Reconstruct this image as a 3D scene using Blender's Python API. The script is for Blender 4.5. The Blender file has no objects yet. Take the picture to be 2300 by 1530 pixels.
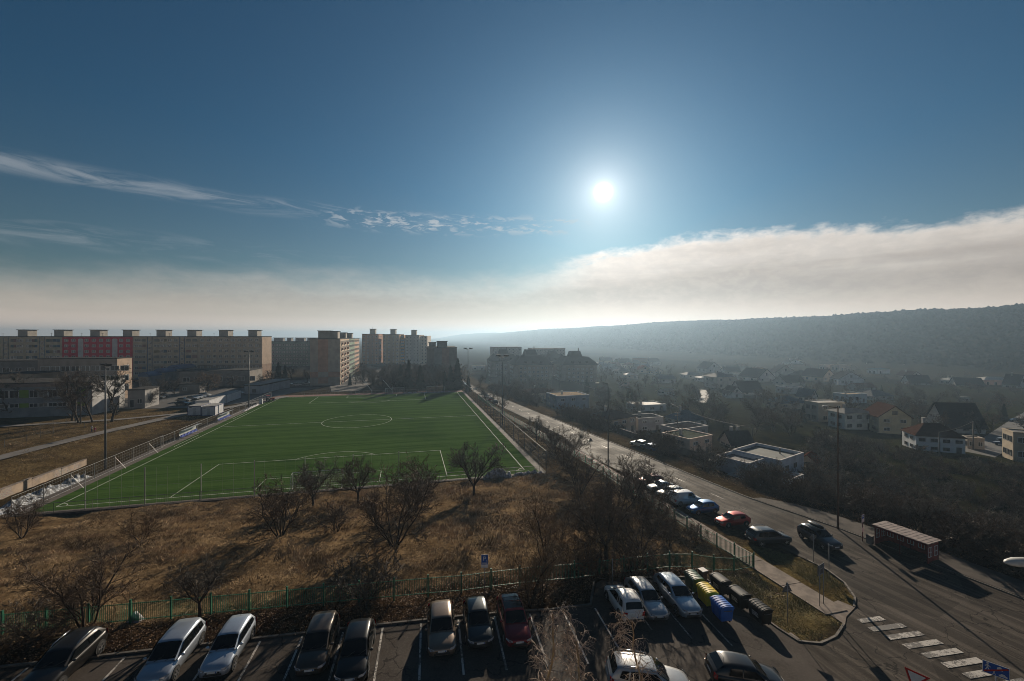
import bpy, bmesh, math, random
import numpy as np
from mathutils import Vector, Matrix

random.seed(7)
rng = np.random.default_rng(11)
R = math.radians
SC = bpy.context.scene
COL = SC.collection

# ------------------------------------------------------------------ camera
CAM_Z, F, CX, HY = 19.8, 950.0, 1150.0, 754.7
cam = bpy.data.cameras.new('camera')
cam.sensor_width = 36.0
cam.lens = 36.0 * F / 2300.0
cam.shift_y = -(765.0 - HY) / 2300.0
cam.clip_start = 0.3
cam.clip_end = 20000.0
camo = bpy.data.objects.new('camera', cam)
camo.location = (0, 0, CAM_Z)
camo.rotation_euler = (R(90), 0, 0)
COL.objects.link(camo)
SC.camera = camo

# ------------------------------------------------------------------ light
SUN_AZ, SUN_EL = R(12.18), R(18.4)
SUN_DIR = Vector((math.sin(SUN_AZ) * math.cos(SUN_EL), math.cos(SUN_AZ) * math.cos(SUN_EL), math.sin(SUN_EL)))
sun = bpy.data.lights.new('sun', 'SUN')
sun.energy = 5.0
sun.angle = R(0.53)
sun.color = (1.0, 0.86, 0.68)
suno = bpy.data.objects.new('sun', sun)
suno.rotation_euler = SUN_DIR.to_track_quat('Z', 'Y').to_euler()
suno.location = (60, 200, 120)
COL.objects.link(suno)

SC.view_settings.view_transform = 'Standard'
SC.view_settings.look = 'None'
SC.view_settings.gamma = 1.0
SC.view_settings.use_curve_mapping = False
SC.view_settings.exposure = 0.4
SC.render.engine = 'CYCLES'
cy = SC.cycles
cy.use_denoising = True
cy.denoiser = 'OPENIMAGEDENOISE'
cy.denoising_prefilter = 'ACCURATE'
cy.filter_width = 0.9
cy.use_adaptive_sampling = True
cy.adaptive_threshold = 0.010
cy.max_bounces = 5
cy.diffuse_bounces = 2
cy.glossy_bounces = 3
cy.transmission_bounces = 3
cy.transparent_max_bounces = 8
cy.volume_bounces = 0
cy.sample_clamp_indirect = 4.0
cy.caustics_reflective = False
cy.caustics_refractive = False


class NT:
    """small helper to write node trees"""
    def __init__(s, tree):
        s.t = tree
        s.n = tree.nodes
        s.l = tree.links

    def new(s, typ, **kw):
        n = s.n.new(typ)
        for k, v in kw.items():
            setattr(n, k, v)
        return n

    def put(s, sock, v):
        if v is None:
            return
        if isinstance(v, bpy.types.NodeSocket):
            s.l.new(v, sock)
        else:
            if sock.type == 'RGBA' and len(v) == 3:
                v = (*v, 1.0)
            sock.default_value = v

    def m(s, op, a, b=None, c=None, clamp=False):
        n = s.new('ShaderNodeMath', operation=op, use_clamp=clamp)
        s.put(n.inputs[0], a)
        s.put(n.inputs[1], b)
        s.put(n.inputs[2], c)
        return n.outputs[0]

    def vm(s, op, a, b=None):
        n = s.new('ShaderNodeVectorMath', operation=op)
        s.put(n.inputs[0], a)
        s.put(n.inputs[1], b)
        return n.outputs['Value' if op in ('DOT_PRODUCT', 'LENGTH') else 'Vector']

    def ss(s, x, a, b, lo=0.0, hi=1.0):
        n = s.new('ShaderNodeMapRange', interpolation_type='SMOOTHSTEP')
        s.put(n.inputs['Value'], x)
        n.inputs['From Min'].default_value = a
        n.inputs['From Max'].default_value = b
        n.inputs['To Min'].default_value = lo
        n.inputs['To Max'].default_value = hi
        return n.outputs[0]

    def mix(s, f, a, b, blend='MIX'):
        n = s.new('ShaderNodeMix', data_type='RGBA', blend_type=blend)
        s.put(n.inputs[0], f)
        s.put(n.inputs[6], a)
        s.put(n.inputs[7], b)
        return n.outputs[2]

    def noise(s, vec, scale, detail=4.0, rough=0.55, dist=0.0):
        n = s.new('ShaderNodeTexNoise')
        s.put(n.inputs['Vector'], vec)
        n.inputs['Scale'].default_value = scale
        n.inputs['Detail'].default_value = detail
        n.inputs['Roughness'].default_value = rough
        n.inputs['Distortion'].default_value = dist
        return n.outputs[0]

    def comb(s, x, y, z=0.0):
        n = s.new('ShaderNodeCombineXYZ')
        s.put(n.inputs[0], x)
        s.put(n.inputs[1], y)
        s.put(n.inputs[2], z)
        return n.outputs[0]

    def ramp(s, f, stops):
        n = s.new('ShaderNodeValToRGB')
        cr = n.color_ramp
        while len(cr.elements) < len(stops):
            cr.elements.new(0.5)
        for e, (p, c) in zip(cr.elements, stops):
            e.position = p
            e.color = (*c, 1.0) if len(c) == 3 else c
        s.put(n.inputs[0], f)
        return n.outputs[0]


# ------------------------------------------------------------------ sky
world = bpy.data.worlds.new('World')
SC.world = world
world.use_nodes = True
W = NT(world.node_tree)
W.n.clear()
sky = W.new('ShaderNodeTexSky', sky_type='NISHITA')
sky.sun_disc = False
sky.sun_elevation = SUN_EL
sky.sun_rotation = SUN_AZ
sky.altitude = 300.0
sky.air_density = 1.15
sky.dust_density = 0.25
sky.ozone_density = 3.0
d = W.new('ShaderNodeTexCoord').outputs['Generated']
sep = W.new('ShaderNodeSeparateXYZ')
W.put(sep.inputs[0], d)
el = W.m('MULTIPLY', W.m('ARCSINE', sep.outputs[2]), 180 / math.pi)          # elevation, degrees
az = W.m('MULTIPLY', W.m('ARCTAN2', sep.outputs[0], sep.outputs[1]), 180 / math.pi)
cosang = W.vm('DOT_PRODUCT', d, tuple(SUN_DIR))
ang = W.m('MULTIPLY', W.m('ARCCOSINE', W.m('MINIMUM', cosang, 0.999999)), 180 / math.pi)
glow = W.m('POWER', 2.718, W.m('MULTIPLY', ang, -1 / 16.0))                # wide aureole, 0..1
# the cloud bank that lies round the horizon, its upper edge by azimuth
azn = W.m('ADD', W.m('DIVIDE', az, 360.0), 0.5)
bank = W.ramp(azn, [(0.0, (.085,) * 3), (0.36, (.063,) * 3), (0.417, (.080,) * 3), (0.497, (.084,) * 3), (0.515, (.094,) * 3), (0.530, (.110,) * 3),
                    (0.577, (.128,) * 3), (0.616, (.113,) * 3), (0.64, (.110,) * 3), (1.0, (.085,) * 3)])
edge = W.m('MULTIPLY', bank, 100.0)
pv = W.comb(W.m('MULTIPLY', az, 0.16), W.m('MULTIPLY', el, 0.42), 3.1)
n1 = W.noise(pv, 1.0, 7.0, 0.58, 0.4)
n2 = W.noise(W.comb(W.m('MULTIPLY', az, 0.035), W.m('MULTIPLY', el, 0.35), 8.0), 1.0, 5.0, 0.55, 0.3)
crisp = W.ss(az, 0.0, 14.0)                                                    # the bank is crisper west of the sun
n4 = W.noise(W.comb(W.m('MULTIPLY', az, 0.55), W.m('MULTIPLY', el, 1.1), 6.3), 1.0, 6.0, 0.62, 0.3)
wob = W.m('ADD', W.m('MULTIPLY', W.m('SUBTRACT', n1, 0.5), 3.4), W.m('MULTIPLY', W.m('SUBTRACT', n4, 0.5), W.m('MULTIPLY', crisp, 1.8)))
dd = W.m('SUBTRACT', W.m('ADD', edge, wob), el)
m_soft = W.ss(dd, -1.2, 4.2)
m_cris = W.ss(dd, -0.3, 1.3)
mask = W.m('ADD', W.m('MULTIPLY', m_soft, W.m('SUBTRACT', 1.0, crisp)), W.m('MULTIPLY', m_cris, crisp))
dens = W.m('ADD', W.m('MULTIPLY', crisp, 0.21), 0.72)
mask = W.m('MAXIMUM', W.m('MULTIPLY', mask, dens), W.m('MULTIPLY', W.ss(el, 5.5, 1.0), 0.95))
# high wisps: a streak near 15 degrees, another near 9
wv = W.comb(W.m('MULTIPLY', az, 0.11), W.m('MULTIPLY', W.m('ADD', el, W.m('MULTIPLY', az, 0.03)), 0.75), 1.7)
n3 = W.noise(wv, 1.0, 8.0, 0.62, 1.2)
cen = W.m('ADD', 15.0, W.m('MULTIPLY', W.m('SUBTRACT', W.noise(W.comb(W.m('MULTIPLY', az, 0.05), 0.0, 5.0), 1.0, 2.0), 0.5), 2.0))
band = W.m('SUBTRACT', 1.0, W.ss(W.m('ABSOLUTE', W.m('SUBTRACT', el, cen)), 0.1, 1.35))
band = W.m('MULTIPLY', band, W.ss(az, 14.0, -8.0))
thr = W.ss(az, -32.0, -18.0, 0.02, 0.16)
wisp = W.m('MULTIPLY', band, W.ss(W.m('SUBTRACT', n3, thr), 0.36, 0.62))
band2 = W.m('SUBTRACT', 1.0, W.ss(W.m('ABSOLUTE', W.m('SUBTRACT', el, 9.3)), 0.1, 1.8))
band2 = W.m('MULTIPLY', W.m('MULTIPLY', band2, W.ss(az, -10.0, -40.0)), 0.20)
wisp = W.m('MAXIMUM', W.m('MULTIPLY', wisp, 0.33), W.m('MULTIPLY', band2, W.ss(n3, 0.46, 0.7)))
# colour of the clouds, thicker parts greyer; brighter towards the sun
shade = W.ss(W.m('ADD', dd, W.m('MULTIPLY', W.m('SUBTRACT', n2, 0.5), 7.0)), 0.6, 5.5)
ccol = W.mix(shade, (8.8, 7.8, 6.9), (5.8, 4.9, 4.2))
rim = W.m('MULTIPLY', W.ss(dd, 1.6, 0.2), crisp)
ccol = W.mix(W.m('MULTIPLY', rim, 0.7), ccol, (10.0, 9.5, 8.9))
ccol = W.mix(W.ss(n4, 0.35, 0.7), W.mix(1.0, ccol, (0.86, 0.86, 0.87), 'MULTIPLY'), ccol)
low = W.ss(el, 6.0, 0.5)
ccol = W.mix(low, ccol, (11.6, 9.2, 7.4))
lit = W.m('ADD', 0.80, W.m('MULTIPLY', glow, 1.0))
ccol = W.mix(1.0, ccol, W.comb(lit, lit, lit), 'MULTIPLY')
gl = W.m('ADD', 0.44, W.m('MULTIPLY', glow, 0.78))
skyc = W.mix(1.0, W.mix(1.0, sky.outputs[0], W.mix(W.m('MAXIMUM', glow, W.ss(el, 26.0, 6.0, 0.0, 0.75)), (0.28, 0.66, 0.80), (0.64, 0.74, 0.73)), 'MULTIPLY'), W.comb(gl, gl, gl), 'MULTIPLY')
col = W.mix(mask, skyc, ccol)
pf = W.noise(W.comb(W.m('MULTIPLY', az, 0.42), W.m('MULTIPLY', el, 1.5), 12.0), 1.0, 8.0, 0.62, 0.6)
pb = W.m('MULTIPLY', W.m('SUBTRACT', 1.0, W.ss(W.m('ABSOLUTE', W.m('SUBTRACT', el, 14.6)), 0.2, 1.7)), W.m('MULTIPLY', W.ss(az, -26.0, -20.0), W.ss(az, 12.0, 6.0)))
wisp = W.m('MAXIMUM', wisp, W.m('MULTIPLY', W.m('MULTIPLY', pb, W.ss(pf, 0.49, 0.62)), 0.65))
col = W.mix(wisp, col, (6.0, 6.2, 6.4))
# the sun itself
core = W.m('ADD', W.m('MULTIPLY', W.m('POWER', 2.718, W.m('MULTIPLY', W.m('POWER', W.m('DIVIDE', ang, 0.62), 2.0), -1.0)), 60.0),
           W.m('MULTIPLY', W.m('POWER', 2.718, W.m('MULTIPLY', ang, -1 / 2.0)), 8.5))
col = W.mix(1.0, col, W.comb(core, W.m('MULTIPLY', core, 0.98), W.m('MULTIPLY', core, 0.93)), 'ADD')
bg = W.new('ShaderNodeBackground')
W.put(bg.inputs[0], col)
bg.inputs[1].default_value = 0.068
W.l.new(bg.outputs[0], W.new('ShaderNodeOutputWorld').inputs[0])


# ------------------------------------------------------------------ place: world frame and pitch frame
YAW, OX, OY = 0.2406, -63.26, 58.69
CW, SW = math.cos(YAW), math.sin(YAW)
PITCH_Z, PW, PL = -3.9, 67.4, 106.0


def uv(u, v):
    return (OX + u * CW - v * SW, OY + u * SW + v * CW)


def to_uv(x, y):
    return ((x - OX) * CW + (y - OY) * SW, -(x - OX) * SW + (y - OY) * CW)


def at(px, py, z):
    """ground point seen at a pixel of the photograph, at height z"""
    Y = (CAM_Z - z) * F / (py - HY)
    return ((px - CX) / F * Y, Y, z)


def ss(a, b, t):
    t = np.clip((t - a) / (b - a), 0, 1)
    return t * t * (3 - 2 * t)


def z_road(v):
    return np.where(v > -20, -3.8 - 0.022 * np.minimum(v + 20, 160), -3.8 + 0.03 * np.minimum(-20 - v, 60))


def road_right(v):
    return 94.0 - 0.075 * v + 1.6 * ss(-18, -34, v)


def road_left(v):
    return 94.0 - 0.075 * v - 7.6


def H(x, y):
    x = np.asarray(x, float)
    y = np.asarray(y, float)
    u, v = to_uv(x, y)
    zr = z_road(v)
    zp = -0.095 * np.logaddexp(0, (x - 1.0) / 3.0) * 3.0
    zp = np.maximum(zp, -3.6)
    t = ss(-38, -3, v) * 0.6 + np.clip((v + 38) / 35.0, 0, 1) * 0.4
    z = zp * (1 - t) + PITCH_Z * t
    far = ss(112, 220, v)
    z = z - 0.9 * far
    # bank west of the pitch
    zl = -2.6 - 0.02 * np.clip(v - 30, 0, 60)
    wl = ss(-10.3, -19.0, u) * ss(-8, 0.5, v)
    z = z * (1 - wl) + zl * wl
    # towards the road, and down into the valley
    wr = ss(70.8, 80.0, u)
    z = z * (1 - wr) + zr * wr
    e = road_right(v)
    off = 4.5 * ss(-18, -30, v)
    z = z - 4.8 * ss(e + 1.5 + off, e + 24 + off, u) * ss(-75, -48, v) - 7.0 * ss(e + 25, e + 330, u)
    return z


def h(x, y):
    return float(H(x, y))


# ------------------------------------------------------------------ materials
MATS = {}


def mat(name, col, col2=None, scale=3.0, rough=0.7, metal=0.0, bump=0.0, bscale=None, spec=0.4, detail=4.0, coat=0.0, coords='Object', lo=0.35, hi=0.65):
    if name in MATS:
        return MATS[name]
    m_ = bpy.data.materials.new(name)
    m_.use_nodes = True
    N = NT(m_.node_tree)
    b = N.n['Principled BSDF']
    b.inputs['Roughness'].default_value = rough
    b.inputs['Metallic'].default_value = metal
    b.inputs['Specular IOR Level'].default_value = spec
    if coat:
        b.inputs['Coat Weight'].default_value = coat
        b.inputs['Coat Roughness'].default_value = 0.06
    tc = N.new('ShaderNodeTexCoord').outputs[coords]
    if col2 is None:
        col2 = tuple(c * 0.8 for c in col)
    fac = N.ss(N.noise(tc, scale, detail), lo, hi)
    N.put(b.inputs['Base Color'], N.mix(fac, col, col2))
    if bump:
        bn = N.new('ShaderNodeBump')
        bn.inputs['Strength'].default_value = bump
        bn.inputs['Distance'].default_value = 0.05
        N.put(bn.inputs['Height'], N.noise(tc, bscale or scale * 3, 5.0))
        N.l.new(bn.outputs[0], b.inputs['Normal'])
    MATS[name] = m_
    return m_


def glass(name, col=(0.012, 0.014, 0.017), rough=0.06, spec=0.5):
    return mat(name, col, tuple(c * 1.5 for c in col), 1.5, rough, 0.0, spec=spec)


# ------------------------------------------------------------------ mesh helpers
class MB:
    """collects simple solids, then becomes one mesh object"""
    def __init__(s):
        s.v, s.f, s.mi = [], [], []

    def quad(s, a, b, c, d, mi=0):
        n = len(s.v)
        s.v += [a, b, c, d]
        s.f.append((n, n + 1, n + 2, n + 3))
        s.mi.append(mi)

    def poly(s, pts, mi=0):
        n = len(s.v)
        s.v += list(pts)
        s.f.append(tuple(range(n, n + len(pts))))
        s.mi.append(mi)

    def box(s, x0, x1, y0, y1, z0, z1, mi=0):
        n = len(s.v)
        s.v += [(x0, y0, z0), (x1, y0, z0), (x1, y1, z0), (x0, y1, z0), (x0, y0, z1), (x1, y0, z1), (x1, y1, z1), (x0, y1, z1)]
        for q in ((0, 3, 2, 1), (4, 5, 6, 7), (0, 1, 5, 4), (1, 2, 6, 5), (2, 3, 7, 6), (3, 0, 4, 7)):
            s.f.append(tuple(n + i for i in q))
            s.mi.append(mi)

    def bar(s, p, q, w, t=None, mi=0, up=(0, 0, 1)):
        """rectangular bar from p to q, width w, thickness t"""
        p, q = Vector(p), Vector(q)
        t = t or w
        a = (q - p).normalized()
        up = Vector(up)
        if abs(a.dot(up)) > 0.98:
            up = Vector((0, 1, 0))
        r = a.cross(up).normalized()
        k = r.cross(a)
        n = len(s.v)
        for c in (p, q):
            for i, j in ((-1, -1), (1, -1), (1, 1), (-1, 1)):
                s.v.append(tuple(c + r * (i * w / 2) + k * (j * t / 2)))
        for q4 in ((0, 3, 2, 1), (4, 5, 6, 7), (0, 1, 5, 4), (1, 2, 6, 5), (2, 3, 7, 6), (3, 0, 4, 7)):
            s.f.append(tuple(n + i for i in q4))
            s.mi.append(mi)

    def tube(s, pts, rad, sides=8, mi=0, cap=True):
        """tube along points, rad a number or a list"""
        pts = [Vector(p) for p in pts]
        if not hasattr(rad, '__len__'):
            rad = [rad] * len(pts)
        rings = []
        for i, p in enumerate(pts):
            a = (pts[min(i + 1, len(pts) - 1)] - pts[max(i - 1, 0)]).normalized()
            ref = Vector((0, 0, 1)) if abs(a.z) < 0.9 else Vector((1, 0, 0))
            r = a.cross(ref).normalized()
            k = r.cross(a)
            n = len(s.v)
            for j in range(sides):
                t = 2 * math.pi * j / sides
                s.v.append(tuple(p + (r * math.cos(t) + k * math.sin(t)) * rad[i]))
            rings.append(n)
        for a, b in zip(rings, rings[1:]):
            for j in range(sides):
                j2 = (j + 1) % sides
                s.f.append((a + j, a + j2, b + j2, b + j))
                s.mi.append(mi)
        if cap:
            s.f.append(tuple(rings[0] + j for j in range(sides))[::-1])
            s.f.append(tuple(rings[-1] + j for j in range(sides)))
            s.mi += [mi, mi]

    def prism(s, pts, z0, z1, mi=0, mi_top=None):
        """vertical prism over a ccw ground outline"""
        n = len(s.v)
        k = len(pts)
        s.v += [(p[0], p[1], z0) for p in pts] + [(p[0], p[1], z1) for p in pts]
        for i in range(k):
            j = (i + 1) % k
            s.f.append((n + i, n + j, n + k + j, n + k + i))
            s.mi.append(mi)
        s.f.append(tuple(n + k + i for i in range(k)))
        s.f.append(tuple(n + i for i in range(k))[::-1])
        s.mi += [mi if mi_top is None else mi_top, mi]

    def mesh(s, name, mats, smooth=False):
        me = bpy.data.meshes.new(name)
        me.from_pydata([tuple(v) for v in s.v], [], s.f)
        for m_ in (mats if isinstance(mats, (list, tuple)) else [mats]):
            me.materials.append(m_)
        me.polygons.foreach_set('material_index', s.mi)
        if smooth:
            me.polygons.foreach_set('use_smooth', [True] * len(me.polygons))
        me.update()
        return me

    def build(s, name, mats, parent=None, smooth=False):
        return link(name, s.mesh(name, mats, smooth), parent)


def link(name, me, parent=None, loc=None, rot=None, scale=None):
    o = bpy.data.objects.new(name, me)
    COL.objects.link(o)
    if parent:
        o.parent = parent
    if loc is not None:
        o.location = loc
    if rot is not None:
        o.rotation_euler = rot if hasattr(rot, '__len__') else (0, 0, rot)
    if scale is not None:
        o.scale = scale if hasattr(scale, '__len__') else (scale,) * 3
    return o


def tag(o, label, cat, group=None):
    o['label'] = label
    o['category'] = cat
    if group:
        o['group'] = group
    return o


def struct(o, label=None):
    o['kind'] = 'structure'
    if label:
        o['label'] = label
    return o


def stuff(o, label=None, cat=None):
    o['kind'] = 'stuff'
    if label:
        o['label'] = label
        o['category'] = cat
    return o


def thing(name, label, cat, loc=(0, 0, 0), rz=0.0, group=None, scale=1.0):
    o = bpy.data.objects.new(name, None)
    COL.objects.link(o)
    o.empty_display_size = 0.3
    o.location = loc
    o.rotation_euler = (0, 0, rz)
    o.scale = (scale,) * 3 if not hasattr(scale, '__len__') else scale
    return tag(o, label, cat, group)


def dup(root, loc, rz=0.0, label=None, scale=None):
    """a copy of a thing with copies of its parts and sub-parts"""
    def cp(o, par):
        c = o.copy()
        COL.objects.link(c)
        c.parent = par
        for k in KIDS.get(o.name, list(o.children)):
            cp(k, c)
        return c
    r = cp(root, None)
    r.location = loc
    r.rotation_euler = (0, 0, rz)
    if scale is not None:
        r.scale = scale if hasattr(scale, '__len__') else (scale,) * 3
    if label:
        r['label'] = label
    return r


KIDS = {}


def np_mesh(name, verts, faces, mats, smooth=False, mi=None):
    """mesh from numpy arrays, faces all of one size"""
    me = bpy.data.meshes.new(name)
    nf, k = faces.shape
    me.vertices.add(len(verts))
    me.vertices.foreach_set('co', np.ascontiguousarray(verts, dtype=np.float32).ravel())
    me.loops.add(nf * k)
    me.loops.foreach_set('vertex_index', np.ascontiguousarray(faces, dtype=np.int32).ravel())
    me.polygons.add(nf)
    me.polygons.foreach_set('loop_start', np.arange(0, nf * k, k, dtype=np.int32))
    if mi is not None:
        me.polygons.foreach_set('material_index', np.ascontiguousarray(mi, dtype=np.int32))
    me.polygons.foreach_set('use_smooth', np.full(nf, smooth))
    for m_ in (mats if isinstance(mats, (list, tuple)) else [mats]):
        me.materials.append(m_)
    me.update(calc_edges=True)
    me.validate()
    return me


def fbm(x, y, seed=0, octaves=4, scale=1.0):
    """cheap value noise on arrays"""
    out = np.zeros_like(x, dtype=float)
    amp = 1.0
    for o in range(octaves):
        g = np.random.default_rng(seed + o).random((256, 256))
        fx, fy = x * scale * 2 ** o, y * scale * 2 ** o
        ix, iy = np.floor(fx).astype(int), np.floor(fy).astype(int)
        tx, ty = fx - ix, fy - iy
        tx, ty = tx * tx * (3 - 2 * tx), ty * ty * (3 - 2 * ty)
        a = g[ix % 256, iy % 256]
        b = g[(ix + 1) % 256, iy % 256]
        c = g[ix % 256, (iy + 1) % 256]
        d_ = g[(ix + 1) % 256, (iy + 1) % 256]
        out += amp * ((a * (1 - tx) + b * tx) * (1 - ty) + (c * (1 - tx) + d_ * tx) * ty - 0.5)
        amp *= 0.5
    return out
# ------------------------------------------------------------------ ground, roads, pitch
def drape(name, outline, step, dz, m_, hf=None, parent=None):
    """flat outline cut into a grid and laid on the terrain dz above it"""
    bm = bmesh.new()
    vs = [bm.verts.new((p[0], p[1], 0)) for p in outline]
    bm.faces.new(vs)
    xs = [p[0] for p in outline]
    ys = [p[1] for p in outline]
    for ax, lo, hi in ((0, min(xs), max(xs)), (1, min(ys), max(ys))):
        k = math.floor(lo / step) + 1
        while k * step < hi:
            co, no = [0, 0, 0], [0, 0, 0]
            co[ax], no[ax] = k * step, 1
            bmesh.ops.bisect_plane(bm, geom=bm.verts[:] + bm.edges[:] + bm.faces[:], plane_co=co, plane_no=no)
            k += 1
    co = np.array([v.co[:2] for v in bm.verts])
    zz = (hf or H)(co[:, 0], co[:, 1]) + dz
    for v, z in zip(bm.verts, zz):
        v.co.z = z
    bmesh.ops.recalc_face_normals(bm, faces=bm.faces)
    if sum(f.normal.z for f in bm.faces) < 0:
        bmesh.ops.reverse_faces(bm, faces=bm.faces)
    me = bpy.data.meshes.new(name)
    bm.to_mesh(me)
    bm.free()
    me.materials.append(m_)
    return link(name, me, parent)


def asphalt(name, base, light, crack=0.5, rough=0.75, along=None):
    m_ = bpy.data.materials.new(name)
    m_.use_nodes = True
    N = NT(m_.node_tree)
    b = N.n['Principled BSDF']
    tc = N.new('ShaderNodeTexCoord').outputs['Object']
    big = N.noise(tc, 0.22, 5.0, 0.6)
    fine = N.noise(tc, 9.0, 6.0, 0.7)
    c = N.mix(N.ss(big, 0.35, 0.68), base, light)
    c = N.mix(N.m('MULTIPLY', N.ss(fine, 0.4, 0.75), 0.5), c, tuple(x * 1.6 for x in light))
    pv2 = N.new('ShaderNodeTexVoronoi')
    N.put(pv2.inputs['Vector'], tc)
    pv2.inputs['Scale'].default_value = 0.14
    sp2 = N.new('ShaderNodeSeparateColor')
    N.l.new(pv2.outputs['Color'], sp2.inputs[0])
    c = N.mix(N.ss(sp2.outputs[0], 0.62, 0.66), c, N.mix(1.0, c, (0.70, 0.70, 0.70), 'MULTIPLY'))
    c = N.mix(N.m('MULTIPLY', N.ss(N.noise(tc, 0.9, 5.0, 0.7), 0.58, 0.72), 0.5), c, (0.022, 0.019, 0.017))
    if along is not None:                      # wheel tracks along the road
        mp = N.new('ShaderNodeMapping', vector_type='TEXTURE')
        mp.inputs['Rotation'].default_value = (0, 0, along)
        N.put(mp.inputs['Vector'], tc)
        s3 = N.new('ShaderNodeSeparateXYZ')
        N.l.new(mp.outputs[0], s3.inputs[0])
        tr = N.noise(N.comb(N.m('MULTIPLY', s3.outputs[0], 1.5), N.m('MULTIPLY', s3.outputs[1], 0.012)), 1.0, 5.0, 0.6)
        c = N.mix(N.ss(tr, 0.42, 0.66), N.mix(1.0, c, (0.62, 0.61, 0.60), 'MULTIPLY'), N.mix(1.0, c, (1.28, 1.26, 1.23), 'MULTIPLY'))
    vo = N.new('ShaderNodeTexVoronoi', feature='DISTANCE_TO_EDGE')
    wv = N.new('ShaderNodeVectorMath', operation='ADD')
    nz = N.new('ShaderNodeTexNoise')
    nz.inputs['Scale'].default_value = 0.7
    nz.inputs['Detail'].default_value = 5.0
    N.put(nz.inputs['Vector'], tc)
    sc = N.new('ShaderNodeVectorMath', operation='SCALE')
    sc.inputs['Scale'].default_value = 2.6
    N.l.new(nz.outputs['Color'], sc.inputs[0])
    N.put(wv.inputs[0], tc)
    N.l.new(sc.outputs[0], wv.inputs[1])
    N.l.new(wv.outputs[0], vo.inputs['Vector'])
    vo.inputs['Scale'].default_value = 0.32
    cr = N.ss(vo.outputs['Distance'], 0.022, 0.006)
    cr = N.m('MULTIPLY', N.m('MULTIPLY', cr, N.ss(N.noise(tc, 0.13, 2.0), 0.36, 0.52)), crack)
    c = N.mix(cr, c, (0.012, 0.011, 0.010))
    N.put(b.inputs['Base Color'], c)
    N.put(b.inputs['Roughness'], N.ss(big, 0.2, 0.8, rough + 0.1, rough - 0.08))
    b.inputs['Specular IOR Level'].default_value = 0.03
    bn = N.new('ShaderNodeBump')
    bn.inputs['Strength'].default_value = 0.35
    bn.inputs['Distance'].default_value = 0.012
    N.put(bn.inputs['Height'], N.noise(tc, 45.0, 3.0, 0.7))
    N.l.new(bn.outputs[0], b.inputs['Normal'])
    return m_


M_ASPH = asphalt('parking asphalt', (0.050, 0.042, 0.036), (0.075, 0.064, 0.056), 0.7)
M_ROAD = asphalt('road asphalt', (0.052, 0.044, 0.037), (0.080, 0.068, 0.058), 0.8, 0.72, YAW + .075)
M_CONC = mat('pavement concrete', (0.25, 0.205, 0.172), (0.16, 0.132, 0.11), 1.2, 0.9, spec=0.1, bump=0.2, detail=8)
M_KERB = mat('kerb stone', (0.13, 0.11, 0.092), (0.07, 0.06, 0.05), 2.0, 0.85, bump=0.3)
M_PATH = mat('path asphalt', (0.155, 0.138, 0.125), (0.105, 0.095, 0.085), 0.5, 0.75, detail=8)


def paint(name, col, wear=0.5):
    m_ = bpy.data.materials.new(name)
    m_.use_nodes = True
    N = NT(m_.node_tree)
    b = N.n['Principled BSDF']
    b.inputs['Roughness'].default_value = 0.6
    tc = N.new('ShaderNodeTexCoord').outputs['Object']
    f = N.ss(N.m('ADD', N.m('MULTIPLY', N.noise(tc, 4.5, 8.0, 0.8), 0.62), N.m('MULTIPLY', N.noise(tc, 0.55, 2.0), 0.38)), wear - 0.03, wear + 0.03)
    N.put(b.inputs['Base Color'], N.mix(f, (0.085, 0.075, 0.066), col))
    return m_


M_LINE = paint('worn white road paint', (0.42, 0.385, 0.345), 0.492)
M_ZEBRA = paint('worn zebra paint', (0.40, 0.365, 0.325), 0.512)
M_PLINE = mat('pitch line', (0.50, 0.52, 0.46), (0.36, 0.39, 0.32), 1.0, 0.8)

# ---- the ground sheet
KERB_A, KERB_B = (-30.6, 25.2), (2.9, 31.0)
PARK = [(-70, 6), (-70, 18.4), KERB_A, KERB_B, (6.0, 31.9), (7.0, 35.4), (17.2, 37.4), (18.7, 35), (20.0, 31.8), (20.7, 30.6), (21.0, 6)]


def strip_left(v):
    return road_left(v) - 2.8 * (1 - ss(12, 26, v))


vs_ = np.concatenate([np.arange(-28, 120, 6.0), np.arange(120, 300, 20)])
RD_L = [uv(float(strip_left(v)), v) for v in vs_]
RD_R = [uv(float(road_right(v)), v) for v in np.concatenate([np.arange(-62, 120, 5.0), np.arange(120, 300, 20)])]
JUNC = [(20.7, 30.6), (22.6, 30.9), (24.6, 32.0), (26.3, 33.4), (27.2, 34.4), (28.9, 35.6), (30.1, 37.0), (31.0, 39.3), (31.1, 41.6), (30.5, 43.6)]
ROAD = [(21.0, 6)] + JUNC + RD_L[1:] + RD_R[::-1] + [(58, 6)]


def inside(poly, x, y):
    r = np.zeros(x.shape, bool)
    n = len(poly)
    for i in range(n):
        (x0, y0), (x1, y1) = poly[i], poly[(i + 1) % n]
        if y0 == y1:
            continue
        c = (y0 > y) != (y1 > y)
        r ^= c & (x < (x1 - x0) * (y - y0) / (y1 - y0) + x0)
    return r


def axis(lo, hi, c0, c1, fine, grow=1.12, cap=150.0):
    a = list(np.arange(c0, c1 + 1e-6, fine))
    s_, p = fine, c1
    while p < hi:
        s_ = min(s_ * grow, cap)
        p += s_
        a.append(p)
    s_, p = fine, c0
    while p > lo:
        s_ = min(s_ * grow, cap)
        p -= s_
        a.insert(0, p)
    return np.array(a)


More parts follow.
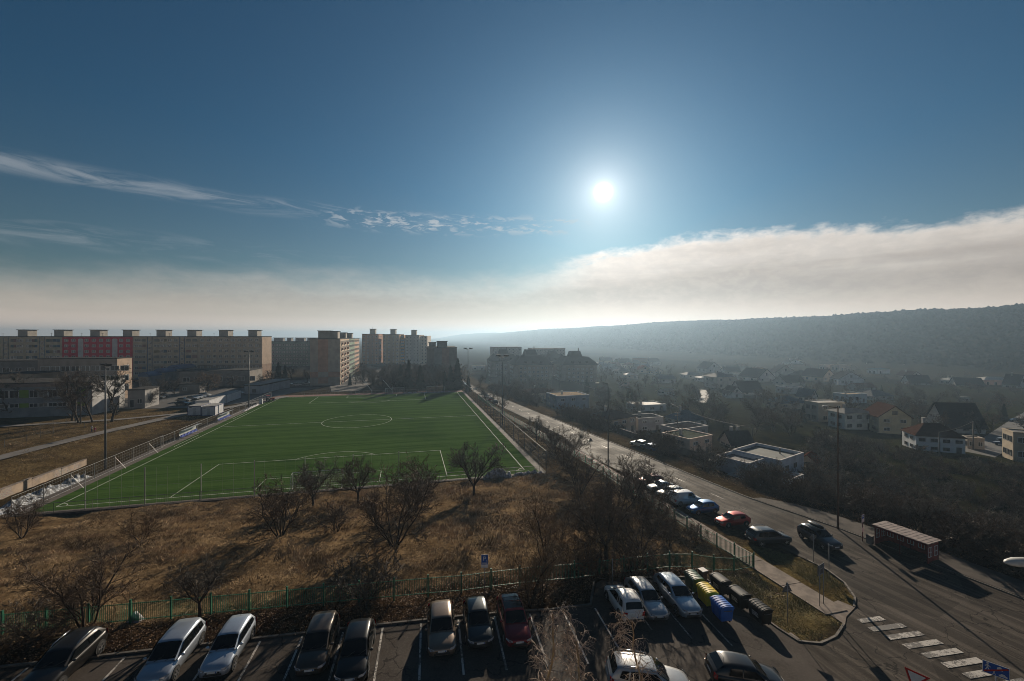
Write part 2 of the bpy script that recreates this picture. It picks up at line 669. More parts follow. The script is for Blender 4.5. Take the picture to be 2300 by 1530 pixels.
gx = axis(-4000, 4000, -75, 60, 0.55)
gy = axis(-40, 6000, 20, 82, 0.55)
X, Y = np.meshgrid(gx, gy)
U, V = to_uv(X, Y)
Z = H(X, Y)
mead = ss(-43, -38, V) * ss(1, -4, V) * ss(-25, -14, U) * (1 - ss(66, 79, U))
Z += mead * (0.55 * fbm(X, Y, 3, 4, 0.12) + 0.30 * fbm(X, Y, 9, 3, 0.5))
lbank = ss(-11, -14, U) * ss(-6, 4, V) * ss(120, 90, V) * ss(-80, -40, U)
Z += lbank * 0.25 * fbm(X, Y, 5, 3, 0.4)
vall = ss(100, 130, U)
Z += vall * 2.2 * fbm(X, Y, 21, 4, 0.012)
hard = inside(PARK, X, Y) | inside(ROAD, X, Y)
g = hard.copy()
for a in (0, 1):
    for s_ in (1, -1):
        g |= np.roll(hard, s_, a)
Z -= np.where(hard, 0.22, np.where(g, 0.03, 0.0))
Z -= np.where((U > -9.6) & (U < 70.4) & (V > -3) & (V < 112), 0.12, 0)
ny, nx = X.shape
idx = np.arange(ny * nx).reshape(ny, nx)
faces = np.stack([idx[:-1, :-1], idx[:-1, 1:], idx[1:, 1:], idx[1:, :-1]], -1).reshape(-1, 4)
verts = np.stack([X, Y, Z], -1).reshape(-1, 3)

gm = bpy.data.materials.new('winter ground')
gm.use_nodes = True
N = NT(gm.node_tree)
b = N.n['Principled BSDF']
b.inputs['Roughness'].default_value = 0.95
b.inputs['Specular IOR Level'].default_value = 0.0
tc = N.new('ShaderNodeTexCoord').outputs['Object']
att = N.new('ShaderNodeVertexColor', layer_name='zone').outputs[0]
f1 = N.noise(tc, 0.35, 8.0, 0.65)
f2 = N.noise(tc, 3.5, 8.0, 0.7)
c = N.mix(N.ss(f1, 0.36, 0.66), N.mix(1.0, att, (0.55, 0.52, 0.5), 'MULTIPLY'), att)
c = N.mix(N.ss(f2, 0.40, 0.68), N.mix(1.0, c, (0.42, 0.40, 0.38), 'MULTIPLY'), c)
N.put(b.inputs['Base Color'], c)
bn = N.new('ShaderNodeBump')
bn.inputs['Strength'].default_value = 0.9
bn.inputs['Distance'].default_value = 0.12
N.put(bn.inputs['Height'], N.noise(tc, 5.0, 6.0, 0.7))
N.l.new(bn.outputs[0], b.inputs['Normal'])
ground = link('ground', np_mesh('ground', verts, faces, gm, True))
struct(ground)
zone = np.empty((ny, nx, 4))
zone[...] = (0.105, 0.080, 0.046, 1)                      # general winter soil and litter
def blend(mask, c):
    zone[..., :3] = zone[..., :3] * (1 - mask[..., None]) + np.array(c) * mask[..., None]
blend(ss(-42, -36, V) * ss(2, -3, V) * (1 - ss(70, 80, U)), (0.28, 0.195, 0.11))   # dry meadow
blend(ss(-20, -28, U) * ss(-10, 10, V), (0.15, 0.11, 0.06))
blend(lbank, (0.20, 0.145, 0.072))
blend(ss(-45.5, -42, V) * ss(-37, -38.5, V) * ss(75, 70, U), (0.085, 0.052, 0.028))      # leaf litter under the fence
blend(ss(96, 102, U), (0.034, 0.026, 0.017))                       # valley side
gard = ss(118, 150, U) * (0.5 + 0.9 * fbm(X, Y, 33, 3, 0.03))
blend(np.clip(gard, 0, 1), (0.055, 0.060, 0.022))              # gardens
blend(ss(114, 126, V) * ss(70, 60, U), (0.085, 0.075, 0.062))
blend(inside([(18, 36.5), (20.6, 30.6), (27, 34.3), (31, 37), (31, 44), (26, 47)], X, Y).astype(float), (0.215, 0.165, 0.072))
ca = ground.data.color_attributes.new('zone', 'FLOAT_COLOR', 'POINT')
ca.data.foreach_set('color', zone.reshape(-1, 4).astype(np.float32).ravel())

struct(drape('parking_lot', PARK, 2.0, -0.02, M_ASPH))
struct(drape('road', ROAD, 2.5, -0.02, M_ROAD))


def strip(name, pts_l, pts_r, dz, m_, parent=None, thick=0.0, hf=None):
    """a band between two polylines, laid on the terrain; with thick it gets sides"""
    mb = MB()
    A = [(p[0], p[1], float((hf or H)(p[0], p[1])) + dz) for p in pts_l]
    B = [(p[0], p[1], float((hf or H)(p[0], p[1])) + dz) for p in pts_r]
    for i in range(len(A) - 1):
        mb.quad(A[i], B[i], B[i + 1], A[i + 1])
        if thick:
            dn = lambda p: (p[0], p[1], p[2] - thick)
            mb.quad(B[i], dn(B[i]), dn(B[i + 1]), B[i + 1])
            mb.quad(A[i + 1], dn(A[i + 1]), dn(A[i]), A[i])
    if thick:
        mb.quad(A[0], dn(A[0]), dn(B[0]), B[0])
        mb.quad(B[-1], dn(B[-1]), dn(A[-1]), A[-1])
    return mb.build(name, m_, parent)


def offset(poly, d_):
    out = []
    for i, p in enumerate(poly):
        a = Vector(poly[max(i - 1, 0)])
        c_ = Vector(poly[min(i + 1, len(poly) - 1)])
        t = (c_ - a).normalized()
        out.append((p[0] - t.y * d_, p[1] + t.x * d_))
    return out


def resample(poly, step):
    out = [Vector(poly[0])]
    for a, c_ in zip(poly, poly[1:]):
        a, c_ = Vector(a), Vector(c_)
        n = max(1, int((c_ - a).length / step))
        for i in range(1, n + 1):
            out.append(a.lerp(c_, i / n))
    return [tuple(p) for p in out]


def kerb(poly, side, hh=0.09, parent=None, w=0.16, piece=1.0):
    """kerb of separate stones along a line"""
    pts = resample(poly, piece)
    root = bpy.data.objects.new('kerb', None)
    COL.objects.link(root)
    struct(root)
    cache = {}
    for a, c_ in zip(pts, pts[1:]):
        a3 = Vector((*a, h(*a) + hh - 0.02))
        c3 = Vector((*c_, h(*c_) + hh - 0.02))
        L = (c3 - a3).length
        key = round(L, 1)
        if key not in cache:
            mb = MB()
            k = key / 2 - 0.01
            mb.box(-k, k, 0, w, -0.35, 0)
            cache[key] = mb.mesh('kerb_stone', M_KERB)
        dx = (c3 - a3)
        o = link('kerb_stone', cache[key], root, (a3 + c3) / 2)
        rz = math.atan2(dx.y, dx.x)
        o.rotation_euler = (0, -math.asin(dx.z / L), rz if side > 0 else rz + math.pi)
        if side < 0:
            o.rotation_euler = (0, math.asin(dx.z / L), rz + math.pi)
    return root


kerb([(-46, 22.53), KERB_A, KERB_B, (6.0, 31.9)], 1)
kerb([(6.0, 31.9), (7.0, 35.4), (17.2, 37.4)], 1)
kerb([(17.2, 37.4), (18.7, 35), (20.0, 31.8), (20.7, 30.6), (22.6, 30.9), (24.6, 32.0), (26.3, 33.4)], 1, piece=0.8)
kerb([(28.9, 35.6), (30.1, 37.0), (31.0, 39.3), (31.1, 41.6), (30.5, 43.6)], 1, piece=0.8)
kerb([uv(float(road_right(v)), v) for v in np.arange(-60, 60, 4.0)], -1, piece=2.0)

# ---- concrete sidewalk, slab by slab
side = bpy.data.objects.new('sidewalk', None)
COL.objects.link(side)
struct(side)


def walk_r(v):
    return min(82.9, float(road_left(v)) - 3.2)


v = -44.6
k = 0
while v < 70:
    L = 4.3 if v < 0 else 8.0
    mb = MB()
    z_ = lambda u_, v_: (*uv(u_, v_), h(*uv(u_, v_)) + 0.09 + 0.012 * ((k * 7) % 3 - 1))
    a, c_ = v + 0.025, v + L - 0.025
    r0, r1 = walk_r(a), walk_r(c_)
    n = len(mb.v)
    q = [z_(r0 - 2.25, a), z_(r0, a), z_(r1, c_), z_(r1 - 2.25, c_)]
    mb.quad(*q)
    dn = lambda p: (p[0], p[1], p[2] - 0.3)
    for i in range(4):
        j = (i + 1) % 4
        mb.quad(q[i], dn(q[i]), dn(q[j]), q[j])
    mb.build('paving_slab', M_CONC, side)
    v += L
    k += 1
# verge ramp of concrete between sidewalk end and zebra
struct(drape('pavement', [(26.3, 33.4), (27.2, 34.4), (28.9, 35.6), (28.2, 36.6), (25.9, 35.6)], 1.0, 0.03, M_CONC))
# bus platform on the far side
pl = [uv(float(road_right(v)) + 0.16, v) for v in np.arange(-60, -18, 3.0)]
pr = [uv(float(road_right(v)) + 3.9 - 2.6 * float(ss(-26, -20, v)), v) for v in np.arange(-60, -18, 3.0)]
M_PLAT = mat('platform asphalt', (0.085, 0.072, 0.062), (0.055, 0.047, 0.041), 0.8, 0.9, detail=8, spec=0.1)
struct(strip('pavement', pl, pr, 0.10, M_PLAT))

# ---- footpath on the left bank and the lane by the school
PATH = [(-92.0, 60), (-93.7, 77.4), (-96, 97.5), (-97.5, 125), (-92, 146), (-88, 165)]
PATH = resample(PATH, 3.0)
struct(strip('path', offset(PATH, 1.7), offset(PATH, -1.7), 0.16, M_PATH))
P2 = resample([(-150, 99), (-128, 108), (-108, 117), (-97, 128)], 3.0)
struct(strip('path', offset(P2, 1.3), offset(P2, -1.3), 0.15, M_PATH))
# car park of the school, street between the blocks
M_FARA = mat('far asphalt', (0.075, 0.068, 0.062), (0.055, 0.05, 0.046), 0.15, 0.75)
struct(drape('school_yard', [(-150, 134), (-101, 138), (-94, 150), (-88, 196), (-150, 186)], 8.0, 0.12, M_FARA))
struct(drape('street', [(-134, 196), (-86, 200), (-76, 178), (-66, 182), (-74, 240), (-90, 330), (-118, 330), (-112, 240)], 8.0, 0.14, M_FARA))
struct(drape('running_track', [uv(-8, 107.6), uv(70, 107.6), uv(70, 112.5), uv(-8, 112.5)], 8.0, 0.02,
             mat('red track', (0.16, 0.055, 0.038), (0.11, 0.04, 0.03), 0.4, 0.85)))

# ---- football pitch
pm = bpy.data.materials.new('artificial turf')
pm.use_nodes = True
N = NT(pm.node_tree)
b = N.n['Principled BSDF']
b.inputs['Roughness'].default_value = 0.85
b.inputs['Specular IOR Level'].default_value = 0.0
tc = N.new('ShaderNodeTexCoord').outputs['Object']
sp = N.new('ShaderNodeSeparateXYZ')
N.put(sp.inputs[0], tc)
band = N.m('SINE', N.m('ADD', N.m('MULTIPLY', sp.outputs[1], 1.35), N.m('MULTIPLY', N.noise(tc, 0.12, 3.0), 3.0)))
st = N.noise(N.comb(N.m('MULTIPLY', sp.outputs[0], 0.05), N.m('MULTIPLY', sp.outputs[1], 1.3)), 1.0, 5.0, 0.6)
c = N.mix(N.ss(st, 0.35, 0.68), (0.032, 0.066, 0.014), (0.058, 0.106, 0.026))
c = N.mix(N.m('MULTIPLY', N.ss(band, -0.3, 0.9), 0.42), c, (0.070, 0.118, 0.032))
c = N.mix(N.m('MULTIPLY', N.ss(N.noise(tc, 0.045, 4.0), 0.45, 0.7), 0.4), c, (0.012, 0.033, 0.009))
c = N.mix(N.m('MULTIPLY', N.ss(N.noise(tc, 4.0, 6.0, 0.7), 0.42, 0.7), 0.35), c, (0.011, 0.03, 0.008))
for gy_ in (3.0, PL - 3.0):                   # worn goalmouths
    gd = N.m('ADD', N.m('POWER', N.m('DIVIDE', N.m('SUBTRACT', sp.outputs[0], PW / 2), 7.0), 2.0), N.m('POWER', N.m('DIVIDE', N.m('SUBTRACT', sp.outputs[1], gy_), 4.5), 2.0))
    c = N.mix(N.m('MULTIPLY', N.ss(N.m('ADD', gd, N.noise(tc, 0.5, 5.0)), 1.4, 0.4), 0.45), c, (0.085, 0.088, 0.045))
c = N.mix(N.m('MULTIPLY', N.ss(N.m('ABSOLUTE', N.m('SUBTRACT', N.m('FRACT', N.m('DIVIDE', sp.outputs[1], 4.1)), 0.5)), 0.485, 0.498), 0.5), c, (0.015, 0.03, 0.01))
N.put(b.inputs['Base Color'], c)
bn = N.new('ShaderNodeBump')
bn.inputs['Strength'].default_value = 0.5
bn.inputs['Distance'].default_value = 0.03
N.put(bn.inputs['Height'], N.noise(tc, 14.0, 4.0, 0.7))
N.l.new(bn.outputs[0], b.inputs['Normal'])
mb = MB()
mb.box(-2.0, PW + 2.2, -1.6, PL + 1.6, -0.3, 0.0)
pitch = struct(mb.build('football_pitch', pm))
pitch.location = (OX, OY, PITCH_Z)
pitch.rotation_euler = (0, 0, YAW)
M_APR = mat('apron paving', (0.105, 0.082, 0.068), (0.065, 0.052, 0.044), 1.5, 0.85)
mb = MB()
mb.box(-4.4, -2.0, -2.6, PL + 1.6, -0.3, 0.01)
mb.box(PW + 2.2, PW + 3.3, -2.6, PL + 1.6, -0.3, 0.012)
mb.box(-2.0, PW + 2.2, -2.6, -1.6, -0.3, 0.008)
ap = struct(mb.build('pavement', M_APR))
ap.location, ap.rotation_euler = pitch.location, pitch.rotation_euler


def pline(pts, w=0.115, closed=False, name='pitch_line'):
    """painted line on the pitch, its own sheet"""
    mb = MB()
    k = len(pts)
    P = [Vector((p[0], p[1])) for p in pts]
    L_, R_ = [], []
    for i in range(k):
        a = P[(i - 1) % k] if (closed or i > 0) else P[i]
        c_ = P[(i + 1) % k] if (closed or i < k - 1) else P[i]
        t = (c_ - a).normalized()
        L_.append(P[i] + Vector((-t.y, t.x)) * w / 2)
        R_.append(P[i] - Vector((-t.y, t.x)) * w / 2)
    for i in range(k if closed else k - 1):
        j = (i + 1) % k
        mb.quad((*R_[i], 0), (*R_[j], 0), (*L_[j], 0), (*L_[i], 0))
    o = mb.build(name, M_PLINE, pitch)
    o.location = (0, 0, 0.012)
    return o


m = PW / 2
for a, c_ in (((0, 0), (PW, 0)), ((0, PL), (PW, PL)), ((0, 0.065), (0, PL - .065)), ((PW, .065), (PW, PL - .065)), ((.065, PL / 2), (PW - .065, PL / 2))):
    pline([a, c_], 0.125)
for y0, s_ in ((0.065, 1), (PL - 0.065, -1)):
    for w_, d_ in ((20.16, 16.5), (9.16, 5.5)):
        pline([(m - w_, y0), (m - w_, y0 + s_ * d_)])
        pline([(m + w_, y0), (m + w_, y0 + s_ * d_)])
        pline([(m - w_ - .065, y0 + s_ * (d_ + .065)), (m + w_ + .065, y0 + s_ * (d_ + .065))])
    a0 = math.acos(5.6 / 9.15)
    cy_ = y0 + s_ * 11
    pline([(m + 9.15 * math.sin(t), cy_ + s_ * 9.15 * math.cos(t)) for t in np.linspace(-a0, a0, 28)])
    for cx_, sx in ((.07, 1), (PW - .07, -1)):
        pline([(cx_ + sx * math.cos(t), y0 + s_ * math.sin(t)) for t in np.linspace(0.1, math.pi / 2 - .1, 8)], 0.12)
pline([(m + 9.15 * math.cos(t), PL / 2 + 9.15 * math.sin(t)) for t in np.linspace(0, 2 * math.pi, 72)[:-1]], closed=True)
for v0 in (33.0, 64.5):                                   # technical areas in front of the dugouts
    pline([(-1.2, v0), (-1.2, v0 + 11)], 0.12)

# ---- parking bay lines, zebra, dashed centre line
kd = (Vector(KERB_B) - Vector(KERB_A)).normalized()
kn = Vector((kd.y, -kd.x))


def ground_quad(name, pts, dz, m_):
    mb = MB()
    mb.poly([(p[0], p[1], h(p[0], p[1]) + dz) for p in pts])
    return mb.build(name, m_)


marks = []
for s_ in [-1.35 - 2.55 * i for i in range(14)] + [1.2, 3.75, 6.3]:
    p0 = Vector(KERB_B) + kd * (s_ - 2.9) + kn * 0.25
    if s_ > 6:
        p0 = Vector((6.2, 31.6))
    p1 = p0 + Vector((0.19, -0.98)) * 4.9
    w_ = kd * 0.065
    segs = 5
    for i in range(segs):
        a, c_ = p0.lerp(p1, i / segs), p0.lerp(p1, (i + 1) / segs)
        marks.append([a - w_, c_ - w_, c_ + w_, a + w_])
for p0 in ((8.9, 34.5), (11.5, 34.0), (14.1, 33.6)):
    p0 = Vector(p0)
    p1 = p0 + Vector((0.19, -0.98)) * 4.9
    w_ = kd * 0.065
    for i in range(4):
        a, c_ = p0.lerp(p1, i / 4), p0.lerp(p1, (i + 1) / 4)
        marks.append([a - w_, c_ - w_, c_ + w_, a + w_])
lot = bpy.data.objects['parking_lot']
for i in range(0, len(marks)):
    o = ground_quad('bay_line', marks[i], 0.006, M_LINE)
    o.parent = lot
rd = bpy.data.objects['road']
for i in range(9):
    c0 = Vector((29.0, 34.05)) + Vector((0.455, -0.90)) * (i * 1.04)
    ax = Vector((math.cos(0.165), math.sin(0.165)))
    nn = Vector((-ax.y, ax.x))
    L = 1.55 if i else 1.1
    k0 = c0 - ax * 0.1
    o = ground_quad('zebra_stripe', [k0 - ax * L - nn * .25, k0 + ax * L - nn * .25, k0 + ax * L + nn * .25, k0 - ax * L + nn * .25], 0.006, M_ZEBRA)
    o.parent = rd
vv = -20
while vv < 150:
    a, c_ = uv(float(road_left(vv)) + 3.9, vv), uv(float(road_left(vv + 2.4)) + 3.9, vv + 2.4)
    t = (Vector(c_) - Vector(a)).normalized()
    n_ = Vector((-t.y, t.x)) * 0.06
    o = ground_quad('centre_dash', [Vector(a) - n_, Vector(c_) - n_, Vector(c_) + n_, Vector(a) + n_], 0.006, M_LINE)
    o.parent = rd
    vv += 8

# ---- hill across the valley, with its forest
hp = np.linspace(-80, 900, 60)           # across
hy = np.concatenate([np.linspace(120, 1500, 70), np.linspace(1560, 6000, 60)])
P_, Y_ = np.meshgrid(hp, hy)
Xh = 500 - 0.27 * Y_ + P_
prof = ss(-40, 460, P_)
top = 62 - 16 * ss(800, 6000, Y_) + 5 * fbm(P_ * 0 + 3, Y_, 41, 3, 0.0022) + 3 * ss(700, 300, Y_)
Zh = -17 + (top + 17) * prof + (6 * fbm(P_, Y_, 43, 4, 0.006)) * prof
M_HILL = mat('forest floor', (0.040, 0.034, 0.022), (0.028, 0.026, 0.018), 0.02, 0.95, spec=0.0)
nyh, nxh = P_.shape
idx = np.arange(nyh * nxh).reshape(nyh, nxh)
fh = np.stack([idx[:-1, :-1], idx[:-1, 1:], idx[1:, 1:], idx[1:, :-1]], -1).reshape(-1, 4)
hill = struct(link('hill', np_mesh('hill', np.stack([Xh, Y_, Zh], -1).reshape(-1, 3), fh, M_HILL, True)))

# ---- haze in the valley air
HAZE_TOP = 80
hz = MB()
hz.box(-4400, 4400, -120, 6400, -22, HAZE_TOP)
hm = bpy.data.materials.new('haze air')
hm.use_nodes = True
N = NT(hm.node_tree)
N.n.clear()
pv_ = N.new('ShaderNodeVolumePrincipled')
pv_.inputs['Color'].default_value = (0.36, 0.51, 0.67, 1)
pv_.inputs['Density'].default_value = 0.00036
pv_.inputs['Anisotropy'].default_value = 0.55
N.l.new(pv_.outputs[0], N.new('ShaderNodeOutputMaterial').inputs['Volume'])
haze = hz.build('haze', hm)
stuff(haze)
# ------------------------------------------------------------------ vegetation
M_BARK = mat('dark bark', (0.060, 0.043, 0.030), (0.032, 0.024, 0.018), 6.0, 0.9, spec=0.15)
M_TWIG = mat('brown twigs', (0.115, 0.075, 0.047), (0.066, 0.045, 0.030), 1.2, 0.8, spec=0.25)
M_TWIG2 = mat('grey twigs', (0.115, 0.092, 0.070), (0.060, 0.050, 0.040), 1.2, 0.75, spec=0.3)
M_TWIG3 = mat('ochre twigs', (0.19, 0.112, 0.048), (0.11, 0.068, 0.034), 1.2, 0.8, spec=0.25)
M_BIRCH = mat('birch bark', (0.46, 0.33, 0.17), (0.24, 0.16, 0.09), 3.0, 0.7)
M_BTWIG = mat('birch twigs', (0.44, 0.34, 0.26), (0.25, 0.18, 0.13), 2.0, 0.6, spec=0.35)
M_NEED = mat('dark needles', (0.018, 0.030, 0.016), (0.010, 0.018, 0.011), 1.0, 0.9, spec=0.15)
M_HEDGE = mat('evergreen leaves', (0.022, 0.030, 0.014), (0.012, 0.017, 0.010), 1.0, 0.8, spec=0.2)


def tubes(segs, sides):
    """mesh arrays for tapered prisms"""
    p0 = np.array([s[0] for s in segs])
    p1 = np.array([s[1] for s in segs])
    r0 = np.array([s[2] for s in segs])
    r1 = np.array([s[3] for s in segs])
    a = p1 - p0
    a /= np.maximum(np.linalg.norm(a, axis=1, keepdims=True), 1e-9)
    ref = np.where(np.abs(a[:, 2:3]) < 0.9, np.array([[0, 0, 1.0]]), np.array([[1.0, 0, 0]]))
    r = np.cross(a, ref)
    r /= np.linalg.norm(r, axis=1, keepdims=True)
    k = np.cross(r, a)
    n = len(p0)
    V = np.empty((n, 2, sides, 3))
    for j in range(sides):
        t = 2 * math.pi * j / sides
        o = r * math.cos(t) + k * math.sin(t)
        V[:, 0, j] = p0 + o * r0[:, None]
        V[:, 1, j] = p1 + o * r1[:, None]
    base = (np.arange(n) * 2 * sides)[:, None]
    Fs = []
    for j in range(sides):
        j2 = (j + 1) % sides
        Fs.append(np.concatenate([base + j, base + j2, base + sides + j2, base + sides + j], 1))
    return V.reshape(-1, 3), np.concatenate(Fs)


def grow(seed, stems, levels, twig_r=0.009, flat=0.0):
    """branch segments by level. stems: (origin, direction, length, radius);
    levels: one tuple per level of (children, length ratio, angle, radius ratio, pieces, lift, start)"""
    rd_ = random.Random(seed)
    out = []
    stack = [(Vector(o), Vector(d_).normalized(), L, r, 0) for o, d_, L, r in stems]
    while stack:
        p, d_, L, r, lv = stack.pop()
        nch, ratio, angle, rr, n, lift, start = levels[lv]
        pts = [p]
        dirs = [d_]
        for i in range(n):
            w = 0.16 + 0.05 * lv
            d_ = (d_ + Vector((rd_.gauss(0, w), rd_.gauss(0, w), rd_.gauss(0, w * 0.7) + lift))).normalized()
            p = p + d_ * (L / n)
            pts.append(p)
            dirs.append(d_)
        tip = max(twig_r * 0.6, r * 0.35)
        for i in range(n):
            out.append((tuple(pts[i]), tuple(pts[i + 1]), r + (tip - r) * i / n, r + (tip - r) * (i + 1) / n, lv))
        if lv + 1 < len(levels):
            k = max(1, int(nch + rd_.uniform(-0.3, 0.3) * nch + 0.5))
            for c in range(k):
                t = start + (1 - start) * (c + rd_.random()) / k
                f = t * n
                i = min(int(f), n - 1)
                q = pts[i].lerp(pts[i + 1], f - i)
                base = dirs[i + 1]
                ax = base.cross(Vector((rd_.gauss(0, 1), rd_.gauss(0, 1), rd_.gauss(0, 1)))).normalized()
                nd = base.copy()
                nd.rotate(Matrix.Rotation(R(angle * rd_.uniform(0.6, 1.35)), 3, ax))
                if flat:
                    nd.z *= (1 - flat)
                r_at = r + (tip - r) * t
                stack.append((q, nd.normalized(), L * ratio * rd_.uniform(0.65, 1.25) * (1.15 - 0.5 * t), max(twig_r, r_at * rr), lv + 1))
    return out


def tree_meshes(name, segs, m_trunk, m_crown, split=1):
    tr = [s for s in segs if s[4] <= split]
    cr = [s for s in segs if s[4] > split]
    v, f = tubes(tr, 6)
    a = np_mesh(name + '_trunk', v, f, m_trunk, True)
    v, f = tubes(cr, 3)
    return a, np_mesh(name + '_crown', v, f, m_crown, False)


def vase(seed, n, hgt, spread, r=0.06, dense=1.0, twig=0.011, trunk=None):
    """stems fanning out from the ground or a short trunk"""
    rd_ = random.Random(seed * 3 + 1)
    st = []
    o = (0, 0, -0.15)
    segs0 = []
    if trunk:
        segs0 = [((0, 0, -0.3), (0.03, 0.02, trunk * 0.5), r * 2.0, r * 1.7, 0), ((0.03, 0.02, trunk * 0.5), (0, 0.05, trunk), r * 1.7, r * 1.6, 0)]
        o = (0, 0.05, trunk - 0.05)
    for i in range(n):
        a = 2 * math.pi * (i + rd_.random() * 0.7) / n
        s_ = spread * rd_.uniform(0.45, 1.15)
        L = hgt * rd_.uniform(0.72, 1.0)
        st.append((o if trunk else (0.18 * math.cos(a), 0.18 * math.sin(a), -0.15), (math.cos(a) * s_, math.sin(a) * s_, 1), L, r * rd_.uniform(0.75, 1.1)))
    lv = [(8 * dense, 0.46, 44, 0.55, 6, 0.02, 0.2), (7 * dense, 0.5, 42, 0.6, 4, 0.03, 0.12), (6 * dense, 0.55, 40, 0.7, 3, 0.02, 0.1), (0, 0, 0, 0, 2, 0.0, 0)]
    return segs0 + grow(seed, st, lv, twig)


T = {}
T['vase_a'] = tree_meshes('vase_a', vase(1, 6, 4.2, 0.62, 0.065, 1.15), M_BARK, M_TWIG)
T['vase_b'] = tree_meshes('vase_b', vase(2, 7, 4.6, 0.5, 0.06, 1.1), M_BARK, M_TWIG)
T['round_a'] = tree_meshes('round_a', vase(3, 7, 3.6, 0.85, 0.07, 1.25, trunk=1.2), M_BARK, M_TWIG)
T['round_b'] = tree_meshes('round_b', vase(4, 6, 3.8, 0.75, 0.075, 1.2, trunk=0.9), M_BARK, M_TWIG2)
T['bush_a'] = tree_meshes('bush_a', vase(5, 11, 2.6, 0.8, 0.026, 0.8), M_BARK, M_TWIG)
T['bush_b'] = tree_meshes('bush_b', vase(6, 12, 2.4, 1.0, 0.024, 0.8), M_BARK, M_TWIG2)
T['bush_c'] = tree_meshes('bush_c', vase(16, 10, 2.8, 0.7, 0.024, 0.8), M_BARK, M_TWIG3)
T['slim'] = tree_meshes('slim', grow(7, [((0, 0, -.2), (0.02, 0.0, 1), 6.2, 0.07), ((.1, 0, -.2), (0.25, 0.1, 1), 4.6, 0.045), ((-.1, .1, -.2), (-0.28, 0.05, 1), 4.2, 0.045)],
                                     [(20, 0.36, 38, 0.42, 9, 0.015, 0.18), (7, 0.5, 34, 0.6, 4, 0.05, 0.15), (4, 0.55, 34, 0.7, 3, 0.03, 0.2), (0, 0, 0, 0, 2, 0, 0)]), M_BARK, M_TWIG3)
T['orchard'] = tree_meshes('orchard', vase(8, 6, 3.0, 1.0, 0.065, 1.1, trunk=1.3), M_BARK, M_TWIG2)
T['broad'] = tree_meshes('broad', grow(9, [((0, 0, -.3), (0.03, 0.02, 1), 4.2, 0.24)] + [((0, 0, 3.2 + 0.4 * i), (math.cos(i * 2.1) * .75, math.sin(i * 2.1) * .75, 1), 6.4 - .3 * i, 0.13) for i in range(5)],
                                       [(8, 0.46, 42, 0.5, 6, 0.03, 0.2), (7, 0.5, 40, 0.55, 4, 0.03, 0.2), (5, 0.5, 38, 0.65, 3, 0.02, 0.15), (0, 0, 0, 0, 2, 0, 0)], 0.020), M_BARK, M_TWIG2)
T['tall'] = tree_meshes('tall', grow(10, [((0, 0, -.3), (0.0, 0.02, 1), 11.0, 0.19)],
                                     [(28, 0.36, 38, 0.4, 12, 0.005, 0.2), (8, 0.5, 36, 0.55, 5, 0.06, 0.15), (6, 0.5, 36, 0.65, 3, 0.02, 0.15), (0, 0, 0, 0, 2, 0, 0)], 0.020), M_BARK, M_TWIG)
T['far_a'] = tree_meshes('far_a', grow(12, [((0, 0, -.3), (0, 0, 1), 2.6, 0.2)] + [((0, 0, 1.9), (math.cos(i * 1.3) * .75, math.sin(i * 1.3) * .75, 1), 5.2, 0.11) for i in range(5)],
                                       [(8, 0.46, 44, 0.5, 5, 0.03, 0.12), (8, 0.5, 42, 0.6, 3, 0.02, 0.12), (6, 0.55, 40, 0.7, 2, 0.02, 0.1), (0, 0, 0, 0, 2, 0, 0)], 0.022), M_BARK, M_TWIG)
T['far_b'] = tree_meshes('far_b', grow(13, [((0, 0, -.3), (0, 0, 1), 9.0, 0.18)],
                                       [(30, 0.32, 42, 0.45, 8, 0.0, 0.12), (9, 0.5, 40, 0.6, 3, 0.03, 0.15), (6, 0.55, 40, 0.7, 2, 0.02, 0.1), (0, 0, 0, 0, 2, 0, 0)], 0.022), M_BARK, M_TWIG2)
T['mass'] = tree_meshes('mass', vase(19, 14, 2.9, 1.0, 0.03, 0.95, 0.018), M_BARK, M_TWIG)
T['birch'] = tree_meshes('birch', grow(14, [((0, 0, -.3), (0.02, 0.01, 1), 12.0, 0.12)],
                                       [(44, 0.16, 52, 0.42, 14, 0.0, 0.42), (6, 0.55, 38, 0.6, 6, -0.14, 0.15), (4, 0.7, 42, 0.7, 5, -0.24, 0.15), (0, 0, 0, 0, 3, -0.28, 0)], 0.010), M_BIRCH, M_BTWIG, 0)
T['willow'] = tree_meshes('willow', grow(15, [((0, 0, -.3), (0, 0, 1), 2.6, 0.4)] + [((0, 0, 2.0), (math.cos(i * .9) * .9, math.sin(i * .9) * .9, 1), 5.0, 0.15) for i in range(7)],
                                         [(7, 0.5, 45, 0.5, 5, 0.0, 0.3), (9, 0.75, 45, 0.5, 5, -0.16, 0.2), (6, 0.6, 30, 0.7, 4, -0.3, 0.15), (0, 0, 0, 0, 2, -0.3, 0)], 0.022), M_BARK, M_TWIG3)


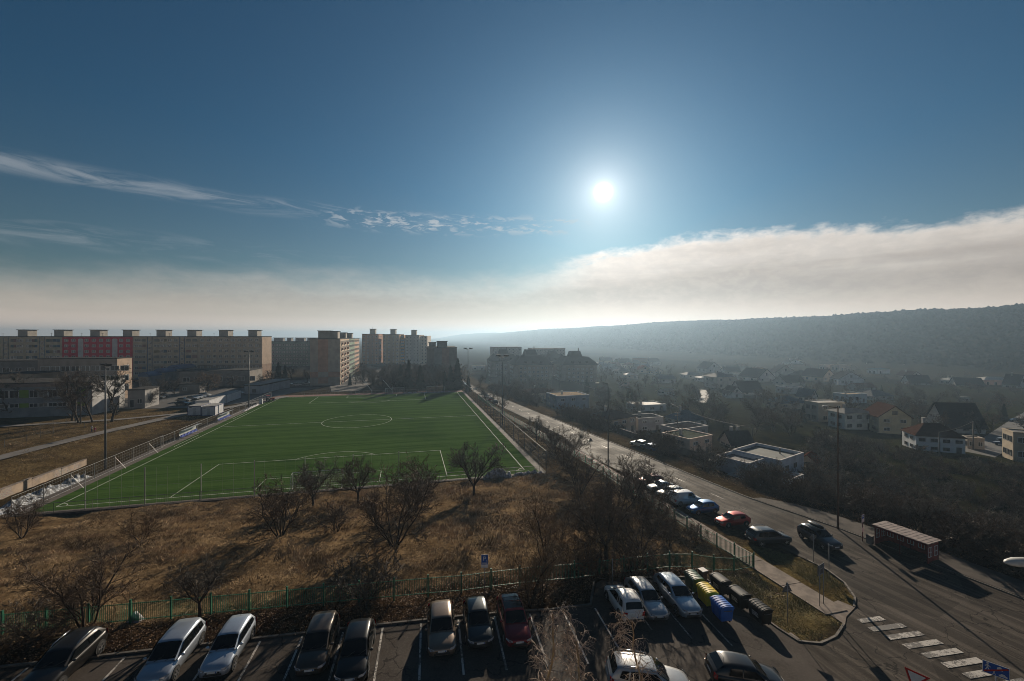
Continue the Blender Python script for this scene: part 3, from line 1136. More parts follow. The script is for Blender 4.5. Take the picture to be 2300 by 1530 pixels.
def conifer(seed, hgt, rad, n):
    g_ = np.random.default_rng(seed)
    z = hgt * (0.06 + 0.94 * g_.random(n) ** 1.25)
    az_ = g_.random(n) * 2 * np.pi
    lay = 0.78 + 0.22 * np.sin(z * 5.2 + az_ * 0.6)
    rr = rad * (1 - z / hgt) ** 0.85 * lay * np.sqrt(g_.random(n) * 0.75 + 0.25) + 0.05
    c_ = np.stack([rr * np.cos(az_), rr * np.sin(az_), z - 0.25 * rr], 1)
    s_ = (0.28 + 0.30 * g_.random(n)) * (0.5 + 0.5 * (1 - z / hgt)) * hgt / 9
    o = np.stack([np.cos(az_), np.sin(az_), -0.35 + 0 * az_], 1)
    t = np.stack([-np.sin(az_), np.cos(az_), g_.normal(0, .4, n)], 1)
    V = np.stack([c_ - o * s_[:, None] * .6, c_ + t * s_[:, None] * .42 - [0, 0, .05], c_ + o * s_[:, None], c_ - t * s_[:, None] * .42 - [0, 0, .05]], 1).reshape(-1, 3)
    return np_mesh('conifer_crown', V, np.arange(n * 4).reshape(-1, 4), M_NEED)


mbt = MB()
mbt.tube([(0, 0, -.3), (0, 0, 4.5), (0, 0, 8.6)], [0.17, 0.1, 0.03], 7)
con_trunk = mbt.mesh('conifer_trunk', M_BARK)
T['conifer_a'] = (con_trunk, conifer(1, 9.0, 2.2, 5200))
T['conifer_b'] = (con_trunk, conifer(2, 9.0, 1.35, 4200))


def leafball(seed, n, m_, size=0.11):
    g_ = np.random.default_rng(seed)
    d_ = g_.normal(size=(n, 3))
    d_ /= np.linalg.norm(d_, axis=1, keepdims=True)
    rr = (0.45 + 0.55 * g_.random(n) ** 0.4) * (1 + 0.22 * np.sin(d_[:, 0] * 5 + d_[:, 2] * 4) + 0.16 * np.sin(d_[:, 1] * 9))
    c_ = d_ * rr[:, None]
    a = g_.normal(size=(n, 3))
    a /= np.linalg.norm(a, axis=1, keepdims=True)
    b_ = np.cross(d_, a)
    s_ = size * (0.6 + 0.8 * g_.random(n))[:, None]
    V = np.stack([c_ - a * s_, c_ + b_ * s_ * .6, c_ + a * s_, c_ - b_ * s_ * .6], 1).reshape(-1, 3)
    return np_mesh('leaf_ball', V, np.arange(n * 4).reshape(-1, 4), m_)


ME_EVER = leafball(4, 3000, M_HEDGE)
ME_MIST = leafball(5, 500, mat('mistletoe', (0.030, 0.034, 0.012), (0.018, 0.020, 0.009), 2, 0.8), 0.16)


TH = {k: max(v.co.z for v in q[1].vertices) for k, q in T.items()}


def tree(kind, name, label, cat, x, y, rz=0.0, s=1.0, group=None, sz=None, z=None):
    t = thing(name, label, cat, (x, y, (h(x, y) if z is None else z) - 0.02), rz, group, (s, s, s * (sz or 1.0)))
    a, c_ = T[kind]
    link('trunk', a, t)
    link('crown', c_, t)
    return t


def gz(px, py, z0=None):
    """ground point under a photo pixel, iterated on the terrain"""
    z = 0.0 if z0 is None else z0
    for _ in range(25):
        x, y, _z = at(px, py, z)
        z = 0.5 * z + 0.5 * h(x, y)
    return at(px, py, z)


# trees of the meadow, one by one
for kind, px, py, rz, s, sz, name, label, cat in (
        ('vase_a', 50, 1205, 0.4, 4.6, 1.0, 'bare_tree', 'low spreading bare tree at the far left edge of the dry meadow', 'tree'),
        ('bush_c', 318, 1215, 1.4, 3.6, 1.0, 'bare_shrub', 'upright bare shrub standing alone on the meadow below the pitch corner', 'shrub'),
        ('vase_a', 192, 1412, 2.2, 5.8, 1.0, 'bare_tree', 'dense bare tree behind the green fence, left of the silver cars', 'tree'),
        ('orchard', 448, 1392, 0.9, 4.4, 1.0, 'bare_tree', 'gnarled bare tree at the green fence behind the two silver cars', 'tree'),
        ('bush_b', 95, 1425, 0.3, 2.6, 1.0, 'bare_shrub', 'low bare shrub by the green fence at the far left', 'shrub'),
        ('vase_b', 630, 1200, 0.2, 7.6, 1.0, 'bare_tree', 'leftmost of the row of bare trees in front of the near goal', 'tree'),
        ('round_b', 703, 1137, 1.2, 6.4, 1.0, 'bare_tree', 'short-trunked bare tree by the pitch edge, second in the row before the goal', 'tree'),
        ('round_a', 805, 1130, 2.5, 6.6, 1.0, 'bare_tree', 'bare tree at the pitch edge in front of the goal, third in the row', 'tree'),
        ('vase_b', 885, 1222, 1.9, 8.8, 1.0, 'bare_tree', 'tall many-stemmed bare tree in the middle of the meadow', 'tree'),
        ('vase_a', 930, 1150, 3.0, 7.0, 1.0, 'bare_tree', 'bare tree behind the tall many-stemmed tree, near the penalty area', 'tree'),
        ('round_b', 1064, 1113, 0.1, 8.0, 1.0, 'bare_tree', 'broad twin-trunked bare tree left of the white bags by the pitch', 'tree'),
        ('bush_a', 755, 1190, 0.0, 3.6, 1.0, 'bare_shrub', 'small bare shrub between the trees in the middle of the meadow', 'shrub'),
        ('bush_b', 825, 1340, 0.4, 3.2, 1.0, 'bare_shrub', 'bare pale-twigged shrub growing through the green fence above the black car', 'shrub'),
        ('slim', 1222, 1262, 0.0, 7.8, 1.0, 'bare_tree', 'slender ochre-twigged bare tree on the meadow right of the parking sign', 'tree'),
        ('slim', 1192, 1362, 1.3, 5.6, 1.0, 'bare_tree', 'slender bare tree between the green fence and the red car', 'tree'),
        ('slim', 1218, 1330, 3.1, 5.8, 1.0, 'bare_tree', 'thin bare tree rising behind the fence by the red car', 'tree'),
        ('vase_a', 1300, 1110, 0.6, 7.0, 1.0, 'bare_tree', 'bare tree between the pitch corner and the roadside fence', 'tree'),
        ('vase_b', 1385, 1165, 1.6, 7.2, 1.0, 'bare_tree', 'bare tree on the meadow beside the row of roadside parked cars', 'tree'),
        ('round_a', 1362, 1262, 2.4, 6.6, 1.0, 'bare_tree', 'dense bare tree overhanging the fence behind the white hatchback', 'tree'),
        ('vase_b', 1440, 1235, 0.8, 6.2, 1.0, 'bare_tree', 'dense bare tree on the meadow behind the silver cars', 'tree'),
        ('bush_a', 1420, 1285, 0.2, 4.2, 1.0, 'bare_shrub', 'tangled bare shrub against the fence behind the silver saloon', 'shrub'),
        ('bush_c', 1298, 1285, 0.2, 4.2, 1.0, 'bare_shrub', 'tangled ochre shrub against the fence left of the white hatchback', 'shrub'),
        ('bush_a', 1500, 1225, 2.2, 3.4, 1.0, 'bare_shrub', 'bare shrub on the meadow near the corner of the green fence', 'shrub'),
        ('vase_a', 1430, 1130, 2.6, 7.4, 1.0, 'bare_tree', 'tall-twigged bare tree leaning over the silver car by the road', 'tree'),
        ('bush_c', 1465, 1180, 2.6, 4.2, 1.0, 'bare_shrub', 'ochre shrub by the fence beside the white van', 'shrub'),
        ('vase_b', 1268, 1048, 0.3, 8.6, 1.0, 'bare_tree', 'bare tree between pitch fence and road, nearest the yellow warning sign', 'tree'),
        ('round_a', 1205, 990, 1.3, 6.0, 1.0, 'bare_tree', 'bare tree in the strip right of the pitch fence, by the floodlight', 'tree'),
        ('vase_a', 1243, 1008, 0.9, 5.6, 1.0, 'bare_tree', 'small bare tree at the kerb side of the roadside fence', 'tree'),
        ('vase_a', 1330, 1215, 2.9, 6.0, 1.0, 'bare_tree', 'dense bare tree in the tangle left of the white hatchback', 'tree'),
        ('bush_c', 1340, 1150, 1.5, 4.0, 1.0, 'bare_shrub', 'broad dark shrub between pitch corner and roadside cars', 'shrub'),
        ('vase_b', 1470, 1155, 1.1, 6.2, 1.0, 'bare_tree', 'bare tree rising in front of the white van', 'tree'),
        ('bush_c', 1255, 1215, 2.5, 3.4, 1.0, 'bare_shrub', 'low dark shrub beside the slender ochre-twigged tree', 'shrub'),
        ('bush_a', 1335, 1295, 2.0, 3.0, 1.0, 'bare_shrub', 'low dark shrub pressed against the fence at the bay corner', 'shrub'),
        ('bush_a', 1560, 1215, 2.0, 2.6, 1.0, 'bare_shrub', 'small shrub inside the corner of the green fence', 'shrub'),
        ('far_a', 1130, 925, 0.9, 5.5, 1.0, 'bare_tree', 'bare tree by the far end of the pitch fence, left of the road', 'tree'),
        ('far_a', 1108, 905, 2.9, 5.5, 1.0, 'bare_tree', 'farthest bare tree in the strip between pitch fence and road', 'tree')):
    x, y, z = gz(px, py)
    tree(kind, name, label, cat, x, y, rz, s / TH[kind], 'bare trees and shrubs of the meadow', sz, z)

# birches close below the camera
for px, py, zt, rz, s, label in ((1205, 1352, 0, 0.0, 1.0, 'pale birch top with drooping twigs in front of the red car'),
                                 (1440, 1395, 0, 2.1, 0.92, 'slim pale birch standing in front of the silver estate car'),
                                 (1280, 1440, 0, 1.2, 0.8, 'short birch top at the bottom edge between two taller birches')):
    Yb = {1205: 17.5, 1440: 18.0, 1280: 16.0}[px]
    x = (px - CX) / F * Yb
    ztop = CAM_Z - (py - HY) / F * Yb
    hh = ztop - h(x, Yb)
    t = tree('birch', 'birch_tree', label, 'tree', x, Yb, rz, hh / 12.0, 'birches below the camera')

# bare shrubs of the thicket beyond the road: nothing tells them apart
LAB_TH = 'bare shrub in the dark thicket between the road and the village'
pr_ = random.Random(5)
TH_PTS = []
HOUSE_KEEP = [(1208, 1345, 935), (1365, 1500, 1000), (1500, 1640, 1045), (1600, 1830, 1085), (1830, 2075, 978), (2035, 2215, 1022), (2190, 2330, 1050)]


def shows(x, y):
    return CX + F * x / y, HY + F * (CAM_Z - h(x, y)) / y


for v0 in np.arange(-82, 150, 3.6):
    e = float(road_right(v0))
    for du, keep in ((5.8, 1.0), (9.0, 1.0), (12.6, 1.0), (17, 1.0), (22, 1.0), (28, .95), (35, .9), (43, .9), (52, .8), (61, .7), (70, .6)):
        if pr_.random() > keep * (1.0 if v0 < 20 else 0.6):
            continue
        if v0 < -16 and du < 8.5:
            du += 2.2
        u0 = e + du + pr_.uniform(-1.4, 1.4)
        x, y = uv(u0, v0 + pr_.uniform(-1.6, 1.6))
        if y < 20 or abs(x / y) > 1.30:
            continue
        px_, py_ = shows(x, y)
        if any(a < px_ < b_ and py_ < c_ for a, b_, c_ in HOUSE_KEEP) and pr_.random() < .93:
            continue
        k = pr_.choice(['bush_a', 'bush_b', 'mass', 'orchard', 'mass'] if v0 < 10 else ['bush_a', 'mass', 'mass'])
        hm = pr_.uniform(2.6, 4.4) * (1.25 if k == 'orchard' else 1)
        tree(k, 'bare_shrub', LAB_TH, 'shrub', x, y, pr_.random() * 6.3, hm / TH[k] * 1.1, 'thicket shrubs beyond the road')
# forest on the hill: one mass
def forest(seed, n):
    g_ = np.random.default_rng(seed)
    yy = 150 + 2900 * g_.random(n) ** 1.4
    pp = -25 + (60 + 640 * g_.random(n) ** 0.8) * 0.98
    xx = 500 - 0.27 * yy + pp
    keep = (np.abs(xx / yy) < 1.33)
    yy, pp, xx = yy[keep], pp[keep], xx[keep]
    top_ = 62 - 16 * ss(800, 6000, yy) + 5 * fbm(pp * 0 + 3, yy, 41, 3, 0.0022) + 3 * ss(700, 300, yy)
    prof_ = ss(-40, 460, pp)
    zz = -17 + (top_ + 17) * prof_ + 6 * fbm(pp, yy, 43, 4, 0.006) * prof_
    n = len(yy)
    hh = g_.uniform(2.6, 4.8, n) + 2.5 * (g_.random(n) < .05)
    ww = g_.uniform(1.9, 3.4, n) * (1 + yy / 2500)
    K = 6
    V = np.empty((n, 2 * K + 1, 3))
    for j in range(K):
        t = 2 * np.pi * (j / K) + g_.random(n) * .5
        w1 = ww * g_.uniform(.7, 1.15, n)
        V[:, j] = np.stack([xx + w1 * np.cos(t), yy + w1 * np.sin(t), zz + hh * .22], 1)
        w2 = ww * g_.uniform(.35, .8, n)
        V[:, K + j] = np.stack([xx + w2 * np.cos(t + .5), yy + w2 * np.sin(t + .5), zz + hh * g_.uniform(.6, .85, n)], 1)
    V[:, 2 * K] = np.stack([xx, yy, zz + hh], 1)
    base = (np.arange(n) * (2 * K + 1))[:, None]
    Fs = []
    for j in range(K):
        j2 = (j + 1) % K
        Fs.append(np.concatenate([base + j, base + j2, base + K + j], 1))
        Fs.append(np.concatenate([base + j2, base + K + j2, base + K + j], 1))
        Fs.append(np.concatenate([base + K + j, base + K + j2, base + 2 * K], 1))
    return np_mesh('forest', V.reshape(-1, 3), np.concatenate(Fs), smooth=True, mats=mat('winter forest', (0.036, 0.031, 0.022), (0.028, 0.026, 0.019), 0.05, 0.95, spec=0.0))


stuff(link('forest', forest(3, 42000)), 'winter forest covering the long hill across the valley', 'forest')
# ------------------------------------------------------------------ buildings
M_WFR = mat('white window frame', (0.62, 0.62, 0.60), (0.5, 0.5, 0.48), 1.0, 0.6)
M_DFR = mat('dark window frame', (0.10, 0.09, 0.08), None, 1.0, 0.6)
M_PANE = glass('window glass', (0.020, 0.023, 0.026), 0.12)
M_PANE2 = glass('curtained glass', (0.11, 0.105, 0.095), 0.3)
M_ROOFD = mat('dark roof felt', (0.060, 0.056, 0.054), (0.04, 0.038, 0.036), 0.5, 0.9, spec=0.03)
WALLC = {}


def wallm(col, rough=0.85):
    k = tuple(round(c, 3) for c in col)
    if k not in WALLC:
        WALLC[k] = mat('wall %02d' % len(WALLC), col, tuple(c * 0.70 for c in col), 0.45, rough, detail=9, lo=0.32, hi=0.72, spec=0.2)
    return WALLC[k]


WINM = {}


def window_mesh(w, hh, fr=M_WFR, pane=M_PANE, mull=1, d=0.10):
    """frame standing proud of the wall (wall plane y=0, outside -y), pane set back in it"""
    key = (round(w, 2), round(hh, 2), fr.name, pane.name, mull)
    if key in WINM:
        return WINM[key]
    mb = MB()
    t = min(0.10, 0.06 * w + 0.015)
    for x0, x1, z0, z1 in ((-w / 2, w / 2, hh - t, hh), (-w / 2, w / 2, 0, t), (-w / 2, -w / 2 + t, t, hh - t), (w / 2 - t, w / 2, t, hh - t)):
        mb.box(x0, x1, -d, 0.02, z0, z1, 0)
    for i in range(mull):
        x = -w / 2 + w * (i + 1) / (mull + 1)
        mb.box(x - t * .4, x + t * .4, -d * .9, 0.02, t, hh - t, 0)
    mb.quad((-w / 2 + t, -d * .35, t), (w / 2 - t, -d * .35, t), (w / 2 - t, -d * .35, hh - t), (-w / 2 + t, -d * .35, hh - t), 1)
    WINM[key] = mb.mesh('window', [fr, pane])
    return WINM[key]


class Block:
    """a panel block of flats: local x along the front, y to the back, front wall at y=0"""
    def __init__(s, name, label, ax, ay, bx, by, depth, z0, z1, wall, cat='apartment block', group=None):
        s.rz = math.atan2(by - ay, bx - ax)
        s.w = math.hypot(bx - ax, by - ay)
        s.d, s.h, s.z0 = depth, z1 - z0, z0
        s.o = thing(name, label, cat, (ax, ay, z0), s.rz, group)
        mb = MB()
        mb.box(0, s.w, 0, depth, -1.5, s.h)
        s.wall = mb.build('wall', wallm(wall), s.o)
        mb = MB()
        mb.box(-.15, s.w + .15, -.15, depth + .15, s.h + .003, s.h + .35)
        s.roof = mb.build('roof', M_ROOFD, s.o)

    def box(s, name, x0, x1, y0, y1, z0, z1, m_, parent=None):
        mb = MB()
        mb.box(x0, x1, y0, y1, z0, z1)
        return mb.build(name, m_, parent or s.o)

    def win(s, x, z, w=1.5, hh=1.4, fr=M_WFR, pane=None, mull=1, side='f'):
        pane = pane or (M_PANE if random.random() < .72 else M_PANE2)
        me = window_mesh(w, hh, fr, pane, mull)
        if side == 'f':
            return link('window', me, s.o, (x, 0, z))
        if side == 'r':
            return link('window', me, s.o, (s.w, x, z), math.pi / 2)
        return link('window', me, s.o, (0, x, z), -math.pi / 2)

    def lift(s, x, w=4.6, d=5.0, hh=3.2, y=None, m_=None):
        y = s.d * 0.4 if y is None else y
        z = s.h + .35
        a = s.box('lift_house', x - w / 2, x + w / 2, y, y + d, z, z + hh, m_ or wallm((0.33, 0.30, 0.26)), s.o)
        s.box('slab', x - w / 2 - .4, x + w / 2 + .4, y - .4, y + d + .4, z + hh + .003, z + hh + .3, M_ROOFD, a)

    def mast(s, x, y, hh=3):
        mb = MB()
        z = s.h + .35
        mb.tube([(x, y, z), (x, y, z + hh)], 0.06, 5)
        mb.bar((x - .6, y, z + hh * .8), (x + .6, y, z + hh * .8), .05)
        mb.build('antenna', M_DFR, s.o)


# ---- the long eight-storey row: four blocks end to end
LA, LB = Vector((-276, 214.4)), Vector((-136.5, 229.0))
LD = (LB - LA).normalized()


def on_row(px):
    k = (px - CX) / F
    s_ = (k * LA.y - LA.x) / (LD.x - k * LD.y)
    return s_


zx = lambda q: q / 3.71
FL = 2.83
Z0R, Z1R = -4.4, 19.3
PANEL = [(0.075, 0.125, 0.115), (0.21, 0.16, 0.075), (0.24, 0.12, 0.10), (0.06, 0.10, 0.15), (0.22, 0.20, 0.17), (0.19, 0.18, 0.15)]


def row_block(label, p0, p1, wall, cols, stairs, lifts, infill=False, stair_m=None):
    a, c_ = LA + LD * on_row(p0), LA + LD * on_row(p1)
    B = Block('apartment_block', label, a.x, a.y, c_.x - LD.x * .06, c_.y, 11.5, Z0R, Z1R, wall, group='long row of panel flats')
    f = lambda q: on_row(zx(q)) - on_row(p0)
    for fl in range(8):
        z = 0.9 + fl * 2.9
        for q in cols:
            if isinstance(q, tuple):
                x0, x1 = f(q[0]), f(q[1])
                n = q[2]
                for i in range(n):
                    xx = x0 + (x1 - x0) * (i + .5) / n
                    wd = (x1 - x0) / n
                    if random.random() < .62:
                        B.win(xx, z, wd * .96, 1.35, mull=1)
                    else:
                        B.box('infill_panel', xx - wd * .48, xx + wd * .48, -.05, .02, z, z + 1.35, wallm(random.choice(PANEL)))
            else:
                B.win(f(q), z, 1.75, 1.45)
        for q in stairs:
            B.win(f(q), z - 1.3 + (1.4 if stair_m is None else 0), 1.5, 1.5, mull=0)
    for q in stairs:
        if stair_m:
            for dx in (-1.25, 1.05):
                B.box('stair_strip', f(q) + dx, f(q) + dx + .24, -.12, .02, 0, B.h - .2, stair_m)
    for q in lifts:
        B.lift(f(q), m_=wallm((0.36, 0.33, 0.29)))
    for i in range(3):
        B.mast(B.w * (.2 + .3 * i), 3, 1.8)
    return B


row_block('beige panel flats with teal and ochre infill strips, left end of long row', -45, 139.6, (0.50, 0.40, 0.27),
          [(-60, 0, 1), (88, 190, 4), (218, 312, 4), (384, 500, 4)], [48, 352], [110, 420], True, wallm((0.16, 0.19, 0.20)))
B = row_block('bright red panel flats in the middle of the long row', 139.8, 298, (0.56, 0.018, 0.045), [553, 613, 722, 782, 843, 903, 1010, 1068], [672, 957], [727, 1005])
for q in (672, 957):
    x = on_row(zx(q)) - on_row(139.8)
    B.box('stair_panel', x - 1.25, x + 1.25, -.06, .02, 0, B.h - 1.2, wallm((0.58, 0.54, 0.52)))
row_block('grey-beige panel flats with blue stairwell strips, right of red flats', 298.2, 444, (0.46, 0.365, 0.255),
          [(1120, 1216, 3), (1280, 1330, 1), (1338, 1390, 2), (1398, 1430, 1), (1448, 1484, 1), (1548, 1592, 1), (1602, 1644, 1)], [1248, 1517], [1290, 1552], True, wallm((0.03, 0.075, 0.16)))
B = row_block('grey panel flats with brown lower floors at right end of long row', 444.2, 588, (0.45, 0.35, 0.25), [1685, 1740, 1838, 1887, 1942, 1995, 2090, 2140], [1788, 2040], [1822, 2070])
B.box('plinth_cladding', -.0, B.w + .02, -.05, .01, -1, 8.7, wallm((0.22, 0.15, 0.105)))
B.box('gable_cladding', B.w + .004, B.w + .07, .1, 11.4, 8.75, B.h - .05, wallm((0.40, 0.29, 0.21)))
B.box('gable_cladding', B.w + .004, B.w + .07, .1, 11.4, -1, 8.70, wallm((0.25, 0.16, 0.11)))

# ---- dark green block further back
B = Block('apartment_block', 'dark green-grey panel flats seen between the long row and gable end', -196, 330, -146, 338, 12, -6, 15.2, (0.125, 0.175, 0.135))
for fl in range(7):
    for i in range(20):
        B.win(1.6 + i * 2.5, 1.0 + fl * 2.85, 1.25, 1.35, mull=0)
for x in (11, 19, 27, 36, 44):
    B.lift(x, 6.6 if x != 19 else 3, 5, 2.6, m_=wallm((0.25, 0.25, 0.25)))

# ---- block with the big blank gable, its long side in the sun
UX, VX = Vector((CW, SW)), Vector((-SW, CW))
g0 = Vector((-97.0, 203.0))
B = Block('apartment_block', 'nine-storey block with blank patchwork gable facing the pitch', g0.x, g0.y, g0.x + UX.x * 13.6, g0.y + UX.y * 13.6, 31.0, -6.2, 18.2, (0.40, 0.31, 0.24), group='flats in a line behind the far goal')
M_GP = wallm((0.48, 0.27, 0.18))
M_GB = wallm((0.44, 0.37, 0.30))
B.box('gable_panel', 3.7, 8.2, -.06, .0, 8.6, B.h - .1, M_GP)
B.box('gable_panel', .02, 3.66, -.06, .0, 6.0, 8.56, M_GP)
B.box('gable_panel', 8.24, 13.58, -.06, .0, 6.0, 8.56, M_GP)
B.box('gable_panel', 3.7, 8.2, -.06, .0, 6.0, 8.56, M_GB)
B.box('gable_panel', 3.7, 8.2, -.06, .0, 3.0, 5.96, M_GP)
B.box('gable_panel', .02, 3.66, -.06, .0, 8.6, B.h - .1, M_GB)
B.box('gable_panel', 8.24, 13.58, -.06, .0, 8.6, B.h - .1, M_GB)
B.box('side_cladding', 13.602, 13.66, .2, 30.9, 0, B.h - .05, wallm((0.50, 0.36, 0.24)))
for fl in range(9):
    for i in range(9):
        B.win(2.2 + i * 3.3, 0.6 + fl * 2.7, 1.7, 1.5, side='r').location.x += .06
        if i % 3 == 1 and fl > 0:
            o = B.box('balcony', 13.66, 14.5, 1.0 + i * 3.3, 3.4 + i * 3.3, .1 + fl * 2.7, 1.1 + fl * 2.7, wallm((0.34, 0.20, 0.14)))
B.lift(5.6, 5.4, 7, 3.6, 4)
B.lift(10, 3.4, 7, 3.4, 5)
g1 = g0 + VX * 31.05
B = Block('apartment_block', 'green-clad continuation of the patchwork gable block', g1.x, g1.y, g1.x + UX.x * 13.5, g1.y + UX.y * 13.5, 27.0, -6.2, 18.0, (0.11, 0.19, 0.12), group='flats in a line behind the far goal')
for fl in range(9):
    for i in range(8):
        B.win(2.2 + i * 3.2, 0.6 + fl * 2.7, 1.9, 1.5, side='r')
B.lift(8, 5, 5, 3.2)
g2 = g0 + VX * 58.1
B = Block('apartment_block', 'orange-brown end section behind the green-clad flats', g2.x, g2.y, g2.x + UX.x * 13.4, g2.y + UX.y * 13.4, 27.0, -6.2, 17.8, (0.40, 0.22, 0.13), group='flats in a line behind the far goal')
for fl in range(9):
    for i in range(8):
        B.win(2.2 + i * 3.2, 0.6 + fl * 2.7, 1.7, 1.5, side='r')
B.lift(8, 5, 5, 3.2)

# ---- three towers beyond
for px0, px1, pxs, ztop, wall, side_c, label in (
        (813, 849, 859, 21.3, (0.36, 0.20, 0.13), (0.42, 0.17, 0.075), 'red-brown tower block, leftmost of the three towers behind far goal'),
        (859.5, 896, 910, 21.0, (0.34, 0.26, 0.16), (0.52, 0.23, 0.075), 'olive tower block with orange side, middle of the three towers'),
        (910.5, 941, 962, 20.3, (0.30, 0.30, 0.30), (0.50, 0.42, 0.34), 'blue-grey tower block, right-hand of the three towers')):
    Yt = 372.0
    ax, bx = (px0 - CX) / F * Yt, (px1 - CX) / F * Yt
    by = Yt + (bx - ax) * 0.1
    dep = 26 if pxs - px1 < 16 else 40
    B = Block('tower_block', label, ax, Yt, bx, by, dep, -6, ztop, wall, group='three tower blocks behind the far goal')
    B.o.rotation_euler.z = 0.10
    n = max(4, int(B.w / 2.9))
    fh = B.h / 9.3
    for fl in range(9):
        for i in range(n):
            B.win((i + .5) * B.w / n, 0.9 + fl * fh, 1.4, 1.5, mull=0)
        for i in range(4):
            B.win(3 + i * 5.6, 0.9 + fl * fh, 1.7, 1.5, mull=0, side='r').location.x += .06
    B.box('side_cladding', B.w + .003, B.w + .06, .1, dep - .1, -1, B.h - .05, wallm(side_c))
    B.box('stair_bay', B.w * .42, B.w * .62, -.5, .0, -1, B.h - .3, wallm(tuple(c * .8 for c in wall)))
    B.lift(B.w * .55, 4.4, 6, 4.2, 5)
    B.mast(B.w * .55, 6, 6)
    # the sunny side stands further right than the plain depth gives: a set-back wing carries it
    wx = (pxs - CX) / F * (Yt + 10) - B.o.location.x
    if wx > B.w + 1:
        B.box('wing', B.w + .1, wx, 9, dep + 4, -1.5, B.h - .4, wallm(side_c))
        for fl in range(9):
            for k in range(2):
                link('window', window_mesh(1.4, 1.5, M_WFR, M_PANE, 0), B.o, (B.w + (wx - B.w) * (.28 + .45 * k), 9, .9 + fl * fh))

# ---- lower block at the right, its gable towards the pitch
ax, bx, Yt = (958 - CX) / F * 238, (1026 - CX) / F * 241, 238
B = Block('apartment_block', 'brown-grey block with blank gable beside the conifers', ax, Yt, bx, Yt + 3.3, 30, -6, 13.0, (0.19, 0.165, 0.145))
for i, c_ in enumerate(((0.155, 0.135, 0.12), (0.17, 0.165, 0.16), (0.215, 0.15, 0.125), (0.16, 0.14, 0.125))):
    B.box('gable_panel', B.w * i / 4 + .03, B.w * (i + 1) / 4 - .03, -.06, 0, 3, B.h - .1, wallm(c_))
B.lift(B.w * .52, 5.6, 7, 3.2, 3, wallm((0.16, 0.17, 0.17)))
B.lift(B.w * .2, 4, 7, 2.4, 14, wallm((0.2, 0.19, 0.18)))


# ---- flats with steep mansard roofs
def mansard(name, label, cx_, cy_, w, d_, z0, eave, top, cap, wall, rz=.18):
    t = thing(name, label, 'apartment block', (cx_, cy_, z0), rz, 'flats with mansard roofs beyond the road')
    mb = MB()
    mb.prism([(-w / 2, -d_ / 2 + 3), (-w / 2 + 3, -d_ / 2), (w / 2 - 3, -d_ / 2), (w / 2, -d_ / 2 + 3), (w / 2, d_ / 2), (-w / 2, d_ / 2)], -1.5, eave - z0)
    mb.build('wall', wallm(wall), t)
    m_ = mat('mansard slate', (0.022, 0.022, 0.025), (0.016, 0.016, 0.018), 0.5, 0.9, spec=0.0)
    mb = MB()
    e, q = eave - z0 + .003, top - z0

    def frus(w0, d0, w1, d1, za, zb):
        A = [(-w0, -d0), (w0, -d0), (w0, d0), (-w0, d0)]
        Bq = [(-w1, -d1), (w1, -d1), (w1, d1), (-w1, d1)]
        for i in range(4):
            j = (i + 1) % 4
            mb.quad((*A[i], za), (*A[j], za), (*Bq[j], zb), (*Bq[i], zb))
        mb.quad(*[(*p, zb) for p in Bq])
    frus(w / 2 + .5, d_ / 2 + .5, w / 2 - w * .2, d_ / 2 - d_ * .2, e, q)
    frus(w * .17, d_ * .17, w * .125, d_ * .125, q + .003, cap - z0)
    r = mb.build('roof', m_, t)
    mb = MB()
    mb.box(w * .1, w * .1 + .6, -.3, .3, cap - z0, cap - z0 + 2.2)
    mb.build('chimney', M_DFR, r)
    nf = int((eave - z0) / 2.8)
    for fl in range(nf):
        z = 1.0 + fl * 2.8
        n = int((w - 7) / 3.0)
        for i in range(n):
            link('window', window_mesh(1.4, 1.4, M_WFR, M_PANE if random.random() < .8 else M_PANE2), t, (-w / 2 + 3.5 + (i + .5) * (w - 7) / n, -d_ / 2, z))
        for i in range(4):
            link('window', window_mesh(1.4, 1.4, M_WFR, M_PANE), t, (-w / 2, -d_ / 2 + 5 + i * 3.4, z), -math.pi / 2)
        mb = MB()
        mb.box(w / 2, w / 2 + 1.3, -d_ / 4, d_ / 4, z - .9, z + .1)
        mb.build('balcony', wallm((0.42, 0.40, 0.37)), t)
    for i in (-1, 0, 1):
        mb = MB()
        mb.prism([(i * w * .2 - .8, -d_ / 2 + .6), (i * w * .2 + .8, -d_ / 2 + .6), (i * w * .2 + .8, -d_ / 2 + 4), (i * w * .2 - .8, -d_ / 2 + 4)], e + .4, e + 2.6)
        mb.build('dormer', m_, r)
    return t


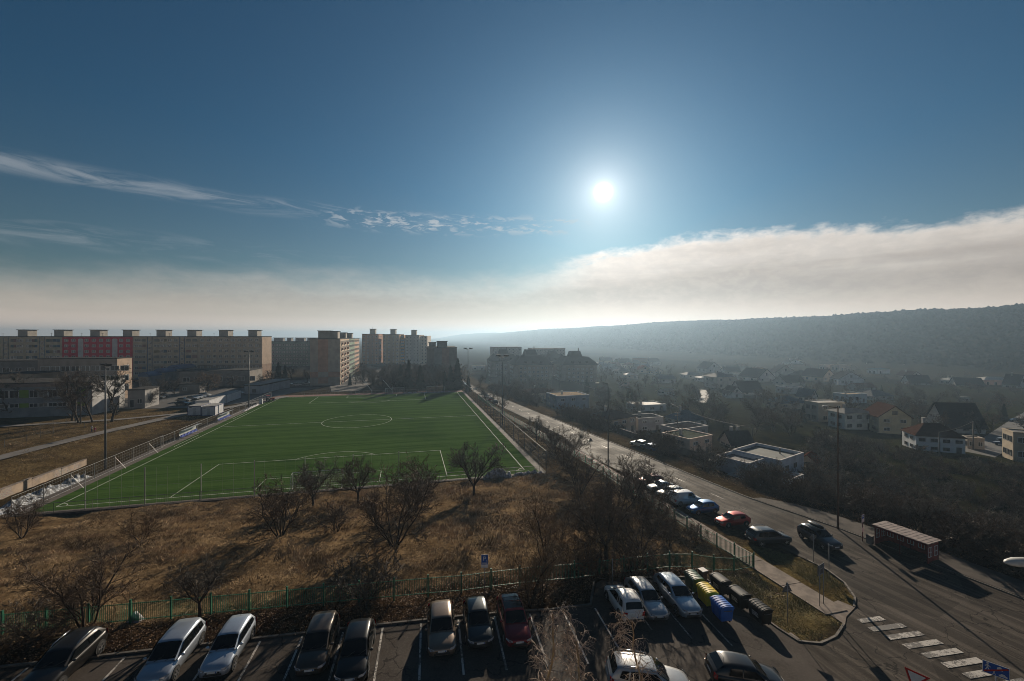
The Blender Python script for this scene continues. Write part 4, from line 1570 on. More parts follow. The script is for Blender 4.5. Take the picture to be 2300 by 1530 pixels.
Ym = 318
px2x = lambda px, Y_: (px - CX) / F * Y_
mansard('mansard_block', 'pale block with steep dark mansard roof, nearest the road', px2x(1190, Ym), Ym, 29, 26, -13.5, -1.2, 5.2, 9.6, (0.26, 0.22, 0.175))
mansard('mansard_block', 'pale block with dark mansard roof, right of the road', px2x(1289, Ym), Ym - 3, 27, 26, -14, -1.0, 4.6, 8.6, (0.25, 0.22, 0.18))
mansard('mansard_block', 'half-hidden mansard block at the left of the group', px2x(1130, Ym + 22), Ym + 22, 23, 24, -13, 0, 5.5, 9.0, (0.25, 0.23, 0.20))
mansard('mansard_block', 'mansard roof showing between the two larger mansard blocks', px2x(1240, Ym + 40), Ym + 40, 22, 22, -13, -1, 4.6, 7.4, (0.24, 0.22, 0.19))
for p0, p1, zt, label in ((1110, 1172, 9.4, 'flat-roofed white block behind the left mansard roofs'), (1196, 1272, 8.2, 'long flat-roofed white block behind the mansard roofs')):
    B = Block('apartment_block', label, px2x(p0, 380), 380, px2x(p1, 380), 388, 14, -14, zt, (0.27, 0.255, 0.24))
    n = int(B.w / 3)
    for fl in range(7):
        for i in range(n):
            B.win((i + .5) * B.w / n, B.h - 2.6 - fl * 2.9, 1.5, 1.5)
    B.mast(B.w * .4, 4, 2.5)


# ---- school and its wings, left
SA = Vector((-124.6, 125.4))
sd = UX
a = SA - sd * 40
B = Block('school_building', 'two-storey school wing with white blank end wall and green panels', a.x, a.y, SA.x, SA.y, 15, -3.4, 6.0, (0.24, 0.26, 0.27), 'school')
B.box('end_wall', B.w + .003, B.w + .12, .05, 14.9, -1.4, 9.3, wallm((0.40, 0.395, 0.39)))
B.box('fascia', -.1, B.w + .05, -.22, .0, 8.5, 9.42, wallm((0.25, 0.19, 0.165)))
for z in (2.6, 5.4):
    hh = 1.2 if z < 3 else 2.2
    for i in range(17):
        x = 1.4 + i * 2.25
        if i % 6 == 4:
            B.box('green_panel', x - 1.05, x + 1.05, -.06, .01, z, z + hh, wallm((0.20, 0.32, 0.045)))
        else:
            B.win(x, z, 2.1, hh, mull=1)
a2 = SA + Vector((0.3, 11.0)) + UX * .3
B = Block('school_annex', 'low white annex at the corner of the school', a2.x, a2.y, a2.x + 4.6, a2.y + 1.1, 8, -3.2, 2.2, (0.31, 0.30, 0.29), 'annex')
B.win(3.3, 1.0, 1.4, 1.6)
B.win(1.2, -.2, 1.2, 2.6, mull=0)
ax, Ys = px2x(86, 152), 152
B = Block('school_building', 'taller flat-roofed school wing with sunlit brick end', ax, Ys, px2x(262, 155.5), 155.5, 7.5, -3.4, 11.4, (0.30, 0.25, 0.21), 'school')
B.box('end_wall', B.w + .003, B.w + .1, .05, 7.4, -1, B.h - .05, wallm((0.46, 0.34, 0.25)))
for fl in range(3):
    for i in range(9):
        B.win(2.2 + i * 3.2, B.h - 4.4 - fl * 3.6, 2.8, 1.9, mull=1)
for fl in range(3):
    B.win(4.6, B.h - 4.4 - fl * 3.6, 2.0, 1.9, side='r').location.x += .1
ax = px2x(-40, 160)
B = Block('school_building', 'grey school wing at left edge below the long row of flats', ax, 158, px2x(85, 160), 160, 13, -3.4, 10.2, (0.20, 0.185, 0.17), 'school')
for i in range(5):
    B.win(2 + i * 4.2, B.h - 4.2, 2.4, 1.8)
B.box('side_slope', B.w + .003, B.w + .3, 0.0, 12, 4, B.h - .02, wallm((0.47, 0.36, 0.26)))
a = px2x(-30, 140)
B = Block('school_building', 'flat connecting roof between the two school wings', a, 141, px2x(75, 143), 143, 10, -3.4, 6.9, (0.30, 0.235, 0.175), 'school')
B.win(14, 6.4, 1.6, 1.6)

# ---- low buildings behind the school yard
B = Block('low_building', 'long low grey service building below the flats', px2x(402, 196), 196, px2x(561, 202), 202, 16, -4.2, 3.2, (0.21, 0.19, 0.17), 'building')
for i in range(7):
    B.win(3 + i * 4.6, 2.6, 2.8, 2.2)
B.box('side_door', B.w * .1, B.w * .1 + 3, -.08, .01, 0, 3.4, M_DFR)
B = Block('garage_hut', 'small grey flat-roofed hut beside the willow', px2x(403, 172), 172, px2x(448, 173), 173, 5, -3.8, 0.0, (0.27, 0.245, 0.21), 'hut')
B.box('graffiti_panel', B.w + .003, B.w + .05, .3, 4.6, 0, 3.2, mat('graffiti wall', (0.55, 0.5, 0.45), (0.09, 0.07, 0.06), 1.3, 0.8, lo=.45, hi=.5))
B.win(2, 1.4, 1.6, 1.2)
M_BLUE = mat('blue metal roof', (0.03, 0.085, 0.20), (0.022, 0.065, 0.16), 0.4, 0.45)
for p0, p1, Yb, zt, label in ((312, 332, 190, 1.5, 'low hall with blue barrel roof behind the school'), (377, 401, 206, 3.6, 'low hall with flat blue roof behind the school yard'), (346, 368, 198, 2.6, 'low hall with blue ridge roof glinting in the sun')):
    w_ = px2x(p1, Yb) - px2x(p0, Yb)
    t = thing('hall', label, 'hall', (px2x(p0, Yb), Yb, -4), 0.1)
    mb = MB()
    mb.box(0, w_, 0, 12, -1, zt + 4)
    mb.build('wall', wallm((0.24, 0.23, 0.22)), t)
    mb = MB()
    P = [(w_ / 2 - (w_ / 2 + .3) * math.cos(q), zt + 4 + 2.0 * math.sin(q)) for q in np.linspace(0, math.pi, 12)]
    for i in range(11):
        mb.quad((P[i][0], -.3, P[i][1]), (P[i + 1][0], -.3, P[i + 1][1]), (P[i + 1][0], 12.3, P[i + 1][1]), (P[i][0], 12.3, P[i][1]))
    mb.poly([(p[0], -.3, p[1]) for p in P][::-1])
    mb.build('roof', M_BLUE, t)
    mb = MB()
    link('window', window_mesh(1.6, 1.4), t, (w_ / 2, 0, 1.2))

# ---- changing cabins and store by the pitch
M_CAB = mat('white cabin steel', (0.52, 0.53, 0.55), (0.44, 0.45, 0.47), 0.8, 0.5)
M_CABB = mat('blue cabin edge', (0.03, 0.045, 0.16), None, 1, 0.5)


def cabin(name, label, x, y, rz, w, d_, hh, edge=True, door=True):
    z = h(x, y)
    t = thing(name, label, 'cabin', (x, y, z), rz, 'white cabins beside the pitch')
    mb = MB()
    mb.box(0.06, w - .06, 0.06, d_ - .06, 0.05, hh - .08)
    wl = mb.build('wall', M_CAB, t)
    mb = MB()
    for x0 in (0, w - .14):
        for y0 in (0, d_ - .14):
            mb.box(x0, x0 + .14, y0, y0 + .14, -.4, hh - .002)
    for z0 in (0.0, hh - .16):
        mb.box(.14, w - .14, 0.002, .12, z0, z0 + .155)
        mb.box(0.002, .12, .14, d_ - .14, z0, z0 + .155)
        mb.box(w - .12, w - .002, .14, d_ - .14, z0, z0 + .155)
    mb.build('frame', M_CABB if edge else M_CAB, t)
    mb = MB()
    mb.box(.05, w - .05, .05, d_ - .05, hh + .002, hh + .06)
    mb.build('roof', mat('cabin roof', (0.30, 0.29, 0.27), (0.2, 0.19, 0.18), 1, 0.7), t)
    if door:
        mb = MB()
        mb.box(w * .38, w * .38 + .9, 0.02, .07, .18, 2.15)
        dr = mb.build('door', mat('cabin door', (0.40, 0.41, 0.43), None, 1, .5), t)
        mb = MB()
        mb.box(w * .38 + .78, w * .38 + .84, -.03, .02, 1.1, 1.2)
        mb.build('handle', M_DFR, dr)
        mb = MB()
        mb.box(.4, w * .3, 0.03, .065, hh - .5, hh - .32)
        mb.build('vent', M_DFR, t)
    return t


x, y, z = gz(421, 934)
cabin('site_cabin', 'white cabin with blue edges, left of the front pair', x, y, YAW, 3.5, 6.2, 2.75)
cabin('site_cabin', 'white cabin with blue edges, right of the front pair', x + 3.52, y + .87, YAW, 3.5, 6.2, 2.75)
cabin('storage_container', 'plain white container, first of two behind the blue-edged cabins', -101.2, 135.0, YAW, 4.0, 13, 2.7, False, False)
cabin('storage_container', 'plain white container, farther of the two by the pitch', -104.4, 148.2, YAW, 4.0, 13, 2.7, False, False)
Yb = 172
B = Block('equipment_store', 'white equipment store with dark teal roof at the pitch corner', px2x(549, Yb), Yb, px2x(583, Yb), Yb + 1, 24, -4.4, -0.6, (0.42, 0.42, 0.43), 'store')
B.o.rotation_euler.z = .02
B.box('teal_roof', -.3, B.w + .3, -.3, 24.3, B.h + .36, B.h + .6, mat('teal sheet roof', (0.03, 0.062, 0.07), (0.022, 0.045, 0.05), .5, .5))
B.win(B.w * .62, 1.2, 1.5, 1.3, M_DFR)
B.box('side_cladding', B.w + .003, B.w + .05, .1, 23.9, 0, B.h - .1, wallm((0.40, 0.42, 0.45)))

# ------------------------------------------------------------------ village houses
ROOFC = {'dark': (0.035, 0.035, 0.038), 'brown': (0.075, 0.042, 0.032), 'red': (0.17, 0.062, 0.038), 'grey': (0.16, 0.155, 0.15), 'light': (0.42, 0.39, 0.355), 'blue': (0.06, 0.10, 0.13), 'tan': (0.42, 0.32, 0.22), 'green': (0.10, 0.11, 0.085)}


def roofm(c):
    return mat('roof ' + c, ROOFC[c], tuple(q * .7 for q in ROOFC[c]), 1.6, 0.75 if c in ('light', 'grey', 'blue') else 0.85, bump=.2, spec=.22 if c == 'light' else .1 if c == 'grey' else 0.0)


HOUSES = []


def house(px, py, wpx, hpx, rpx, kind, wall, roof, label, rz=0.2, dr=0.8, nwin=3, floors=2, chim=1, group=None, snowy=False):
    """px, py: where the middle of its front meets the ground in the photograph; sizes in photograph pixels at that distance"""
    x, y, z = gz(px, py)
    k = y / F
    wpx *= 1 - .27 * min(1, max(0, (px - 1650) / 450))
    w, hw, rh = wpx * k, hpx * k, rpx * k
    d_ = w * dr
    HOUSES.append((x, y, max(w, d_)))
    t = thing('house', label, 'house', (x, y, z), rz, group or 'houses of the village')
    mw = wallm(tuple(min(.66, q * 1.65) for q in wall))
    mr = roofm(roof)
    mb = MB()
    X0, X1, Y0, Y1 = -w / 2, w / 2, 0, d_
    if kind == 'gablef':                       # gable towards the camera
        mb.prism([(X0, Y0), (X1, Y0), (X1, Y1), (X0, Y1)], -2, hw)
        for yy in (Y0, Y1):
            q = [(X0, yy, hw), (X1, yy, hw), (0, yy, hw + rh)]
            mb.poly(q if yy == Y0 else q[::-1])
    elif kind == 'gables':
        mb.prism([(X0, Y0), (X1, Y0), (X1, Y1), (X0, Y1)], -2, hw)
        for xx in (X0, X1):
            q = [(xx, Y0, hw), (xx, Y1, hw), (xx, d_ / 2, hw + rh)]
            mb.poly(q[::-1] if xx == X0 else q)
    else:
        mb.prism([(X0, Y0), (X1, Y0), (X1, Y1), (X0, Y1)], -2, hw)
    mb.build('wall', mw, t)
    mb = MB()
    o_, th = 0.45, 0.22

    def slab(a, b_, c_, d4):
        n = (Vector(b_) - Vector(a)).cross(Vector(d4) - Vector(a)).normalized() * th
        q = [Vector(p) + Vector((0, 0, .01)) for p in (a, b_, c_, d4)]
        p2 = [p + n for p in q]
        mb.quad(*[tuple(p) for p in p2])
        mb.quad(*[tuple(p) for p in q[::-1]])
        for i in range(4):
            j = (i + 1) % 4
            mb.quad(tuple(q[i]), tuple(q[j]), tuple(p2[j]), tuple(p2[i]))
    if kind == 'gablef':
        dz = o_ * rh / (w / 2)
        slab((X0 - o_, Y0 - o_, hw - dz), (0, Y0 - o_, hw + rh), (0, Y1 + o_, hw + rh), (X0 - o_, Y1 + o_, hw - dz))
        slab((0, Y0 - o_, hw + rh), (X1 + o_, Y0 - o_, hw - dz), (X1 + o_, Y1 + o_, hw - dz), (0, Y1 + o_, hw + rh))
    elif kind == 'gables':
        dz = o_ * rh / (d_ / 2)
        slab((X0 - o_, Y0 - o_, hw - dz), (X1 + o_, Y0 - o_, hw - dz), (X1 + o_, d_ / 2, hw + rh), (X0 - o_, d_ / 2, hw + rh))
        slab((X0 - o_, d_ / 2, hw + rh), (X1 + o_, d_ / 2, hw + rh), (X1 + o_, Y1 + o_, hw - dz), (X0 - o_, Y1 + o_, hw - dz))
    elif kind == 'hip':
        a_ = min(w, d_) / 2 * .95
        E_ = [(X0 - o_, Y0 - o_, hw), (X1 + o_, Y0 - o_, hw), (X1 + o_, Y1 + o_, hw), (X0 - o_, Y1 + o_, hw)]
        r0, r1 = (X0 + a_, d_ / 2, hw + rh), (X1 - a_, d_ / 2, hw + rh)
        mb.quad(E_[0], E_[1], r1, r0)
        mb.poly([E_[1], E_[2], r1])
        mb.quad(E_[2], E_[3], r0, r1)
        mb.poly([E_[3], E_[0], r0])
        mb.quad(*E_[::-1])
    else:                                      # flat, with parapet
        mb.box(X0 + .25, X1 - .25, Y0 + .25, Y1 - .25, hw + .002, hw + .10)
    rf = mb.build('roof', mr, t)
    if kind == 'flat':
        mb = MB()
        pt = .28
        zt = hw + max(rh, .3)
        mb.box(X0 - .06, X1 + .06, Y0 - .06, Y0 + pt, hw + .003, zt)
        mb.box(X0 - .06, X1 + .06, Y1 - pt, Y1 + .06, hw + .003, zt)
        mb.box(X0 - .06, X0 + pt, Y0 + pt, Y1 - pt, hw + .003, zt)
        mb.box(X1 - pt, X1 + .06, Y0 + pt, Y1 - pt, hw + .003, zt)
        mb.build('parapet', roofm('light') if snowy else mw, rf)
    for i in range(chim):
        mb = MB()
        cx_ = (X0 + w * (.35 + .3 * i))
        zt = hw + (rh if kind != 'flat' else .3)
        mb.box(cx_ - .3, cx_ + .3, d_ / 2 + .5, d_ / 2 + 1.1, zt - 1.0, zt + 1.1)
        mb.box(cx_ - .38, cx_ + .38, d_ / 2 + .42, d_ / 2 + 1.18, zt + 1.102, zt + 1.2)
        mb.build('chimney', wallm((0.42, 0.40, 0.38)), rf)
    fh = hw / floors
    ww = min(1.7, w / (nwin * 1.8))
    for fl in range(floors):
        for i in range(nwin):
            xx = X0 + w * (i + .5) / nwin
            if fl == 0 and i == nwin - 1 and w > 7:
                mb = MB()
                mb.box(xx - .5, xx + .5, -.06, .02, 0, min(2.1, fh * .85))
                mb.build('door', M_DFR, t)
                continue
            link('window', window_mesh(ww, fh * .42, M_WFR if sum(wall) < .9 else M_DFR, M_PANE), t, (xx, 0, fl * fh + fh * .32))
        for i in range(2):
            link('window', window_mesh(ww, fh * .42, M_DFR, M_PANE), t, (X1, d_ * (.3 + .4 * i), fl * fh + fh * .32), math.pi / 2)
            link('window', window_mesh(ww, fh * .42, M_DFR, M_PANE), t, (X0, d_ * (.3 + .4 * i), fl * fh + fh * .32), -math.pi / 2)
    if kind == 'gablef' and rh > 1.5:
        link('window', window_mesh(ww * .8, rh * .36, M_DFR, M_PANE), t, (0, 0, hw + rh * .2))
    return t


CRE, BEI, GRY, WHI, YEL, PNK, OCH = (0.36, 0.31, 0.23), (0.31, 0.25, 0.19), (0.24, 0.23, 0.22), (0.52, 0.51, 0.50), (0.40, 0.31, 0.13), (0.36, 0.22, 0.17), (0.33, 0.22, 0.10)
# px, py, width, wall height, roof height, kind, wall, roof, label, turn, depth ratio, windows, floors, chimneys
VILLAGE = [
    (1288, 921, 78, 31, 2, 'flat', (0.17, 0.20, 0.24), 'tan', 'blue-grey house with sunlit tan flat roof beside the road', .30, .85, 3, 2, 1),
    (1218, 903, 70, 20, 9, 'hip', (0.30, 0.24, 0.18), 'brown', 'brown hip-roofed house left of the sunlit tan roof', .2, .7, 3, 1, 1),
    (1402, 975, 84, 36, 13, 'hip', BEI, 'dark', 'two-storey beige house with shallow dark hip roof by the road', .62, .9, 3, 2, 1),
    (1462, 968, 66, 28, 2, 'flat', (0.23, 0.22, 0.22), 'dark', 'long grey house behind the two-storey beige house', .3, .7, 2, 2, 1),
    (1575, 1024, 82, 40, 3, 'flat', (0.36, 0.26, 0.20), 'green', 'pinkish-beige cube house with dark parapet roof behind bare tree', .55, .9, 2, 2, 1),
    (1560, 985, 92, 22, 3, 'flat', (0.26, 0.24, 0.23), 'dark', 'grey flat-roofed house just behind the pinkish cube house', .5, .6, 3, 1, 0),
    (1560, 955, 66, 10, 20, 'hip', (0.24, 0.24, 0.23), 'blue', 'house with blue hipped roof among the bare trees', .3, .9, 3, 1, 1),
    (1465, 925, 72, 14, 2, 'flat', (0.36, 0.35, 0.34), 'light', 'white bungalow with pale flat roofs beyond the overhead cable', .25, .7, 3, 1, 1),
    (1668, 1008, 52, 10, 24, 'gables', (0.24, 0.22, 0.19), 'dark', 'dark-roofed cottage with two white chimneys behind the white house', .1, .9, 2, 1, 2),
    (1868, 950, 76, 44, 2, 'flat', (0.26, 0.225, 0.185), 'light', 'beige cube house with pale flat roof left of street lamp top', .12, .6, 2, 2, 0),
    (1930, 966, 86, 38, 8, 'hip', (0.42, 0.40, 0.36), 'grey', 'white house with grey sheet roof and orange-lit side wall', .1, .62, 3, 2, 1),
    (2010, 975, 78, 38, 24, 'gablef', (0.34, 0.29, 0.19), 'brown', 'tan gabled house with brown roof right of orange-lit wall', -.25, 1.0, 2, 2, 0),
    (2170, 972, 108, 14, 48, 'gables', (0.36, 0.33, 0.30), 'dark', 'big dark steep-roofed house with two skylights near right edge', -.12, .75, 3, 1, 0),
    (2112, 1018, 118, 36, 26, 'hip', (0.46, 0.43, 0.40), 'brown', 'white house with brown hipped roof and white chimney by lane', -.35, .7, 4, 2, 1),
    (2192, 1010, 40, 24, 2, 'flat', (0.28, 0.24, 0.20), 'tan', 'tan flat-roofed annex right of the brown-roofed white house', -.35, .8, 2, 1, 0),
    (2318, 1040, 80, 64, 3, 'flat', (0.26, 0.21, 0.15), 'grey', 'ochre house with wooden base at the right edge', -.5, .8, 2, 2, 0),
    (1785, 918, 72, 12, 14, 'hip', (0.36, 0.32, 0.26), 'blue', 'cream bungalow with wide grey-blue hip roof left of tall conifer', .1, .8, 3, 1, 0),
    (1828, 905, 30, 14, 16, 'gablef', (0.38, 0.36, 0.34), 'blue', 'small white house with steep blue roof behind cream bungalow', .5, 1.1, 1, 1, 0),
    (1925, 905, 66, 18, 2, 'flat', (0.30, 0.34, 0.36), 'tan', 'pale blue house with stepped tan flat roof', .2, .6, 3, 1, 1),
    (1985, 898, 74, 8, 12, 'hip', (0.30, 0.29, 0.27), 'grey', 'low house with light grey ribbed roof', .2, .7, 3, 1, 0),
    (1690, 888, 54, 8, 22, 'gables', (0.38, 0.36, 0.34), 'dark', 'dark gabled house with two white triangular gables', .1, .8, 2, 1, 0),
    (1655, 893, 32, 8, 16, 'gablef', (0.38, 0.37, 0.35), 'dark', 'small gabled house left of the two-gabled dark roof', .1, 1, 1, 1, 0),
    (1785, 885, 48, 12, 3, 'flat', (0.22, 0.23, 0.24), 'light', 'grey house with bright pale flat roof among lawns', .1, .7, 2, 1, 0),
    (1630, 873, 50, 26, 9, 'hip', (0.34, 0.31, 0.27), 'grey', 'two-storey pale house below the overhead cable', .3, .8, 2, 2, 1),
    (1788, 866, 56, 8, 13, 'gables', (0.30, 0.28, 0.25), 'dark', 'low dark-roofed house with one bright roof edge', .2, .7, 2, 1, 0),
    (1722, 858, 54, 10, 18, 'gablef', (0.36, 0.34, 0.32), 'dark', 'white-gabled house under a dark roof below the hill', .35, 1.0, 2, 1, 0),
    (1765, 848, 46, 10, 17, 'gablef', (0.28, 0.25, 0.22), 'dark', 'grey-brown gabled house right of the white gable', -.3, 1.1, 2, 1, 0),
    (1812, 853, 44, 8, 12, 'hip', (0.30, 0.28, 0.26), 'dark', 'dark hip-roofed house midway along the far village row', .2, .8, 2, 1, 0),
    (1862, 858, 58, 12, 16, 'gablef', (0.33, 0.26, 0.20), 'brown', 'brown-roofed house with dark conifer in front', .45, .9, 2, 1, 0),
    (1912, 866, 58, 14, 16, 'gablef', (0.46, 0.46, 0.46), 'dark', 'white house with pointed gable and dark roof', -.3, .9, 3, 1, 0),
    (1948, 878, 56, 8, 8, 'gables', (0.28, 0.25, 0.23), 'red', 'low reddish-roofed shed left of ribbed grey roof', .15, .6, 2, 1, 0),
    (1898, 838, 36, 16, 2, 'flat', (0.34, 0.26, 0.21), 'brown', 'plain beige cube house in the far row', .2, .7, 2, 1, 0),
    (1862, 836, 22, 14, 2, 'flat', (0.30, 0.24, 0.20), 'tan', 'small tan house at the foot of the hill', .1, .8, 1, 1, 1),
    (1985, 845, 42, 15, 3, 'hip', (0.46, 0.47, 0.48), 'blue', 'white bungalow with two dark windows highest in far row', .15, .7, 2, 1, 0),
    (2058, 852, 48, 7, 10, 'gablef', (0.30, 0.27, 0.24), 'brown', 'brown shallow-gabled house right of the white bungalow', .2, .8, 2, 1, 1),
    (2068, 868, 54, 8, 16, 'gables', (0.22, 0.22, 0.22), 'dark', 'dark slate-roofed house with small skylights', -.3, .8, 2, 1, 0),
    (2150, 868, 46, 14, 5, 'hip', (0.34, 0.33, 0.31), 'light', 'house with bright pale roof and chimneys', .1, .7, 2, 1, 2),
    (2180, 872, 66, 7, 15, 'gables', (0.24, 0.23, 0.22), 'dark', 'long dark low-pitched roof in front of pale roof', -.35, .6, 3, 1, 0),
    (2245, 872, 78, 18, 6, 'hip', (0.34, 0.235, 0.20), 'light', 'pink house with bright grey roof near right edge', -.2, .6, 4, 1, 0),
    (2298, 878, 40, 14, 22, 'gablef', (0.26, 0.25, 0.24), 'dark', 'steep dark-roofed house cut by the right edge', .3, .9, 2, 1, 1),
    (1604, 838, 36, 10, 14, 'gablef', (0.28, 0.27, 0.26), 'dark', 'tall dark gable at the left end of far ridge row', .2, 1, 2, 1, 0),
    (1645, 842, 34, 8, 9, 'gables', (0.26, 0.25, 0.24), 'dark', 'low dark roof left of the big pine', -.2, .8, 2, 1, 0),
    (1690, 852, 56, 8, 3, 'flat', (0.26, 0.25, 0.24), 'light', 'two pale flat roofs right of the big pine', .1, .5, 3, 1, 0),
    (1560, 850, 38, 8, 6, 'hip', (0.30, 0.29, 0.28), 'grey', 'light grey roof left of the overhead cable pole', .2, .7, 2, 1, 0),
    (1595, 857, 44, 8, 4, 'hip', (0.32, 0.31, 0.30), 'light', 'bright pale roof beside the cable pole', .2, .6, 2, 1, 0),
    (1500, 860, 42, 9, 6, 'gables', (0.30, 0.29, 0.28), 'grey', 'grey-roofed house in the hazy middle of the valley', .2, .7, 2, 1, 0),
    (1420, 850, 26, 8, 4, 'hip', (0.34, 0.28, 0.24), 'light', 'small hazy house with a glinting roof, valley floor', .1, .8, 2, 1, 0),
    (1405, 866, 22, 8, 4, 'gables', (0.34, 0.24, 0.20), 'tan', 'small tan-roofed house in the valley haze', .1, .8, 1, 1, 0),
    (1445, 838, 40, 7, 5, 'gables', (0.32, 0.31, 0.30), 'grey', 'hazy grey house left of the dark poplar', .1, .7, 2, 1, 0),
    (1370, 838, 34, 8, 5, 'gables', (0.34, 0.33, 0.32), 'light', 'hazy pale-roofed house right of mansard flats', .1, .7, 2, 1, 0),
    (1075, 832, 30, 8, 2, 'flat', (0.40, 0.38, 0.36), 'light', 'pale kiosk building at the far end of the road', .1, .7, 2, 1, 0),
    (1505, 885, 30, 6, 6, 'gables', (0.26, 0.24, 0.22), 'tan', 'shed with a tan sunlit roof in valley gardens', .5, .8, 1, 1, 0),
    (2070, 908, 32, 6, 3, 'flat', (0.20, 0.18, 0.16), 'light', 'garden shed with pale roof above the tan gabled house', .1, .6, 1, 1, 0),
    (2172, 900, 22, 6, 2, 'flat', (0.22, 0.21, 0.19), 'light', 'tiny garden hut with light roof on the lawn', .1, .6, 1, 1, 0),
]
pr_ = random.Random(77)
for i in range(26):
    px_ = 1345 + 245 * (i + pr_.random()) / 26 if i < 15 else 1600 + 690 * (i - 15 + pr_.random()) / 11
    py_ = pr_.uniform(818, 842)
    VILLAGE.append((px_, py_, pr_.uniform(20, 34), pr_.uniform(6, 9), pr_.uniform(4, 9), pr_.choice(['gables', 'hip', 'gablef']), pr_.choice([CRE, GRY, WHI, BEI]), pr_.choice(['dark', 'grey', 'light', 'red', 'brown']),
                    'tiny hazy house on the far valley floor at foot of the hill', pr_.uniform(-.4, .6), .8, 2, 1, 1))
for a in VILLAGE:
    t = house(*a[:9], rz=a[9], dr=a[10], nwin=a[11], floors=a[12], chim=a[13])

# ---- the white modern house with parapet roofs
def modern():
    fx, fy = 49.7, 78.2
    t = thing('modern_house', 'white modern house with sunken flat roofs beside the road', 'house', (fx, fy, -3.2), 0)
    zb = h(fx, fy) + 3.2 - 1.5
    e1 = (Vector((57.7, 83.6)) - Vector((fx, fy)))
    e2 = (Vector((44.7, 85.9)) - Vector((fx, fy)))
    mw = wallm((0.56, 0.58, 0.62))
    mcap = wallm((0.50, 0.46, 0.43))
    mro = mat('roof membrane', (0.095, 0.105, 0.095), (0.075, 0.08, 0.075), 0.5, 0.85)

    def vol(a0, a1, b0, b1, ztop, name, rm=mro):
        q = [e1 * a + e2 * b_ for a, b_ in ((a0, b0), (a1, b0), (a1, b1), (a0, b1))]
        P = [(p.x, p.y) for p in q]
        mb = MB()
        mb.prism(P, zb, ztop - .6)
        mb.build(name, mw, t)
        c_ = sum(q, Vector((0, 0))) / 4
        Q = [((p - c_) * (1 - .42 / max(1, (p - c_).length)) + c_) for p in q]
        mb = MB()
        for i in range(4):
            j = (i + 1) % 4
            o1, o2, i1, i2 = q[i], q[j], Q[i], Q[j]
            mb.quad((*o1, ztop), (*o2, ztop), (*i2, ztop), (*i1, ztop), 1)
            mb.quad((*i1, ztop - .58), (*i1, ztop), (*i2, ztop), (*i2, ztop - .58))
            mb.quad((*o1, ztop - .6), (*o2, ztop - .6), (*o2, ztop), (*o1, ztop))
        mb.build('parapet', [mw, mcap], t)
        mb = MB()
        mb.poly([(*p, ztop - .585) for p in Q])
        mb.build('roof', rm, t)
    vol(0, 1, 0, 1, 0, 'wall')
    vol(-.62, -.01, .30, 1.0, -.25, 'wall', mat('roof gravel', (0.13, 0.12, 0.12), (0.09, 0.085, 0.085), 2, .9))
    vol(-.62, -.01, -.42, .29, -1.5, 'wall', mat('roof pavers', (0.17, 0.14, 0.125), (0.13, 0.11, 0.10), 1, .9))
    vol(-1.0, -.63, -.45, .55, -2.2, 'wall', mat('snowy gravel', (0.50, 0.50, 0.52), (0.12, 0.11, 0.10), 1.6, .9, lo=.45, hi=.55))
    ang_ = math.atan2(e1.y, e1.x)
    for k, zz in ((.25, -2.3), (.6, -2.3)):
        p = e1 * k
        link('window', window_mesh(1.2, .9, M_DFR, M_PANE), t, (p.x, p.y, zz), ang_)
    for k in (-.45, -.2):
        p = e1 * k + e2 * -.42
        link('window', window_mesh(1.3, .8, M_DFR, M_PANE), t, (p.x, p.y, -3.4), ang_)
    p = e1 * .72 + e2 * .35
    mb = MB()
    mb.tube([(p.x, p.y, -.58), (p.x, p.y, .5)], .12, 8)
    mb.build('flue', M_DFR, t)
    return t


modern()
t = house(1838, 1048, 46, 12, 14, 'gables', (0.22, 0.17, 0.13), 'red', 'low shed with orange tiled roof right of the white modern house', rz=.75, dr=.8, nwin=1, floors=1, chim=0)

# wall along the road in front of the houses
M_GW = mat('garden wall', (0.16, 0.13, 0.11), (0.10, 0.085, 0.075), 1.0, .85)
t = thing('garden_wall', 'long low garden wall with pale coping along the road', 'wall', (0, 0, 0))
w0, w1 = gz(1392, 975), gz(1570, 1032)
Wp = [Vector(w0).lerp(Vector(w1), i / 10) for i in range(11)]
for a, c_ in zip(Wp, Wp[1:]):
    za, zc = h(a.x, a.y), h(c_.x, c_.y)
    mb = MB()
    mb.bar((a.x, a.y, za + .3), (c_.x, c_.y, zc + .3), .25, 2.6)
    o = mb.build('wall_panel', M_GW, t)
    mb = MB()
    mb.bar((a.x, a.y, za + 1.66), (c_.x, c_.y, zc + 1.66), .36, .08)
    mb.build('coping', M_CONC, o)

# village lane at the right
ln = resample([gz(2150, 1045)[:2], gz(2215, 1010)[:2], gz(2262, 975)[:2], gz(2300, 945)[:2], gz(2330, 925)[:2]], 4)
struct(strip('street', offset(ln, 3.2), offset(ln, -3.2), .14, M_FARA))
ln = resample([gz(1860, 975)[:2], gz(1905, 1000)[:2], gz(1965, 1025)[:2], gz(2060, 1040)[:2]], 3)
struct(strip('path', offset(ln, 1.4), offset(ln, -1.4), .12, M_PATH))
ln = resample([gz(1575, 905)[:2], gz(1585, 890)[:2], gz(1578, 876)[:2]], 3)
struct(strip('path', offset(ln, 2.0), offset(ln, -2.0), .14, M_PATH))

